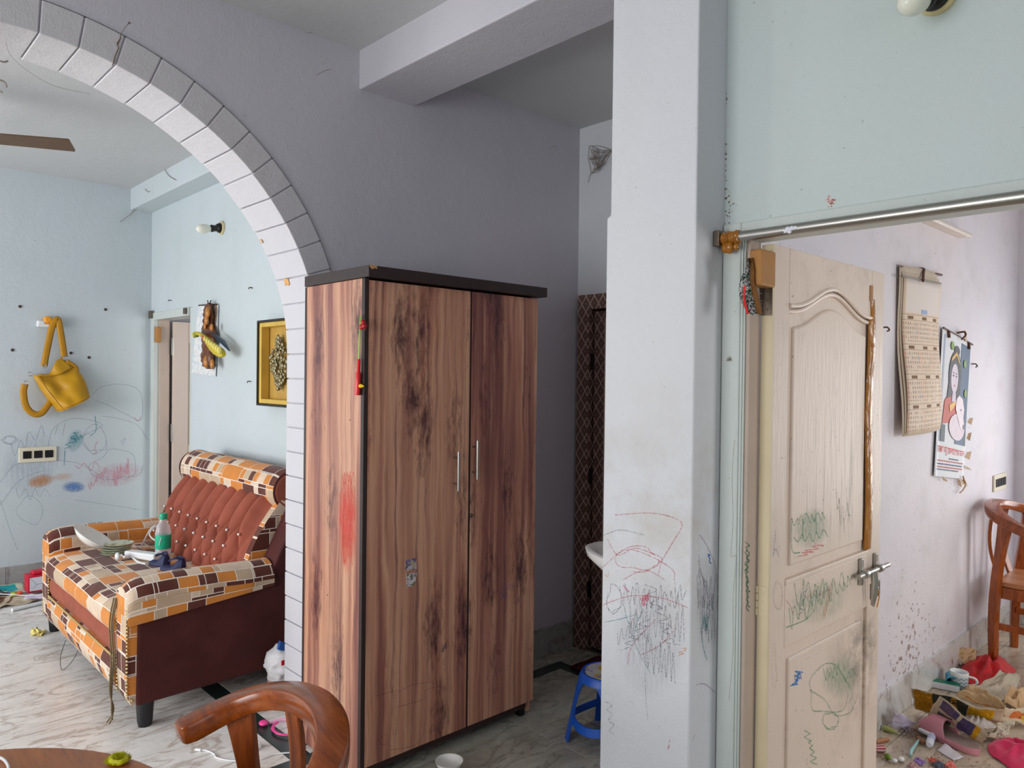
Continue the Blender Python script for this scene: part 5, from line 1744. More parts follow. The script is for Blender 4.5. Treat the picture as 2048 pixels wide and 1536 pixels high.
for nm, col_, px, py, lb_ in (('lime_ball', srgb(206, 222, 40), 27, 1193, 'small lime yellow ball in the litter under the switch plate'), ('orange_ball', srgb(226, 92, 60), 39, 1191, 'small orange ball in the litter under the switch plate')):
    q = G0(px, py, 0.03)
    tag(MB().ball((q.x, q.y, 0.045), 0.016, 12, 8, (1.4, 1, 0.8)).build(nm, plain(nm + '_plastic', col_, 0.3), None, smooth=True), lb_, 'ball')
MB_ = MB().tube([G0(-10, 1187, 0.05), G0(18, 1189, 0.05), G0(50, 1191, 0.045), G0(90, 1189, 0.05)], 0.003, 6)
tag(MB_.build('thin_stick', WHITE_P, None), 'thin white stick lying across the floor litter', 'stick')
o = sheet('black_pouch', BLACKP, [G0(-40, 1196, 0.02), G0(20, 1194, 0.012), G0(2, 1178, 0.07), G0(-40, 1180, 0.06)], 0.01, 2, 'black pouch lying at the foot of the back wall', 'pouch')
YPAP = plain('yellow_wrapper', srgb(232, 216, 130), 0.6, var=0.1)
sheet('yellow_wrapper', YPAP, [G0(60, 1270), G0(82, 1272), G0(93, 1262, 0.012), G0(66, 1258, 0.012)], 0.03, 3, 'crumpled yellow wrapper alone on the marble floor', 'wrapper', 12, 10, 5.0)

# ---- basin and stool in the passage
SAN = plain('sanitary_white', srgb(232, 232, 230), 0.15, 0.5, var=0.02)
bsx, bsy, bsz = 2.28, 1.432, 0.90
basin = tag(empty('wash_basin', (bsx, bsy, bsz)), 'white wall-mounted wash basin half hidden behind the pillar', 'basin')
rings = []
for (k, z) in ((0.30, -0.16), (0.55, -0.13), (0.85, -0.06), (0.98, -0.02), (1.0, 0.0), (0.97, 0.004), (0.9, -0.004), (0.8, -0.05), (0.5, -0.10), (0.05, -0.11)):
    rings.append([(bsx + 0.2 * k * math.cos(a), bsy + 0.002 + (0.50 * k * max(0.0, math.sin(a)) ** 0.8 if math.sin(a) > 0 else 0.0) + (0.03 * (1 - k) if math.sin(a) >= 0 else 0), bsz + z) for a in [PI * i / 24 for i in range(25)]])
MB().loft(rings, closed=False, cap=False).build('bowl', SAN, basin, smooth=True, fix=False, solid=0.01, angle=60)
MB().tube([(bsx, bsy + 0.07, bsz - 0.002), (bsx, bsy + 0.07, bsz + 0.09), (bsx, bsy + 0.15, bsz + 0.10)], 0.012, 10).build('tap', STEEL, basin, smooth=True)

BLUEP = plain('blue_plastic_stool', srgb(28, 92, 200), 0.35, 0.45, var=0.08, scale=10)
stc = at(1216, 1340, 'Z', 0.30)
stool = tag(empty('plastic_stool', (stc.x, stc.y, 0)), 'small blue plastic stool in the passage behind the pillar', 'stool')
m = MB().lathe([(0.01, 0.285), (0.09, 0.288), (0.112, 0.295), (0.118, 0.285), (0.124, 0.262)], (stc.x, stc.y, 0), 32)
m.build('rim', BLUEP, stool, smooth=True, angle=40)
STT = print_mat('stool_print', [srgb(196, 196, 208), srgb(206, 170, 60), srgb(150, 160, 200), srgb(210, 206, 200)], 30)
MB().lathe([(0.098, 0.2925), (0.098, 0.296), (0.01, 0.297)], (stc.x, stc.y, 0), 28).build('printed_top', STT, stool)
for k in range(4):
    a = math.radians(45 + 90 * k)
    rings = []
    for j in range(9):
        t = j / 8
        z = 0.285 * t
        r = 0.175 - 0.06 * t
        half = math.radians(13 + 24 * max(0, (t - 0.62) / 0.38) ** 2)
        rings.append([(stc.x + (r + o_) * math.cos(b), stc.y + (r + o_) * math.sin(b), z) for b, o_ in ((a - half, 0.004), (a, 0.008), (a + half, 0.004), (a + half, -0.002), (a, 0.001), (a - half, -0.002))])
    MB().loft(rings).build('leg', BLUEP, stool, smooth=True, angle=40)
m = MB()
rings = []
for k in range(41):
    b = 2 * PI * k / 40
    z0 = 0.085 - 0.02 * abs(math.cos(2 * b))
    rings.append([(stc.x + r_ * math.cos(b), stc.y + r_ * math.sin(b), z_) for r_, z_ in ((0.152, z0), (0.157, z0), (0.151, z0 + 0.035), (0.146, z0 + 0.035))])
MB().loft(rings, cap=False).build('brace_ring', BLUEP, stool, smooth=True, angle=40)
sheet('doormat', plain('maroon_mat', srgb(88, 40, 36), 0.95, 0.1, var=0.3, scale=80, bump=0.6), [(2.98, 2.1, 0.01), (3.22, 2.1, 0.01), (3.22, 2.68, 0.01), (2.98, 2.68, 0.01)], 0.003, 5, 'maroon doormat before the patterned passage door', 'doormat')

# ================================================================== over the door, bedroom wall
RX = 1.872
ra, rb_ = at(1484, 474, 'X', RX), at(2048, 391, 'X', RX)
zr = (ra.z + rb_.z) / 2
rod = tag(empty('curtain_rod', (RX, ra.y, zr)), 'stainless steel curtain rod over the bedroom door with taped end', 'curtain rod')
MB().tube([(RX, 1.128, zr), (RX, 0.10, zr)], 0.0145, 20).build('tube', STEEL, rod, smooth=True)
box('bracket', STEEL_D, rod, RX - 0.022, XD0 - 0.0125, 1.126, 1.1445, zr - 0.022, zr + 0.022, bevel=0.002)
box('bracket', STEEL_D, rod, RX - 0.022, XD0 - 0.0125, 0.085, 0.104, zr - 0.022, zr + 0.022, bevel=0.002)
m = MB()
for k in range(7):
    yk = 1.075 + 0.008 * k
    m.lathe([(0.0152, -0.004), (0.0185 + 0.0015 * math.sin(k * 2), 0.0), (0.0152, 0.004)], (RX, yk, zr), 18, 'Y')
m.build('tape_wrap', TAPE, rod, smooth=True)
m = MB()
for y, r in ((1.118, 0.012), (1.105, 0.014), (1.085, 0.008)):
    m.ball((RX, y, zr - 0.026), r, 10, 8, (1, 1, 1.3))
m.build('tape_lump', TAPE, rod, smooth=True)
for px, py, s in ((1575, 458, 0.008), (1583, 456, 0.007), (1570, 462, 0.006), (1590, 455, 0.006), (1578, 463, 0.006), (1512, 468, 0.004), (1665, 447, 0.003)):
    q = at(px, py, 'X', RX - 0.0145)
    MB().ball((RX - 0.012, q.y, q.z), s, 8, 6, (0.6, 1, 0.9)).build('paint_spot', PAPER, rod, smooth=True)
# red smudge on the plaster above the rod, grime in the corner
SMUD = plain('red_smudge', srgb(206, 140, 132), 0.9, var=0.4, scale=120)
rd = random.Random(4)
m = MB()
for k in range(26):
    q = at(1661 + rd.gauss(0, 5), 405 + rd.gauss(0, 6), 'X', XD0 - 0.0006)
    e = rd.uniform(0.001, 0.003)
    m.poly([q + Vector((0, -e, -e)), q + Vector((0, e, -e * 0.6)), q + Vector((0, e * 0.5, e)), q + Vector((0, -e, e * 0.7))])
tag(m.build('smudge', SMUD, wall_right, fix=False), kind='stuff')
GRIME = plain('brown_grime', srgb(112, 84, 60), 0.9, 0.1, var=0.3)
m = MB()
for k in range(60):
    q = at(1447 + rd.gauss(0, 2.0), rd.uniform(180, 700), 'X', XD0 - 0.002) if k < 30 else at(1449 + abs(rd.gauss(0, 9)), 405 + rd.gauss(0, 22), 'X', XD0 - 0.0015)
    q.y = min(q.y, 1.1445)
    m.ball(q, rd.uniform(0.0008, 0.0022), 5, 4)
m.build('wall_specks', GRIME, wall_right)['kind'] = 'stuff'
q = at(1458, 718, 'X', XD0 - 0.014)
fz = fuzz('insect_nest', GRIME, (XD0 - 0.0135, q.y, q.z - 0.006), 0.008, 0.014, 9, 160, 0.0008)
fz.parent = door1; fz.matrix_parent_inverse = door1.matrix_world.inverted(); fz['kind'] = 'stuff'

# ---- painted husk mask hanging on the jamb
def mask_paint():
    t = NT('painted_mask', 0.5)
    co = t.coord()
    v = t.noise(t.map(co, (1, 2.2, 1.0)), 60, 3, 0.6, 1.5)
    c = t.ramp(v, [(0.0, srgb(26, 34, 40)), (0.46, srgb(220, 220, 216)), (0.53, srgb(30, 36, 44)), (0.6, srgb(36, 84, 48)), (0.7, srgb(214, 210, 200))], 'CONSTANT')
    t.col(c)
    return t.m


mk = tag(empty('husk_mask', at(1500, 628, 'X', XD0 - 0.02)), 'dried brown husk mask with painted face hanging on the door jamb', 'mask')
HUSK = plain('brown_husk', srgb(126, 86, 48), 0.85, 0.15, var=0.35, scale=40, bump=0.7)
edge = [(1500, 517), (1504, 540), (1504, 562), (1508, 585), (1513, 605), (1517, 628)]
front = [(1497, 519), (1489, 540), (1480, 562), (1478, 590), (1490, 618), (1508, 632)]
ep = catmull([at(x, y, 'X', XD0 - 0.018) for x, y in edge], 6)
fp_ = catmull([at(x, y, 'X', XD0 - 0.05) for x, y in front], 6)
for p in ep + fp_: p.y = max(p.y, 1.0)
N_ = len(ep)
rings = []
for i in range(N_):
    t = i / (N_ - 1)
    wd = 0.009 * math.sin(PI * min(1, t * 0.9 + 0.1)) ** 0.4 + 0.003
    a_, b_ = fp_[i], ep[i]
    dirv = (b_ - a_); nrm = Vector((dirv.y, -dirv.x, 0)); nrm = nrm.normalized() if nrm.length > 1e-6 else Vector((0, -1, 0))
    rings.append([b_ - Vector((0.008, -0.006, 0)), b_ - Vector((0.012, 0.012, 0)), b_ + Vector((0.002, -0.010 - 0.003 * mnoise.noise((t * 9, 0, 0)), 0)), b_ + Vector((0.006, 0.004, 0))])
MB().loft(rings).build('husk', HUSK, mk, smooth=True, angle=60)
rings = []
for i in range(N_):
    a_, b_ = fp_[i], ep[i] - Vector((0.008, 0, 0))
    rings.append([a_.lerp(b_, q / 5) + Vector((-0.006 * math.sin(PI * q / 5), 0.0, 0)) for q in range(6)] + [b_.lerp(a_, q / 3) + Vector((0.006, 0.003, 0)) for q in range(4)])
MB().loft(rings).build('painted_face', mask_paint(), mk, smooth=True, angle=60)
rp = [at(1490, 572, 'X', XD0 - 0.056), at(1488, 595, 'X', XD0 - 0.058), at(1492, 615, 'X', XD0 - 0.056), at(1496, 628, 'X', XD0 - 0.052)]
MB().tube(catmull(rp, 5), 0.0032, 8).build('red_tongue', RED, mk, smooth=True)

# ---- calendars on the bedroom wall
def calendar_paper():
    t = NT('calendar_print', 0.7, 0.2)
    u, v, _ = t.sep(t.coord('UV'))
    base = t.mix(t.rng(t.noise(t.coord(), 4, 4), 0.3, 0.7), srgb(228, 208, 188), srgb(222, 198, 174))
    cu = t.math('FRACT', t.math('MULTIPLY', u, 3.0))
    vv = t.math('MULTIPLY', v, 4.0 / 0.765)
    cv = t.math('FRACT', vv)
    grid = t.math('LESS_THAN', v, 0.765)
    digit = t.math('MULTIPLY', t.math('LESS_THAN', t.math('ABSOLUTE', t.math('SUBTRACT', t.math('FRACT', t.math('MULTIPLY', cu, 7.0)), 0.5)), 0.24),
                   t.math('LESS_THAN', t.math('ABSOLUTE', t.math('SUBTRACT', t.math('FRACT', t.math('MULTIPLY', cv, 6.6)), 0.5)), 0.30))
    rowok = t.math('MULTIPLY', t.math('GREATER_THAN', cv, 0.08), t.math('LESS_THAN', cv, 0.76))
    some = t.math('GREATER_THAN', t.noise(t.map(t.coord('UV'), (22, 27, 1)), 1.0, 1), 0.4)
    dm = t.math('MULTIPLY', t.math('MULTIPLY', digit, rowok), t.math('MULTIPLY', some, grid))
    red = t.math('LESS_THAN', cu, 0.145)
    dcol = t.mix(red, srgb(150, 128, 116), srgb(222, 128, 110))
    c = t.mix(t.math('MULTIPLY', dm, 0.8), base, dcol)
    stripe = t.math('MULTIPLY', t.math('LESS_THAN', t.math('ABSOLUTE', t.math('SUBTRACT', cv, 0.8)), 0.012), grid)
    top_line = t.math('MULTIPLY', t.math('GREATER_THAN', cv, 0.975), grid)
    c = t.mix(t.math('MULTIPLY', t.math('MAXIMUM', stripe, top_line), 0.6), c, srgb(140, 110, 90))
    blue = t.math('MULTIPLY', t.math('GREATER_THAN', cu, 0.86), t.math('GREATER_THAN', t.noise(t.map(t.coord('UV'), (3, 24, 1)), 1.0, 1), 0.56))
    c = t.mix(t.math('MULTIPLY', t.math('MULTIPLY', blue, t.math('MULTIPLY', rowok, grid)), 0.5), c, srgb(150, 176, 190))
    pic = t.math('MULTIPLY', t.math('GREATER_THAN', v, 0.775), t.math('MULTIPLY', t.math('GREATER_THAN', u, 0.07), t.math('LESS_THAN', u, 0.95)))
    c = t.mix(t.math('MULTIPLY', pic, 0.85), c, srgb(224, 214, 208))
    worn = t.rng(t.noise(t.map(t.coord('UV'), (5, 1.6, 1)), 1.3, 3), 0.52, 0.72)
    lowm = t.math('MULTIPLY', worn, t.rng(v, 0.55, 0.3))
    c = t.mix(t.math('MULTIPLY', lowm, 0.7), c, srgb(240, 226, 200))
    t.col(c)
    return t.m


CALP = calendar_paper()
PAPB = plain('aged_paper', srgb(222, 204, 184), 0.8, 0.1, var=0.06)
RUST = plain('rust_brown', srgb(92, 58, 44), 0.6)
yw_ = YR
cal = tag(empty('wall_calendar', (4.0, yw_, 1.3)), 'yearly wall calendar with faded top and date columns by the door', 'calendar')
B = lambda px, py, y=yw_: at(px, py, 'Y', y)
c00, c10, c11, c01 = B(1806, 868, yw_ - 0.03), B(1886, 858, yw_ - 0.03), B(1880, 567, yw_ - 0.02), B(1806, 552, yw_ - 0.02)
def cal_sheet(off, dx, du):
    def f(u, v):
        p = c00.lerp(c10, u).lerp(c01.lerp(c11, u), v)
        bow = 0.012 * math.sin(u * PI) + 0.015 * (1 - v) * math.cos(u * 2.5) + 0.008 * math.sin(v * 7 + off * 60)
        return p + Vector((dx, off - bow, 0))
    return f
MB().grid(cal_sheet(0.0, 0, 0), 16, 20).build('top_sheet', CALP, cal, smooth=True, fix=False, solid=0.001)
MB().grid(lambda u, v: cal_sheet(0.008, -0.012, 0)(u, v) + Vector((0, 0, 0.02 * v)), 8, 10).build('sheet', PAPB, cal, smooth=True, fix=False, solid=0.001)
MB().grid(lambda u, v: cal_sheet(0.014, -0.03, 0)(u, v) + Vector((0, 0.0, 0.06 * v - 0.01)), 8, 10).build('sheet', PAPB, cal, smooth=True, fix=False, solid=0.001)
MB().tube([B(1799, 533, yw_ - 0.012), B(1883, 550, yw_ - 0.012)], 0.006, 8).build('hanger_strip', RUST, cal)
MB().tube([B(1804, 551, yw_ - 0.045), B(1882, 567, yw_ - 0.045)], 0.004, 8).build('hanger_strip', plain('grey_strip', srgb(120, 114, 104), 0.5), cal)
MB().tube(catmull([B(1845, 537, yw_ - 0.002), B(1848, 539, yw_ - 0.03), B(1847, 545, yw_ - 0.035), B(1846, 562, yw_ - 0.055)], 5), 0.006, 8).build('hook', RUST, cal)
for iu, iv in [(a, b) for b in range(4) for a in range(3)]:
    uc, vc = (iu + 0.5) / 3, 0.765 * (iv + 0.885) / 4
    f = cal_sheet(0.0, 0, 0)
    hw, hv = 0.055, 0.010
    MB().poly  # header bars sit on the sheet
    m = MB(); m.poly([f(uc - hw, vc - hv) + Vector((0, -0.0015, 0)), f(uc + hw, vc - hv) + Vector((0, -0.0015, 0)), f(uc + hw, vc + hv) + Vector((0, -0.0015, 0)), f(uc - hw, vc + hv) + Vector((0, -0.0015, 0))])
    m.build('month_bar', plain('month_brown', srgb(120, 84, 50), 0.7) if (iu, iv) == (0, 0) else bpy.data.materials['month_brown'], cal, fix=False, solid=0.001)
m = MB(); f = cal_sheet(0.0, 0, 0)
m.poly([f(0.42, 0.772) + Vector((0, -0.0015, 0)), f(0.57, 0.772) + Vector((0, -0.0015, 0)), f(0.57, 0.80) + Vector((0, -0.0015, 0)), f(0.42, 0.80) + Vector((0, -0.0015, 0))])
m.build('year_block', plain('year_blue', srgb(150, 172, 206), 0.7), cal, fix=False, solid=0.001)

# second calendar: a devotional style portrait print, torn at the foot
pos = tag(empty('portrait_calendar', (4.5, yw_, 1.0)), 'torn picture calendar of a long-haired figure hugging a white calf', 'calendar')
y2 = yw_ - 0.012
P00, P10, P11, P01 = B(1868, 952, y2), B(1927, 958, y2), B(1942, 690, y2), B(1885, 657, y2)
def pf(u, v, lift=0.0):
    p = P00.lerp(P10, u).lerp(P01.lerp(P11, u), v)
    return p + Vector((0, -lift - 0.006 * math.sin(u * PI), 0))
SILV = plain('poster_paper', srgb(214, 214, 218), 0.6, var=0.06)
MB().grid(lambda u, v: pf(u, v), 10, 12).build('sheet', SILV, pos, fix=False, solid=0.0012)
def flat(name, pts, c, lift, rough=0.55):
    m = MB(); m.poly([pf(u, v, lift) for u, v in pts])
    nm = 'print_' + '_'.join(str(int(q * 255)) for q in c)
    mt = bpy.data.materials.get(nm) or plain(nm, c, rough, var=0.15, scale=20)
    return m.build(name, mt, pos, fix=False, solid=0.0006)
def ell(cu, cv, ru, rv, n=18, a0=0, a1=2 * PI): return [(cu + ru * math.cos(a0 + (a1 - a0) * k / n), cv + rv * math.sin(a0 + (a1 - a0) * k / n)) for k in range(n)]
flat('background', [(0.06, 0.24), (0.95, 0.24), (0.97, 0.97), (0.06, 0.97)], srgb(150, 160, 182), 0.0012)
flat('background', [(0.55, 0.24), (0.95, 0.24), (0.97, 0.97), (0.62, 0.97)], srgb(70, 92, 120), 0.0020)
flat('foreground', [(0.10, 0.24), (0.95, 0.24), (0.95, 0.34), (0.10, 0.36)], srgb(58, 70, 68), 0.0026)
flat('robe', [(0.12, 0.36), (0.62, 0.40), (0.66, 0.50), (0.55, 0.58), (0.30, 0.60), (0.16, 0.52)], srgb(186, 66, 40), 0.0032)
flat('hair', ell(0.44, 0.72, 0.20, 0.17), srgb(44, 38, 44), 0.0036)
flat('hair', [(0.27, 0.70), (0.34, 0.70), (0.33, 0.56), (0.22, 0.54)], srgb(44, 38, 44), 0.0037)
flat('hair', [(0.52, 0.72), (0.64, 0.70), (0.62, 0.56), (0.50, 0.53)], srgb(44, 38, 44), 0.0037)
flat('hair', ell(0.46, 0.895, 0.09, 0.035), srgb(44, 38, 44), 0.0037)
flat('face', ell(0.42, 0.695, 0.115, 0.105), srgb(206, 192, 204), 0.0044)
flat('neck', [(0.38, 0.60), (0.48, 0.60), (0.50, 0.53), (0.36, 0.53)], srgb(196, 182, 196), 0.0042)
flat('crown_band', [(0.28, 0.80), (0.44, 0.86), (0.58, 0.80), (0.56, 0.83), (0.44, 0.885), (0.30, 0.83)], srgb(216, 164, 70), 0.0048)
for du in (-0.045, 0.045):
    flat('eye', ell(0.42 + du, 0.712, 0.02, 0.007, 10), srgb(50, 46, 58), 0.0050)
    flat('eyebrow', [(0.42 + du - 0.03, 0.728), (0.42 + du + 0.03, 0.728), (0.42 + du, 0.737)], srgb(50, 46, 58), 0.0050)
flat('mouth', ell(0.42, 0.645, 0.026, 0.007, 10), srgb(200, 110, 124), 0.0050)
flat('sash', [(0.30, 0.50), (0.52, 0.55), (0.55, 0.53), (0.33, 0.45)], srgb(222, 168, 76), 0.0040)
flat('calf', ell(0.60, 0.36, 0.28, 0.095), srgb(216, 200, 208), 0.0046)
flat('calf_head', [(0.52, 0.56), (0.60, 0.59), (0.74, 0.57), (0.82, 0.50), (0.80, 0.44), (0.86, 0.38), (0.80, 0.34), (0.70, 0.36), (0.60, 0.42), (0.50, 0.49)], srgb(228, 214, 220), 0.0054)
flat('calf_eye', ell(0.69, 0.49, 0.016, 0.008, 10), srgb(60, 50, 60), 0.0060)
flat('calf_muzzle', ell(0.83, 0.375, 0.04, 0.02, 12), srgb(120, 100, 112), 0.0060)
for u_, v_ in ((0.30, 0.915), (0.76, 0.83), (0.84, 0.62)): flat('feather_eye', ell(u_, v_, 0.05, 0.03, 12), srgb(120, 150, 60), 0.0048)
flat('text_panel', [(0.02, 0.0), (0.98, 0.0), (0.98, 0.235), (0.02, 0.235)], srgb(226, 226, 230), 0.0016)


def lettering(name, body, mat, parent, fn):
    cu = bpy.data.curves.new(name, 'FONT')
    cu.body = body
    cu.size = 1.0
    ob = bpy.data.objects.new(name, cu)
    COL.objects.link(ob)
    bpy.context.view_layer.update()
    me = bpy.data.meshes.new_from_object(ob.evaluated_get(bpy.context.evaluated_depsgraph_get()))
    bpy.data.objects.remove(ob)
    xs_ = [v.co.x for v in me.vertices] or [0, 1]; ys_ = [v.co.y for v in me.vertices] or [0, 1]
    wdt, hgt = (max(xs_) - min(xs_)) or 1, (max(ys_) - min(ys_)) or 1
    for v in me.vertices:
        a, b = (v.co.x - min(xs_)) / wdt, (v.co.y - min(ys_)) / hgt
        v.co = fn(a, b)
    me.materials.clear(); me.materials.append(mat)
    t_ = bpy.data.objects.new(name, me)
    link(t_, parent)
    return t_


REDI = plain('red_ink', srgb(224, 70, 62), 0.7)
lettering('headline', '\u09c7\u0995\u09be \u099c\u09c1\u09c7\u09df\u09b2\u09be\u09c7\u09b8\u09b0 \u099c\u09a8', REDI, pos, lambda a, b: pf(0.04 + 0.9 * a, 0.15 + 0.062 * b - 0.008 * a, 0.004))
rd = random.Random(12)
for r_, (v_, cc) in enumerate(((0.125, srgb(110, 116, 130)), (0.105, srgb(214, 130, 120)), (0.083, srgb(96, 108, 140)), (0.063, srgb(214, 120, 110)), (0.045, srgb(130, 134, 150)))):
    m = MB(); u_ = 0.06 if r_ else 0.4
    while u_ < (0.88 if r_ not in (0, 4) else 0.7):
        wd = rd.uniform(0.02, 0.07)
        m.poly([pf(u_, v_, 0.003), pf(u_ + wd, v_, 0.003), pf(u_ + wd, v_ + 0.009, 0.003), pf(u_, v_ + 0.009, 0.003)])
        u_ += wd + 0.018
    tag(m.build('small_print', plain('ink_%d' % r_, cc, 0.7), pos, fix=False), kind='stuff')
MB().tube([pf(0, 1.005, 0.004), pf(1.03, 1.005, 0.004)], 0.005, 6).build('hanger_strip', RUST, pos)
MB().tube(catmull([pf(0.5, 1.03, -0.01), pf(0.53, 1.04, 0.02), pf(0.56, 1.02, 0.025), pf(0.52, 0.985, 0.012)], 5), 0.005, 8).build('hook', RUST, pos)
for u_ in (0.14, 0.85): MB().tube([pf(u_, 1.0, 0.006), pf(u_ + 0.02, 0.955, 0.008)], 0.007, 6).build('tape_tab', RUST, pos)
TORN = plain('torn_brown_tape', srgb(176, 142, 104), 0.6, var=0.3, scale=40)
for u_, v_, du, dv in ((0.98, 0.16, 0.12, 0.05), (0.96, 0.10, 0.18, -0.03), (0.72, 0.0, 0.05, -0.06), (0.85, 0.0, 0.16, -0.05), (0.2, 0.0, 0.08, -0.03), (1.0, 0.42, 0.09, 0.04), (1.0, 0.30, 0.06, 0.05)):
    m = MB(); m.poly([pf(u_, v_, 0.004), pf(u_ + du * 0.8, v_ - 0.015, 0.015), pf(u_ + du, v_ + dv, 0.02), pf(u_ + du * 0.2, v_ + dv * 0.8, 0.01)])
    m.build('torn_scrap', TORN, pos, fix=False, solid=0.001)
MB().tube(catmull([pf(0.88, 0.02, 0.01), pf(0.95, -0.03, 0.015), pf(1.0, -0.05, 0.01), pf(0.9, -0.085, 0.01), pf(0.8, -0.10, 0.01)], 5), 0.004, 5).build('loose_strip', TORN, pos)
m = MB(); m.poly([B(1930, 682, y2 - 0.01), B(1934, 684, y2 - 0.01), B(1932, 662, y2 - 0.02), B(1928, 660, y2 - 0.02)])
m.build('torn_scrap', TORN, pos, fix=False, solid=0.001)

switch_plate('switch_plate', 5.235, 5.5, 0.897, 0.995, YR, 4, 'small cream switch plate in the bedroom near the far corner')
for px, py in ((1765, 655), (1943, 728)):
    q = B(px, py)
    MB().tube(catmull([q, q + Vector((0, -0.02, 0)), q + Vector((0.003, -0.028, -0.012)), q + Vector((-0.010, -0.024, -0.018))], 5), 0.0034, 8).build('wall_hook', RUST, wall_part)
# tube light batten
ta, tb = B(1838, 436, YR - 0.03), B(1932, 471, YR - 0.03)
tl = tag(empty('tube_light', ta), 'slim unlit tube light batten high on the bedroom wall', 'light')
a_, b_ = Vector((ta.x - 0.35, YR - 0.03, 2.352)), Vector((tb.x, YR - 0.03, 2.358))
box('batten', plain('batten_cream', srgb(222, 208, 196), 0.5), tl, a_.x, b_.x, YR - 0.04, YR - 0.001, 2.335, 2.365, bevel=0.004)
MB().tube([(a_.x + 0.02, YR - 0.055, 2.34), (b_.x - 0.02, YR - 0.055, 2.34)], 0.012, 12).build('tube', plain('unlit_tube', srgb(226, 214, 204), 0.3), tl, smooth=True)

# ================================================================== litter on the bedroom floor
CL = lambda px, py, z=0.004: at(px, py, 'Z', z)


def heap(name, mat, c, rx, ry, h, seed, label, cat, rz=0.0, folds=5.0):
    def f(u, v):
        a = 2 * PI * u
        edge_ = 1 + 0.22 * mnoise.noise((math.cos(a) * 1.5 + seed, math.sin(a) * 1.5, 0))
        x, y = rx * v * edge_ * math.cos(a), ry * v * edge_ * math.sin(a)
        fold = 1.0 - 1.6 * abs(mnoise.noise((x / rx * 1.3 + seed, y / ry * folds * 0.5 + 0.6 * mnoise.noise((x * 9, y * 9, 3)), seed))) + 0.15 * mnoise.noise((x * 16, y * 16, seed))
        z = h * (1 - v ** 1.8) * (0.25 + 0.6 * fold) + 0.012 * v * abs(mnoise.noise((a * 3, seed, 1))) + 0.003
        cr, sr = math.cos(rz), math.sin(rz)
        return (c[0] + x * cr - y * sr, c[1] + x * sr + y * cr, c[2] + max(0.003, z))
    o = MB().grid(f, 56, 22).build(name, mat, None, smooth=True, fix=False, solid=0.002, angle=180)
    return tag(o, label, cat)


def cloth(name, c):
    t = NT(name, 0.75, 0.2)
    t.col(t.mix(t.rng(t.noise(t.coord(), 9, 4), 0.3, 0.7), tuple(q * 0.8 for q in c), c))
    t.inp('Sheen Weight', 0.2)
    t.bump(t.noise(t.coord(), 320, 2), 0.2, 0.002)
    return t.m


REDCL, PINKCL = cloth('red_cloth', srgb(222, 34, 40)), cloth('pink_cloth', srgb(236, 58, 104))
q = CL(1968, 1342)
heap('red_cloth', REDCL, (q.x, q.y - 0.02, 0), 0.27, 0.13, 0.09, 2, 'bright red cloth heaped under the bedroom chair', 'cloth', 0.2)
q = CL(2022, 1512)
heap('pink_cloth', PINKCL, (q.x + 0.02, q.y - 0.05, 0), 0.16, 0.14, 0.085, 6, 'crumpled pink and red cloth at the edge of the floor litter', 'cloth', 0.6)

# cup on its side, patterned mug
CYAN = plain('cyan_plastic', srgb(56, 166, 206), 0.3, var=0.05)
q = CL(1892, 1356, 0.03)
cup = tag(empty('blue_cup', (q.x, q.y, 0)), 'sky blue plastic cup lying on its side by the skirting', 'cup')
m = MB().lathe([(0.024, 0.0), (0.034, 0.085), (0.036, 0.086), (0.035, 0.083), (0.022, 0.004), (0.002, 0.004)], (0, 0, 0), 24)
o = m.build('shell', CYAN, None, smooth=True, angle=40); o.parent = cup; o.location = (0.035, -0.01, 0.037); o.rotation_euler = (0, math.radians(-98), math.radians(25))
m = MB().tube([(0.0365 * math.cos(a), 0.0365 * math.sin(a), 0.085) for a in [2 * PI * k / 24 for k in range(25)]], 0.0025, 6)
o = m.build('rim', CYAN, None, smooth=True); o.parent = cup; o.location = (0.035, -0.01, 0.037); o.rotation_euler = (0, math.radians(-98), math.radians(25))


def chevron():
    t = NT('chevron_glaze', 0.25, 0.5)
    u, v, _ = t.sep(t.coord('UV'))
    zig = t.math('ABSOLUTE', t.math('SUBTRACT', t.math('FRACT', t.math('MULTIPLY', v, 1 / 0.022)), 0.5))
    w_ = t.math('FRACT', t.math('ADD', t.math('MULTIPLY', u, 1 / 0.018), zig))
    t.col(t.mix(t.math('LESS_THAN', w_, 0.45), srgb(228, 226, 220), srgb(140, 176, 206)))
    return t.m


q = CL(1918, 1375, 0.0)
mug = tag(empty('chevron_mug', (q.x, q.y, 0)), 'white mug with pale blue zigzag pattern beside the blue cup', 'mug')
MB().lathe([(0.036, 0.002), (0.039, 0.006), (0.042, 0.066)], (q.x, q.y, 0), 28, cap=True).build('body', chevron(), mug, smooth=True)
MB().lathe([(0.042, 0.066), (0.0425, 0.082), (0.041, 0.084), (0.039, 0.08), (0.034, 0.012), (0.003, 0.01)], (q.x, q.y, 0), 28, cap=False).build('lip', CER, mug, smooth=True)
MB().tube(catmull([(q.x + 0.01, q.y - 0.041, 0.064), (q.x + 0.014, q.y - 0.07, 0.06), (q.x + 0.014, q.y - 0.075, 0.035), (q.x + 0.008, q.y - 0.042, 0.02)], 6), 0.006, 8).build('handle', CER, mug, smooth=True)
q = CL(1886, 1377, 0.0)
gb = tag(empty('green_carton', (q.x, q.y, 0), 0.25), 'small green and white carton in front of the mug', 'carton')
loc_box('carton', plain('dark_green_card', srgb(34, 110, 84), 0.5), gb, -0.02, 0.03, -0.075, 0.07, 0.001, 0.035, 0.001)
loc_box('white_face', PAPER, gb, -0.0225, -0.0195, -0.073, 0.068, 0.003, 0.033)

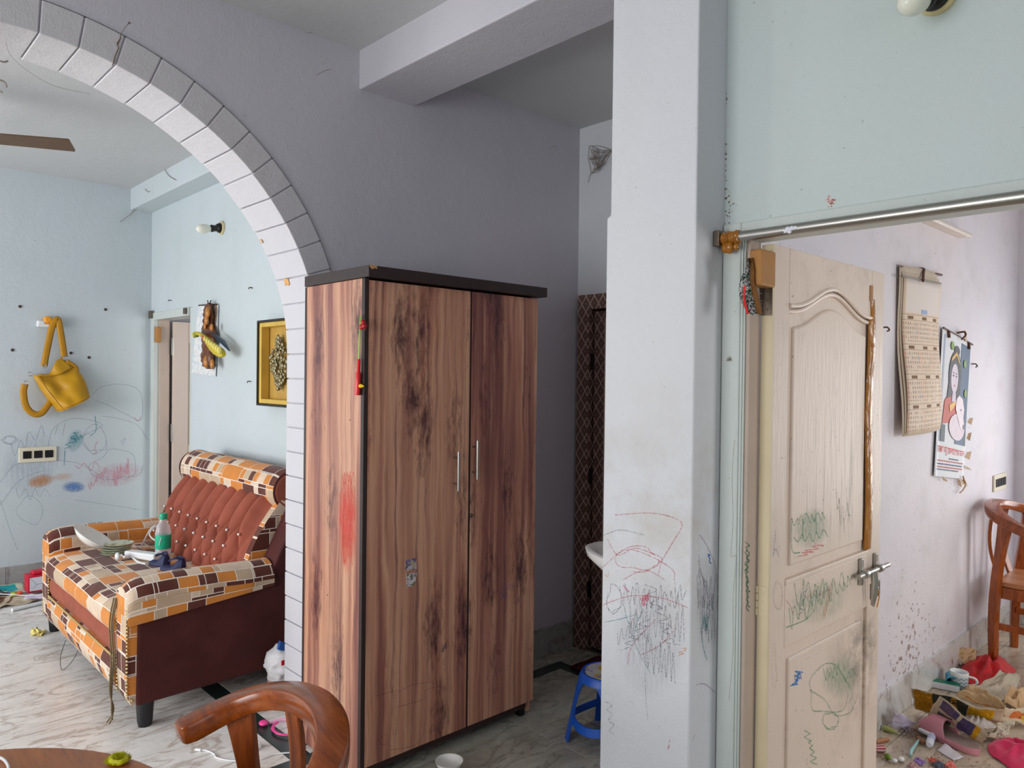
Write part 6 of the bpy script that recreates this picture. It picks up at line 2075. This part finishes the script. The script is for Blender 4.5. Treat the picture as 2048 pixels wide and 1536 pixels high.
# newspapers
CREAMN = srgb(214, 196, 166)
N1 = newsprint('newspaper_main', CREAMN, [(0.02, 0.24, 0.05, 0.92, srgb(186, 132, 30)), (0.24, 0.63, 0.04, 0.95, srgb(58, 60, 52)), (0.64, 0.90, 0.12, 0.92, srgb(206, 158, 30))])
N2 = newsprint('newspaper_flyer', CREAMN, [(0.1, 0.44, 0.55, 0.92, srgb(74, 64, 104)), (0.12, 0.4, 0.1, 0.4, srgb(86, 84, 86)), (0.5, 0.78, 0.08, 0.92, srgb(76, 66, 106)), (0.78, 0.88, 0.06, 0.94, srgb(216, 156, 30))])
N3 = newsprint('newspaper_plain', srgb(206, 192, 170), [], True)
N4 = newsprint('newspaper_tan', srgb(206, 172, 128), [(0.2, 0.8, 0.1, 0.2, srgb(170, 110, 60))], True)
KRAFT = plain('kraft_paper', srgb(204, 168, 128), 0.8, 0.1, var=0.15, scale=14)
r0, r1, f1_, f0_ = CL(1821, 1378, 0.15), CL(2012, 1424, 0.13), CL(1990, 1462, 0.02), CL(1830, 1420, 0.015)
n1 = sheet('newspaper', N1, [f0_, f1_, r1, r0], 0.022, 11, 'newspaper with dark and yellow advertisement propped as a ridge', 'newspaper', 30, 12, 3.0)
YELI, DKI = plain('yellow_ink', srgb(222, 160, 36), 0.7), plain('dark_ink', srgb(60, 48, 30), 0.7)
def on(c, u, v): return Vector(c[0]).lerp(Vector(c[1]), u).lerp(Vector(c[3]).lerp(Vector(c[2]), u), v)
nrm = (r0 - f0_).cross(f1_ - f0_).normalized()
if nrm.dot(Vector((0, 0, CAM_Z)) - f0_) < 0: nrm = -nrm
lettering('headline', 'KURO', YELI, n1, lambda a, b: SHEETF['newspaper'](0.45 + 0.06 * b, 0.95 - 0.52 * a) + nrm * 0.003)
s0, s1, s2_, s3 = CL(1855, 1432, 0.05), CL(1965, 1487, 0.03), CL(1975, 1470, 0.10), CL(1880, 1394, 0.17)
sheet('folded_flyer', N2, [s0, s1, s2_, s3], 0.014, 21, 'folded purple and cream advertising flyer leaning on the pink slipper', 'flyer', 24, 12, 3.0)
n3 = sheet('newspaper', N3, [CL(1925, 1385, 0.03), CL(2030, 1405, 0.03), CL(2038, 1352, 0.05), CL(2000, 1342, 0.09)], 0.03, 31, 'plain grey newspaper sheet spread over the red cloth', 'newspaper', 20, 12, 3.5)
sheet('newspaper', N4, [CL(1910, 1392, 0.03), CL(2010, 1425, 0.03), CL(2012, 1412, 0.07), CL(1946, 1366, 0.07)], 0.025, 37, 'tan folded newspaper between the mug and the ridge newspaper', 'newspaper', 20, 10, 3.5)
sheet('paper_bag', KRAFT, [CL(2005, 1410, 0.03), CL(2075, 1432, 0.03), CL(2075, 1382, 0.05), CL(2018, 1382, 0.08)], 0.04, 41, 'crumpled cream paper bag at the far end of newspapers', 'paper bag', 16, 12, 4.0)
sheet('newspaper', newsprint('newspaper_photo', srgb(212, 190, 160), [(0.2, 0.6, 0.2, 0.7, srgb(196, 110, 60)), (0.55, 0.8, 0.1, 0.5, srgb(206, 170, 50))], False), [CL(1995, 1445, 0.02), CL(2080, 1450, 0.02), CL(2080, 1412, 0.05), CL(2010, 1420, 0.07)], 0.025, 43, 'newspaper with orange pictures near the pink cloth', 'newspaper', 14, 10, 3.5)
sheet('newspaper', N3, [CL(1945, 1480, 0.01), CL(2010, 1475, 0.02), CL(2030, 1446, 0.05), CL(1960, 1432, 0.07)], 0.03, 47, 'crumpled newspaper sheet between the flyer and pink cloth', 'newspaper', 18, 12, 4.0)
q = CL(1956, 1448, 0.05)
heap('plastic_wrap', plain('grey_plastic_wrap', srgb(206, 196, 188), 0.3, var=0.12, scale=30), (q.x, q.y, 0.05), 0.055, 0.06, 0.04, 8, 'crumpled grey plastic wrap on top of the newspapers', 'plastic bag')
q = CL(1930, 1318, 0.02)
sheet('paper_scrap', KRAFT, [CL(1908, 1322, 0.03), CL(1950, 1325, 0.04), CL(1956, 1300, 0.09), CL(1918, 1300, 0.09)], 0.03, 51, 'torn brown paper scraps piled by the chair leg', 'paper', 12, 10, 4.0)
sheet('card_tag', PAPB, [CL(1913, 1324, 0.055), CL(1922, 1330, 0.05), CL(1928, 1322, 0.085), CL(1918, 1315, 0.09)], 0.002, 55, 'small beige card tag lying on the red cloth', 'tag', 6, 6)

# slipper
PINKR = plain('pink_rubber', srgb(206, 138, 148), 0.6, 0.3, var=0.1, scale=40)
SOLE = plain('grey_insole', srgb(160, 140, 132), 0.8, 0.2, var=0.12, scale=60)
toe, heel = CL(1842, 1452, 0.01), CL(1958, 1507, 0.01)
dv_ = heel - toe
sl = tag(empty('slipper', (toe.x, toe.y, 0.002), math.atan2(dv_.y, dv_.x)), 'dusty pink rubber slipper on the littered bedroom floor', 'slipper')
SLN = dv_.length


def half(t): return 0.05 * (0.62 + 0.38 * math.sin(PI * (0.15 + 0.75 * t)) - 0.10 * math.exp(-((t - 0.62) / 0.15) ** 2)) * math.sqrt(max(0.02, 1 - (2 * t - 1) ** 6))


def sole_ring(z, k=1.0):
    L_ = [(SLN * t, half(t) * k, z) for t in [i / 20 for i in range(21)]]
    return L_ + [(x, -y, z) for x, y, z in L_[::-1]]


o = MB().loft([sole_ring(0.0, 0.93), sole_ring(0.008, 1.0), sole_ring(0.022, 1.0), sole_ring(0.027, 0.96)]).build('sole', PINKR, None, smooth=True, angle=50); o.parent = sl
o = MB().loft([sole_ring(0.026, 0.9), sole_ring(0.0285, 0.88)]).build('insole', SOLE, None); o.parent = sl


def vamp(u, v):
    t = -0.0 + 0.56 * v - 0.10 * math.sin(PI * u) * v
    t = max(0.015, t)
    a = PI * u
    hb_ = 0.030 + 0.045 * smooth01(v / 0.55)
    return (SLN * t, half(t) * 1.03 * math.cos(a), 0.012 + (hb_) * math.sin(a) ** 0.7)


o = MB().grid(vamp, 20, 16).build('upper', PINKR, None, smooth=True, fix=False, solid=0.005, angle=180); o.parent = sl
o = MB().lathe([(0.010, 0.0), (0.010, 0.003), (0.006, 0.004), (0.002, 0.003)], (SLN * 0.2, 0.004, 0.0), 14).build('rivet', PINKR, None); o.parent = sl
o.location = (0.0, 0.0, 0.066)

# dropper bottle with tube, tooth brush like stick, lime, bits
mb0, mb1 = CL(1868, 1460, 0.02), CL(1858, 1490, 0.02)
bo = tag(empty('medicine_bottle', mb1), 'small white medicine bottle with nozzle beside the pink slipper', 'bottle')
MB().tube([mb1, mb1.lerp(mb0, 0.1), mb1.lerp(mb0, 0.6), mb1.lerp(mb0, 0.7), mb0], [0.010, 0.015, 0.015, 0.010, 0.008], 14).build('body', plain('milky_plastic', srgb(226, 228, 238), 0.25, var=0.05), bo, smooth=True)
lbp = [mb1.lerp(mb0, k / 6) for k in range(2, 5)]
MB().tube([mb1.lerp(mb0, 0.25), mb1.lerp(mb0, 0.55)], 0.0156, 14).build('label', plain('lavender_label', srgb(190, 196, 226), 0.4), bo, smooth=True)
n0, n1_ = CL(1840, 1460, 0.02), CL(1862, 1470, 0.025)
tag(MB().tube([n0, n1_], [0.011, 0.009], 12).build('plastic_tube', WHITE_P, None, smooth=True), 'short white plastic tube lying against the medicine bottle', 'tube')
bs = tag(empty('toy_hammer', CL(1822, 1504)), 'small toy stick with blue white handle on the bedroom floor', 'toy')
MB().tube([CL(1821, 1511, 0.008), CL(1822, 1503, 0.009), CL(1826, 1496, 0.009), CL(1838, 1480, 0.012)], [0.006, 0.007, 0.006, 0.005], 10).build('handle', plain('aqua_white', srgb(168, 214, 216), 0.3, var=0.2, scale=50), bs, smooth=True)
MB().tube([CL(1836, 1476, 0.014), CL(1848, 1486, 0.012)], 0.009, 8).build('head', plain('brown_wood_bit', srgb(156, 108, 78), 0.7), bs)
q = CL(1775, 1512, 0.016)
lm = tag(empty('lime_bead', q), 'small dark green lime shaped bead on the bedroom floor', 'bead')
MB().ball((q.x, q.y, 0.014), 0.013, 12, 10, (1, 1, 1)).build('ball', plain('olive_green', srgb(110, 136, 44), 0.3), lm, smooth=True)
MB().ball((q.x - 0.004, q.y - 0.010, 0.013), 0.007, 8, 6).build('tip', plain('lime_tip', srgb(150, 180, 70), 0.3), lm, smooth=True)
def striped():
    t = NT('red_white_stripes', 0.3)
    t.col(t.mix(t.math('LESS_THAN', t.math('FRACT', t.math('MULTIPLY', t.sep(t.coord('UV'))[1], 1 / 0.012)), 0.5), srgb(176, 30, 48), srgb(226, 190, 190)))
    return t.m
tag(MB().tube([CL(1750, 1497, 0.016), CL(1768, 1497, 0.016)], [0.014, 0.016], 14).build('striped_reel', striped(), None, smooth=True), 'red and white striped reel half hidden by the door', 'reel')
tag(MB().tube([CL(1752, 1484, 0.009), CL(1777, 1478, 0.009)], 0.008, 10).build('brown_stick', plain('tan_stick', srgb(186, 124, 84), 0.6), None, smooth=True), 'short tan stick lying by the foot of the door', 'stick')
tag(MB().tube([CL(1768, 1456, 0.012), CL(1786, 1463, 0.012), CL(1799, 1468, 0.010)], [0.013, 0.009, 0.003], 10).build('green_crayon', plain('green_crayon', srgb(170, 176, 104), 0.5, var=0.2), None, smooth=True), 'pale green crayon by the bedroom skirting', 'crayon')
sheet('lilac_note', LILAC, [CL(1778, 1452, 0.02), CL(1815, 1462, 0.01), CL(1836, 1446, 0.02), CL(1790, 1424, 0.10)], 0.02, 61, 'creased lilac paper leaning on the bedroom skirting', 'paper', 14, 10, 4.0)
sheet('white_envelope', plain('white_envelope_paper', srgb(222, 214, 218), 0.7, var=0.04), [CL(1874, 1500, 0.003), CL(1908, 1522, 0.003), CL(1928, 1514, 0.003), CL(1890, 1487, 0.012)], 0.004, 67, 'small white envelope lying below the pink slipper', 'envelope', 10, 8)
hair = fuzz('hair_clump', plain('brown_hair', srgb(96, 66, 52), 0.9, 0.1), CL(1820, 1468, 0.004), 0.05, 0.025, 13, 700, 0.0009)
tag(hair, 'clump of brown hair and dust beside the slipper toe', 'hair', kind='stuff')
for px, py, lb_ in ((1789, 1524, 'smaller white pebble in the litter at the door foot'), (1802, 1521, 'larger glossy white pebble in the litter at the door foot')):
    q = CL(px, py)
    tag(MB().ball((q.x, q.y, 0.010), 0.011 if px < 1800 else 0.013, 12, 8, (1.3, 1, 0.7)).build('white_pebble', CER, None, smooth=True), lb_, 'pebble', 'white pebbles in the litter')
rd = random.Random(77)
cols = [srgb(150, 112, 176), srgb(206, 90, 70), srgb(86, 92, 104), srgb(196, 150, 150), srgb(226, 120, 108)]
nms = ('lilac', 'orange red', 'slate grey', 'dusty pink', 'coral')
spots = ((1838, 1526), (1866, 1524), (1878, 1533), (1826, 1535), (1902, 1535))
for i, ((px, py), c_) in enumerate(zip(spots, cols)):
    q = CL(px, py, 0.004)
    o = sheet('paper_scrap', plain('scrap_%d' % i, c_, 0.7, var=0.15), [q + Vector((-0.02, -0.015, 0.002)), q + Vector((0.02, -0.02, 0.004)), q + Vector((0.024, 0.012, 0.010)), q + Vector((-0.016, 0.02, 0.006))], 0.012, 70 + i, '%s scrap of torn paper at the bottom edge of the litter' % nms[i], 'paper scrap', 6, 6, 4.0, group='torn scraps on the bedroom floor')
m = MB()
for k in range(150):
    px, py = rd.uniform(1760, 2000), rd.uniform(1470, 1536)
    q = CL(px, py, 0.003); e = rd.uniform(0.001, 0.005)
    m.poly([q + Vector((-e, -e * 0.3, 0)), q + Vector((e, -e * 0.5, 0.001)), q + Vector((e * 0.4, e, 0.002))])
tag(m.build('floor_crumbs', plain('crumbs', srgb(126, 86, 68), 0.9, var=0.5, scale=200), None, fix=False), 'brown crumbs and dust scattered on the bedroom floor', 'dust', kind='stuff')

# ================================================================== crayon and pencil on the walls
_cr = {}


def crayon_mat(c, cover=0.5, amt=0.8, scale=420):
    k = (c, cover, amt)
    if k in _cr: return _cr[k]
    t = NT('crayon_%d' % len(_cr), 0.7, 0.2)
    t.col(c)
    n = t.noise(t.coord(), scale, 2, 0.6)
    t.inp('Alpha', t.rng(n, 0.62 - 0.35 * cover, 0.68 - 0.35 * cover, 0.0, amt))
    _cr[k] = t.m
    return t.m


def crayon(parent, ax, v, strokes, c, width=0.0026, cover=0.5, off=0.0009, amt=0.8):
    m = MB(); lay = 0
    for s_ in strokes:
        pts = catmull([at(x, y, ax, v - off) for x, y in s_], 5)
        for a, b in zip(pts[:-1], pts[1:]):
            d = b - a
            if d.length < 1e-7: continue
            nn = Vector((0, -d.z, d.y)) if ax == 'X' else Vector((-d.z, 0, d.x))
            nn.normalize(); nn *= width / 2
            e = d.normalized() * width * 0.15
            lay += 1
            lift = Vector((-1, 0, 0) if ax == 'X' else (0, -1, 0)) * (6e-6 * (lay % 160))
            a, b = a + lift, b + lift
            m.poly([a - nn - e, b - nn + e, b + nn + e, a + nn - e])
    return tag(m.build('crayon_scribble', crayon_mat(c, cover, amt), parent, fix=False), kind='stuff')


def smear(parent, ax, v, box_, c, amt=0.7, tilt=0.0, off=0.0012):
    """soft rubbed patch of crayon"""
    t = NT('crayon_smear', 0.7, 0.2)
    t.col(c)
    u_, v_, _ = t.sep(t.coord('UV'))
    du = t.math('MULTIPLY', t.math('SUBTRACT', u_, 0.5), 2.0); dv = t.math('MULTIPLY', t.math('SUBTRACT', v_, 0.5), 2.0)
    rr_ = t.math('ADD', t.math('MULTIPLY', du, du), t.math('MULTIPLY', dv, dv))
    fall = t.rng(rr_, 1.0, 0.1)
    n = t.rng(t.noise(t.map(t.coord('UV'), (26, 5, 1), rot=(0, 0, 0.5)), 1.0, 4, 0.7), 0.3, 0.62)
    t.inp('Alpha', t.math('MULTIPLY', t.math('MULTIPLY', fall, n), amt))
    x0, y0_, x1, y1_ = box_
    m = MB()
    m.face([m.vert(at(x, y, ax, v - off)) for x, y in ((x0, y1_ + tilt), (x1, y1_ - tilt), (x1, y0_ - tilt), (x0, y0_ + tilt))], [(0, 0), (1, 0), (1, 1), (0, 1)])
    return m.build('crayon_smear', t.m, parent, fix=False)


RC = random.Random(21)


def zig(x0, y0, x1, y1, n, amp, vert=True):
    out = []
    for k in range(n):
        t = k / (n - 1)
        s = amp * (1 if k % 2 else -1) * RC.uniform(0.5, 1.0)
        x, y = x0 + (x1 - x0) * t, y0 + (y1 - y0) * t
        out.append((x + (0 if vert else s) + RC.gauss(0, 1.5), y + (s if vert else 0) + RC.gauss(0, 1.5)))
    return out


def loops(cx, cy, rx, ry, turns, dr=0.25):
    n = int(turns * 10)
    return [(cx + rx * (1 + RC.uniform(-dr, dr)) * math.cos(2 * PI * k / 10) + RC.gauss(0, 1), cy + ry * (1 + RC.uniform(-dr, dr)) * math.sin(2 * PI * k / 10)) for k in range(n + 1)]


GREYP, REDP, TEALP_, BLUEC, PINKC, GREENC2, ORC, PURP = srgb(84, 84, 96), srgb(206, 84, 104), srgb(44, 140, 150), srgb(56, 104, 196), srgb(232, 96, 130), srgb(66, 150, 108), srgb(226, 140, 60), srgb(120, 70, 130)
PX_ = 1.7665
# pillar, front face
crayon(pillar, 'X', PX_, [zig(1240, 1190, 1360, 1200, 22, 26), zig(1260, 1240, 1370, 1250, 20, 40), zig(1285, 1300, 1350, 1330, 16, 40), [(1350, 1160), (1352, 1210), (1360, 1170), (1364, 1200), (1372, 1180)], loops(1228, 1200, 14, 26, 1.6), zig(1235, 1280, 1275, 1240, 9, 18),
                           [(1290, 1340), (1292, 1400), (1296, 1440)], zig(1215, 1400, 1225, 1470, 8, 6, False), [(1205, 1072), (1240, 1060), (1288, 1070)], zig(1300, 1170, 1345, 1290, 14, 16, False), zig(1250, 1300, 1290, 1240, 10, 14, False)], GREYP, 0.002, 0.42, amt=0.6)
crayon(pillar, 'X', PX_, [[(1230, 1030), (1300, 1026), (1345, 1035), (1364, 1050), (1345, 1085), (1325, 1120), (1316, 1150)], [(1206, 1134), (1250, 1100), (1300, 1112), (1345, 1140), (1348, 1160)], [(1215, 1078), (1235, 1110), (1270, 1096), (1310, 1110)], loops(1278, 1118, 40, 22, 1.3), [(1245, 1160), (1290, 1140), (1330, 1160)],
                           [(1205, 1210), (1260, 1192), (1320, 1195), (1375, 1215)], [(1255, 1330), (1265, 1290), (1310, 1240)], [(1282, 1310), (1320, 1290), (1354, 1255)], [(1338, 1485), (1336, 1500), (1340, 1480)]], REDP, 0.0022, 0.45, amt=0.7)
crayon(pillar, 'X', PX_, [zig(1282, 1200, 1298, 1195, 9, 9), zig(1284, 1210, 1294, 1204, 6, 6), [(1246, 1170), (1254, 1180), (1258, 1184)]], PINKC, 0.003, 0.6)
crayon(pillar, 'X', PX_, [[(1248, 1212), (1254, 1240), (1262, 1252)], [(1286, 1220), (1272, 1250), (1268, 1280), (1280, 1310), (1300, 1345)], [(1210, 1244), (1240, 1238), (1275, 1228)]], TEALP_, 0.002, 0.45)
crayon(pillar, 'X', PX_, [zig(1363, 1310, 1368, 1295, 6, 6, False), zig(1212, 1152, 1218, 1148, 5, 3)], ORC, 0.0022, 0.4)
# pillar, side face toward the door
SYF = 1.146
crayon(pillar, 'Y', SYF, [zig(1392, 1180, 1434, 1190, 12, 50), zig(1400, 1230, 1430, 1240, 10, 60), [(1398, 1110), (1404, 1150), (1418, 1180), (1426, 1220)]], GREYP, 0.0022, 0.45, amt=0.7)
crayon(pillar, 'Y', SYF, [[(1400, 1070), (1416, 1095), (1430, 1130), (1434, 1160)], [(1396, 1120), (1406, 1160), (1416, 1190), (1424, 1215)], [(1392, 1370), (1410, 1368), (1430, 1385)], [(1385, 1480), (1390, 1470)]], PURP, 0.002, 0.45)
crayon(pillar, 'Y', SYF, [zig(1407, 1245, 1416, 1250, 10, 16), [(1402, 1250), (1406, 1290), (1414, 1320)], zig(1409, 1235, 1420, 1228, 6, 8)], TEALP_, 0.0026, 0.5)
crayon(pillar, 'Y', SYF, [zig(1417, 1108, 1420, 1126, 8, 2, False)], BLUEC, 0.003, 0.9)
# door jamb
crayon(door1, 'Y', 1.066, [zig(1494, 1085, 1495, 1220, 26, 3, False), zig(1492, 1095, 1497, 1215, 24, 3, False)], srgb(40, 120, 84), 0.003, 0.6)
crayon(door1, 'X', XD0 - 0.012, [[(1469, 880), (1464, 950), (1466, 1040), (1462, 1110), (1472, 1116), (1466, 1200), (1466, 1300), (1458, 1400)]], srgb(150, 110, 110), 0.0008, 0.7)
# door leaf
DY = LY + 0.003
crayon(leaf, 'Y', DY, [zig(1584, 1045, 1650, 1030, 14, 12), zig(1590, 1080, 1655, 1065, 10, 10), [(1584, 1038), (1584, 1100), (1600, 1105)], [(1606, 1030), (1606, 1080)], [(1630, 1020), (1634, 1070)], zig(1694, 1010, 1700, 1040, 6, 5)], GREENC2, 0.0032, 0.5)
crayon(leaf, 'Y', DY, [zig(1606, 1112, 1640, 1088, 9, 14, False)], srgb(224, 92, 110), 0.0024, 0.5)
crayon(leaf, 'Y', DY, [zig(1674, 1000, 1690, 1050, 10, 25), [(1692, 970), (1694, 1010), (1690, 1040)]], srgb(110, 88, 70), 0.0022, 0.45)
crayon(leaf, 'Y', LY, [zig(1575, 1240, 1690, 1160, 16, 26), zig(1590, 1190, 1650, 1180, 10, 30), [(1572, 1255), (1610, 1240), (1625, 1225)], [(1700, 1160), (1706, 1150), (1712, 1160)], zig(1680, 1180, 1700, 1160, 6, 12)], GREENC2, 0.003, 0.5, 0.0006)
crayon(leaf, 'Y', LY, [zig(1602, 1230, 1612, 1180, 8, 5, False), zig(1616, 1200, 1660, 1180, 8, 10)], srgb(106, 92, 140), 0.0022, 0.45, 0.0006)
crayon(leaf, 'Y', LY, [[(1645, 1235), (1655, 1195), (1664, 1165)], [(1648, 1236), (1660, 1190)], [(1650, 1230), (1662, 1180)]], srgb(230, 140, 80), 0.003, 0.6, 0.0006)
crayon(leaf, 'Y', LY, [[(1616, 1195), (1630, 1182), (1640, 1190), (1656, 1180), (1664, 1190)], [(1572, 1200), (1582, 1215), (1586, 1230)], zig(1740, 1145, 1746, 1155, 5, 4)], srgb(212, 80, 86), 0.0022, 0.5, 0.0006)
crayon(leaf, 'Y', LY, [[(1552, 1060), (1548, 1100), (1546, 1112), (1552, 1098), (1558, 1114)]], srgb(120, 150, 190), 0.002, 0.5, 0.0006)
crayon(leaf, 'Y', DY, [zig(1588, 1372, 1600, 1342, 10, 8, False), zig(1590, 1360, 1602, 1350, 6, 10)], srgb(40, 130, 206), 0.003, 0.8)
crayon(leaf, 'Y', DY, [zig(1648, 1350, 1680, 1340, 10, 14), zig(1690, 1355, 1712, 1345, 6, 12), loops(1660, 1385, 40, 50, 1.1), [(1620, 1380), (1650, 1400), (1670, 1430), (1700, 1425), (1712, 1400)], zig(1612, 1460, 1628, 1530, 12, 7, False), loops(1660, 1440, 16, 16, 1.4)], GREENC2, 0.004, 0.42, amt=0.65)
crayon(leaf, 'Y', LY, [loops(1556, 1190, 8, 30, 2.2), loops(1548, 1330, 5, 40, 1.2)], srgb(150, 130, 130), 0.0012, 0.4, 0.0006)
# wall behind the yellow bag
crayon(wall_bag, 'Y', YL, [[(185, 790), (200, 775), (235, 768), (270, 775), (284, 795), (282, 840), (255, 830), (220, 812), (190, 800)], [(95, 905), (105, 860), (140, 838), (180, 840), (205, 850), (190, 860), (160, 875)], [(205, 832), (240, 838), (275, 850), (295, 880)], loops(190, 880, 22, 26, 1.6), zig(20, 900, 90, 860, 8, 16), loops(20, 880, 14, 8, 2.0), loops(232, 930, 45, 30, 1.2),
                             [(110, 870), (116, 850)], [(125, 872), (130, 846)], [(240, 885), (250, 876), (245, 890)], [(0, 965), (30, 930), (80, 922), (150, 925), (200, 950)], [(0, 1010), (40, 960), (90, 940)]], srgb(120, 136, 164), 0.0042, 0.5, amt=0.5)
crayon(wall_bag, 'Y', YL, [zig(136, 896, 152, 866, 12, 8, False), zig(148, 880, 165, 872, 6, 6), [(130, 900), (128, 930)], [(190, 832), (192, 860), (180, 872)]], srgb(64, 150, 166), 0.006, 0.55, amt=0.7)
smear(wall_bag, 'Y', YL, (52, 948, 110, 976), srgb(232, 150, 70), 0.95, 5)
smear(wall_bag, 'Y', YL, (100, 945, 150, 962), srgb(236, 176, 120), 0.4, 3)
smear(wall_bag, 'Y', YL, (122, 962, 172, 986), srgb(84, 136, 206), 0.95, 0)
smear(wall_bag, 'Y', YL, (170, 925, 290, 975), srgb(232, 170, 184), 0.45, 8)
smear(wall_bag, 'Y', YL, (132, 858, 168, 905), srgb(70, 160, 172), 0.55, 6)
smear(wall_bag, 'Y', YL, (0, 860, 120, 1000), srgb(176, 186, 204), 0.35, 8)
smear(sp_, 'X', CX1, (674, 940, 716, 1150), srgb(226, 84, 78), 0.75, 0)
smear(leaf, 'Y', LY + 0.003, (1640, 1310, 1720, 1400), srgb(96, 160, 120), 0.35, 6)
smear(leaf, 'Y', LY, (1570, 1160, 1700, 1250), srgb(120, 160, 130), 0.3, 14)
smear(leaf, 'Y', LY + 0.003, (1582, 1015, 1660, 1100), srgb(90, 160, 124), 0.35, 8)
smear(pillar, 'X', 1.7665, (1225, 1140, 1382, 1400), srgb(130, 130, 142), 0.2, 0)
smear(pillar, 'Y', 1.146, (1390, 1100, 1440, 1330), srgb(96, 96, 112), 0.25, 0)
crayon(wall_bag, 'Y', YL, [zig(175, 975, 215, 940, 12, 8), zig(225, 960, 260, 930, 14, 18), zig(188, 910, 194, 885, 6, 3, False), zig(150, 935, 200, 930, 6, 8), [(268, 834), (276, 842), (281, 834)]], srgb(232, 160, 176), 0.007, 0.5, amt=0.6)
crayon(wall_bag, 'Y', YL, [zig(30, 990, 100, 985, 8, 12), [(0, 1000), (20, 1060), (35, 1100)], loops(60, 1020, 30, 26, 1.0), [(150, 1000), (220, 1010), (285, 1020)]], srgb(140, 172, 172), 0.004, 0.45, amt=0.5)
# wardrobe
crayon(sp_, 'X', CX1, [zig(682, 960, 708, 955, 14, 16), zig(680, 1010, 710, 1005, 16, 40), zig(682, 1060, 706, 1050, 14, 50), zig(684, 1100, 702, 1095, 10, 36)], srgb(226, 92, 84), 0.004, 0.45, amt=0.7)
crayon(dl, 'Y', CYF, [[(790, 1390), (820, 1372), (866, 1363)], [(788, 1388), (786, 1470)], [(800, 1392), (792, 1470)], [(790, 1415), (848, 1398), (852, 1380), (888, 1375), (886, 1405)], [(750, 1392), (800, 1380)], loops(768, 1480, 10, 10, 0.8), [(828, 930), (835, 915), (848, 905)], [(846, 908), (836, 935), (832, 952)], [(780, 1500), (830, 1490), (850, 1460)], zig(880, 1300, 896, 1285, 8, 10)], srgb(46, 34, 48), 0.0012, 0.6)
crayon(dl, 'Y', CYF, [zig(884, 1300, 894, 1288, 8, 5)], srgb(60, 90, 150), 0.0022, 0.6)
crayon(dr, 'Y', CYF, [zig(1000, 1200, 1014, 1188, 6, 4), [(1000, 1180), (1014, 1170), (1030, 1172)], zig(1000, 1190, 1020, 1175, 5, 4)], srgb(70, 100, 176), 0.002, 0.6)
crayon(dr, 'Y', CYF, [zig(984, 1300, 1000, 1306, 6, 6), loops(1058, 1290, 8, 10, 0.7), [(1040, 1155), (1056, 1140)], zig(1020, 1240, 1040, 1230, 5, 5)], srgb(46, 34, 48), 0.0012, 0.6)
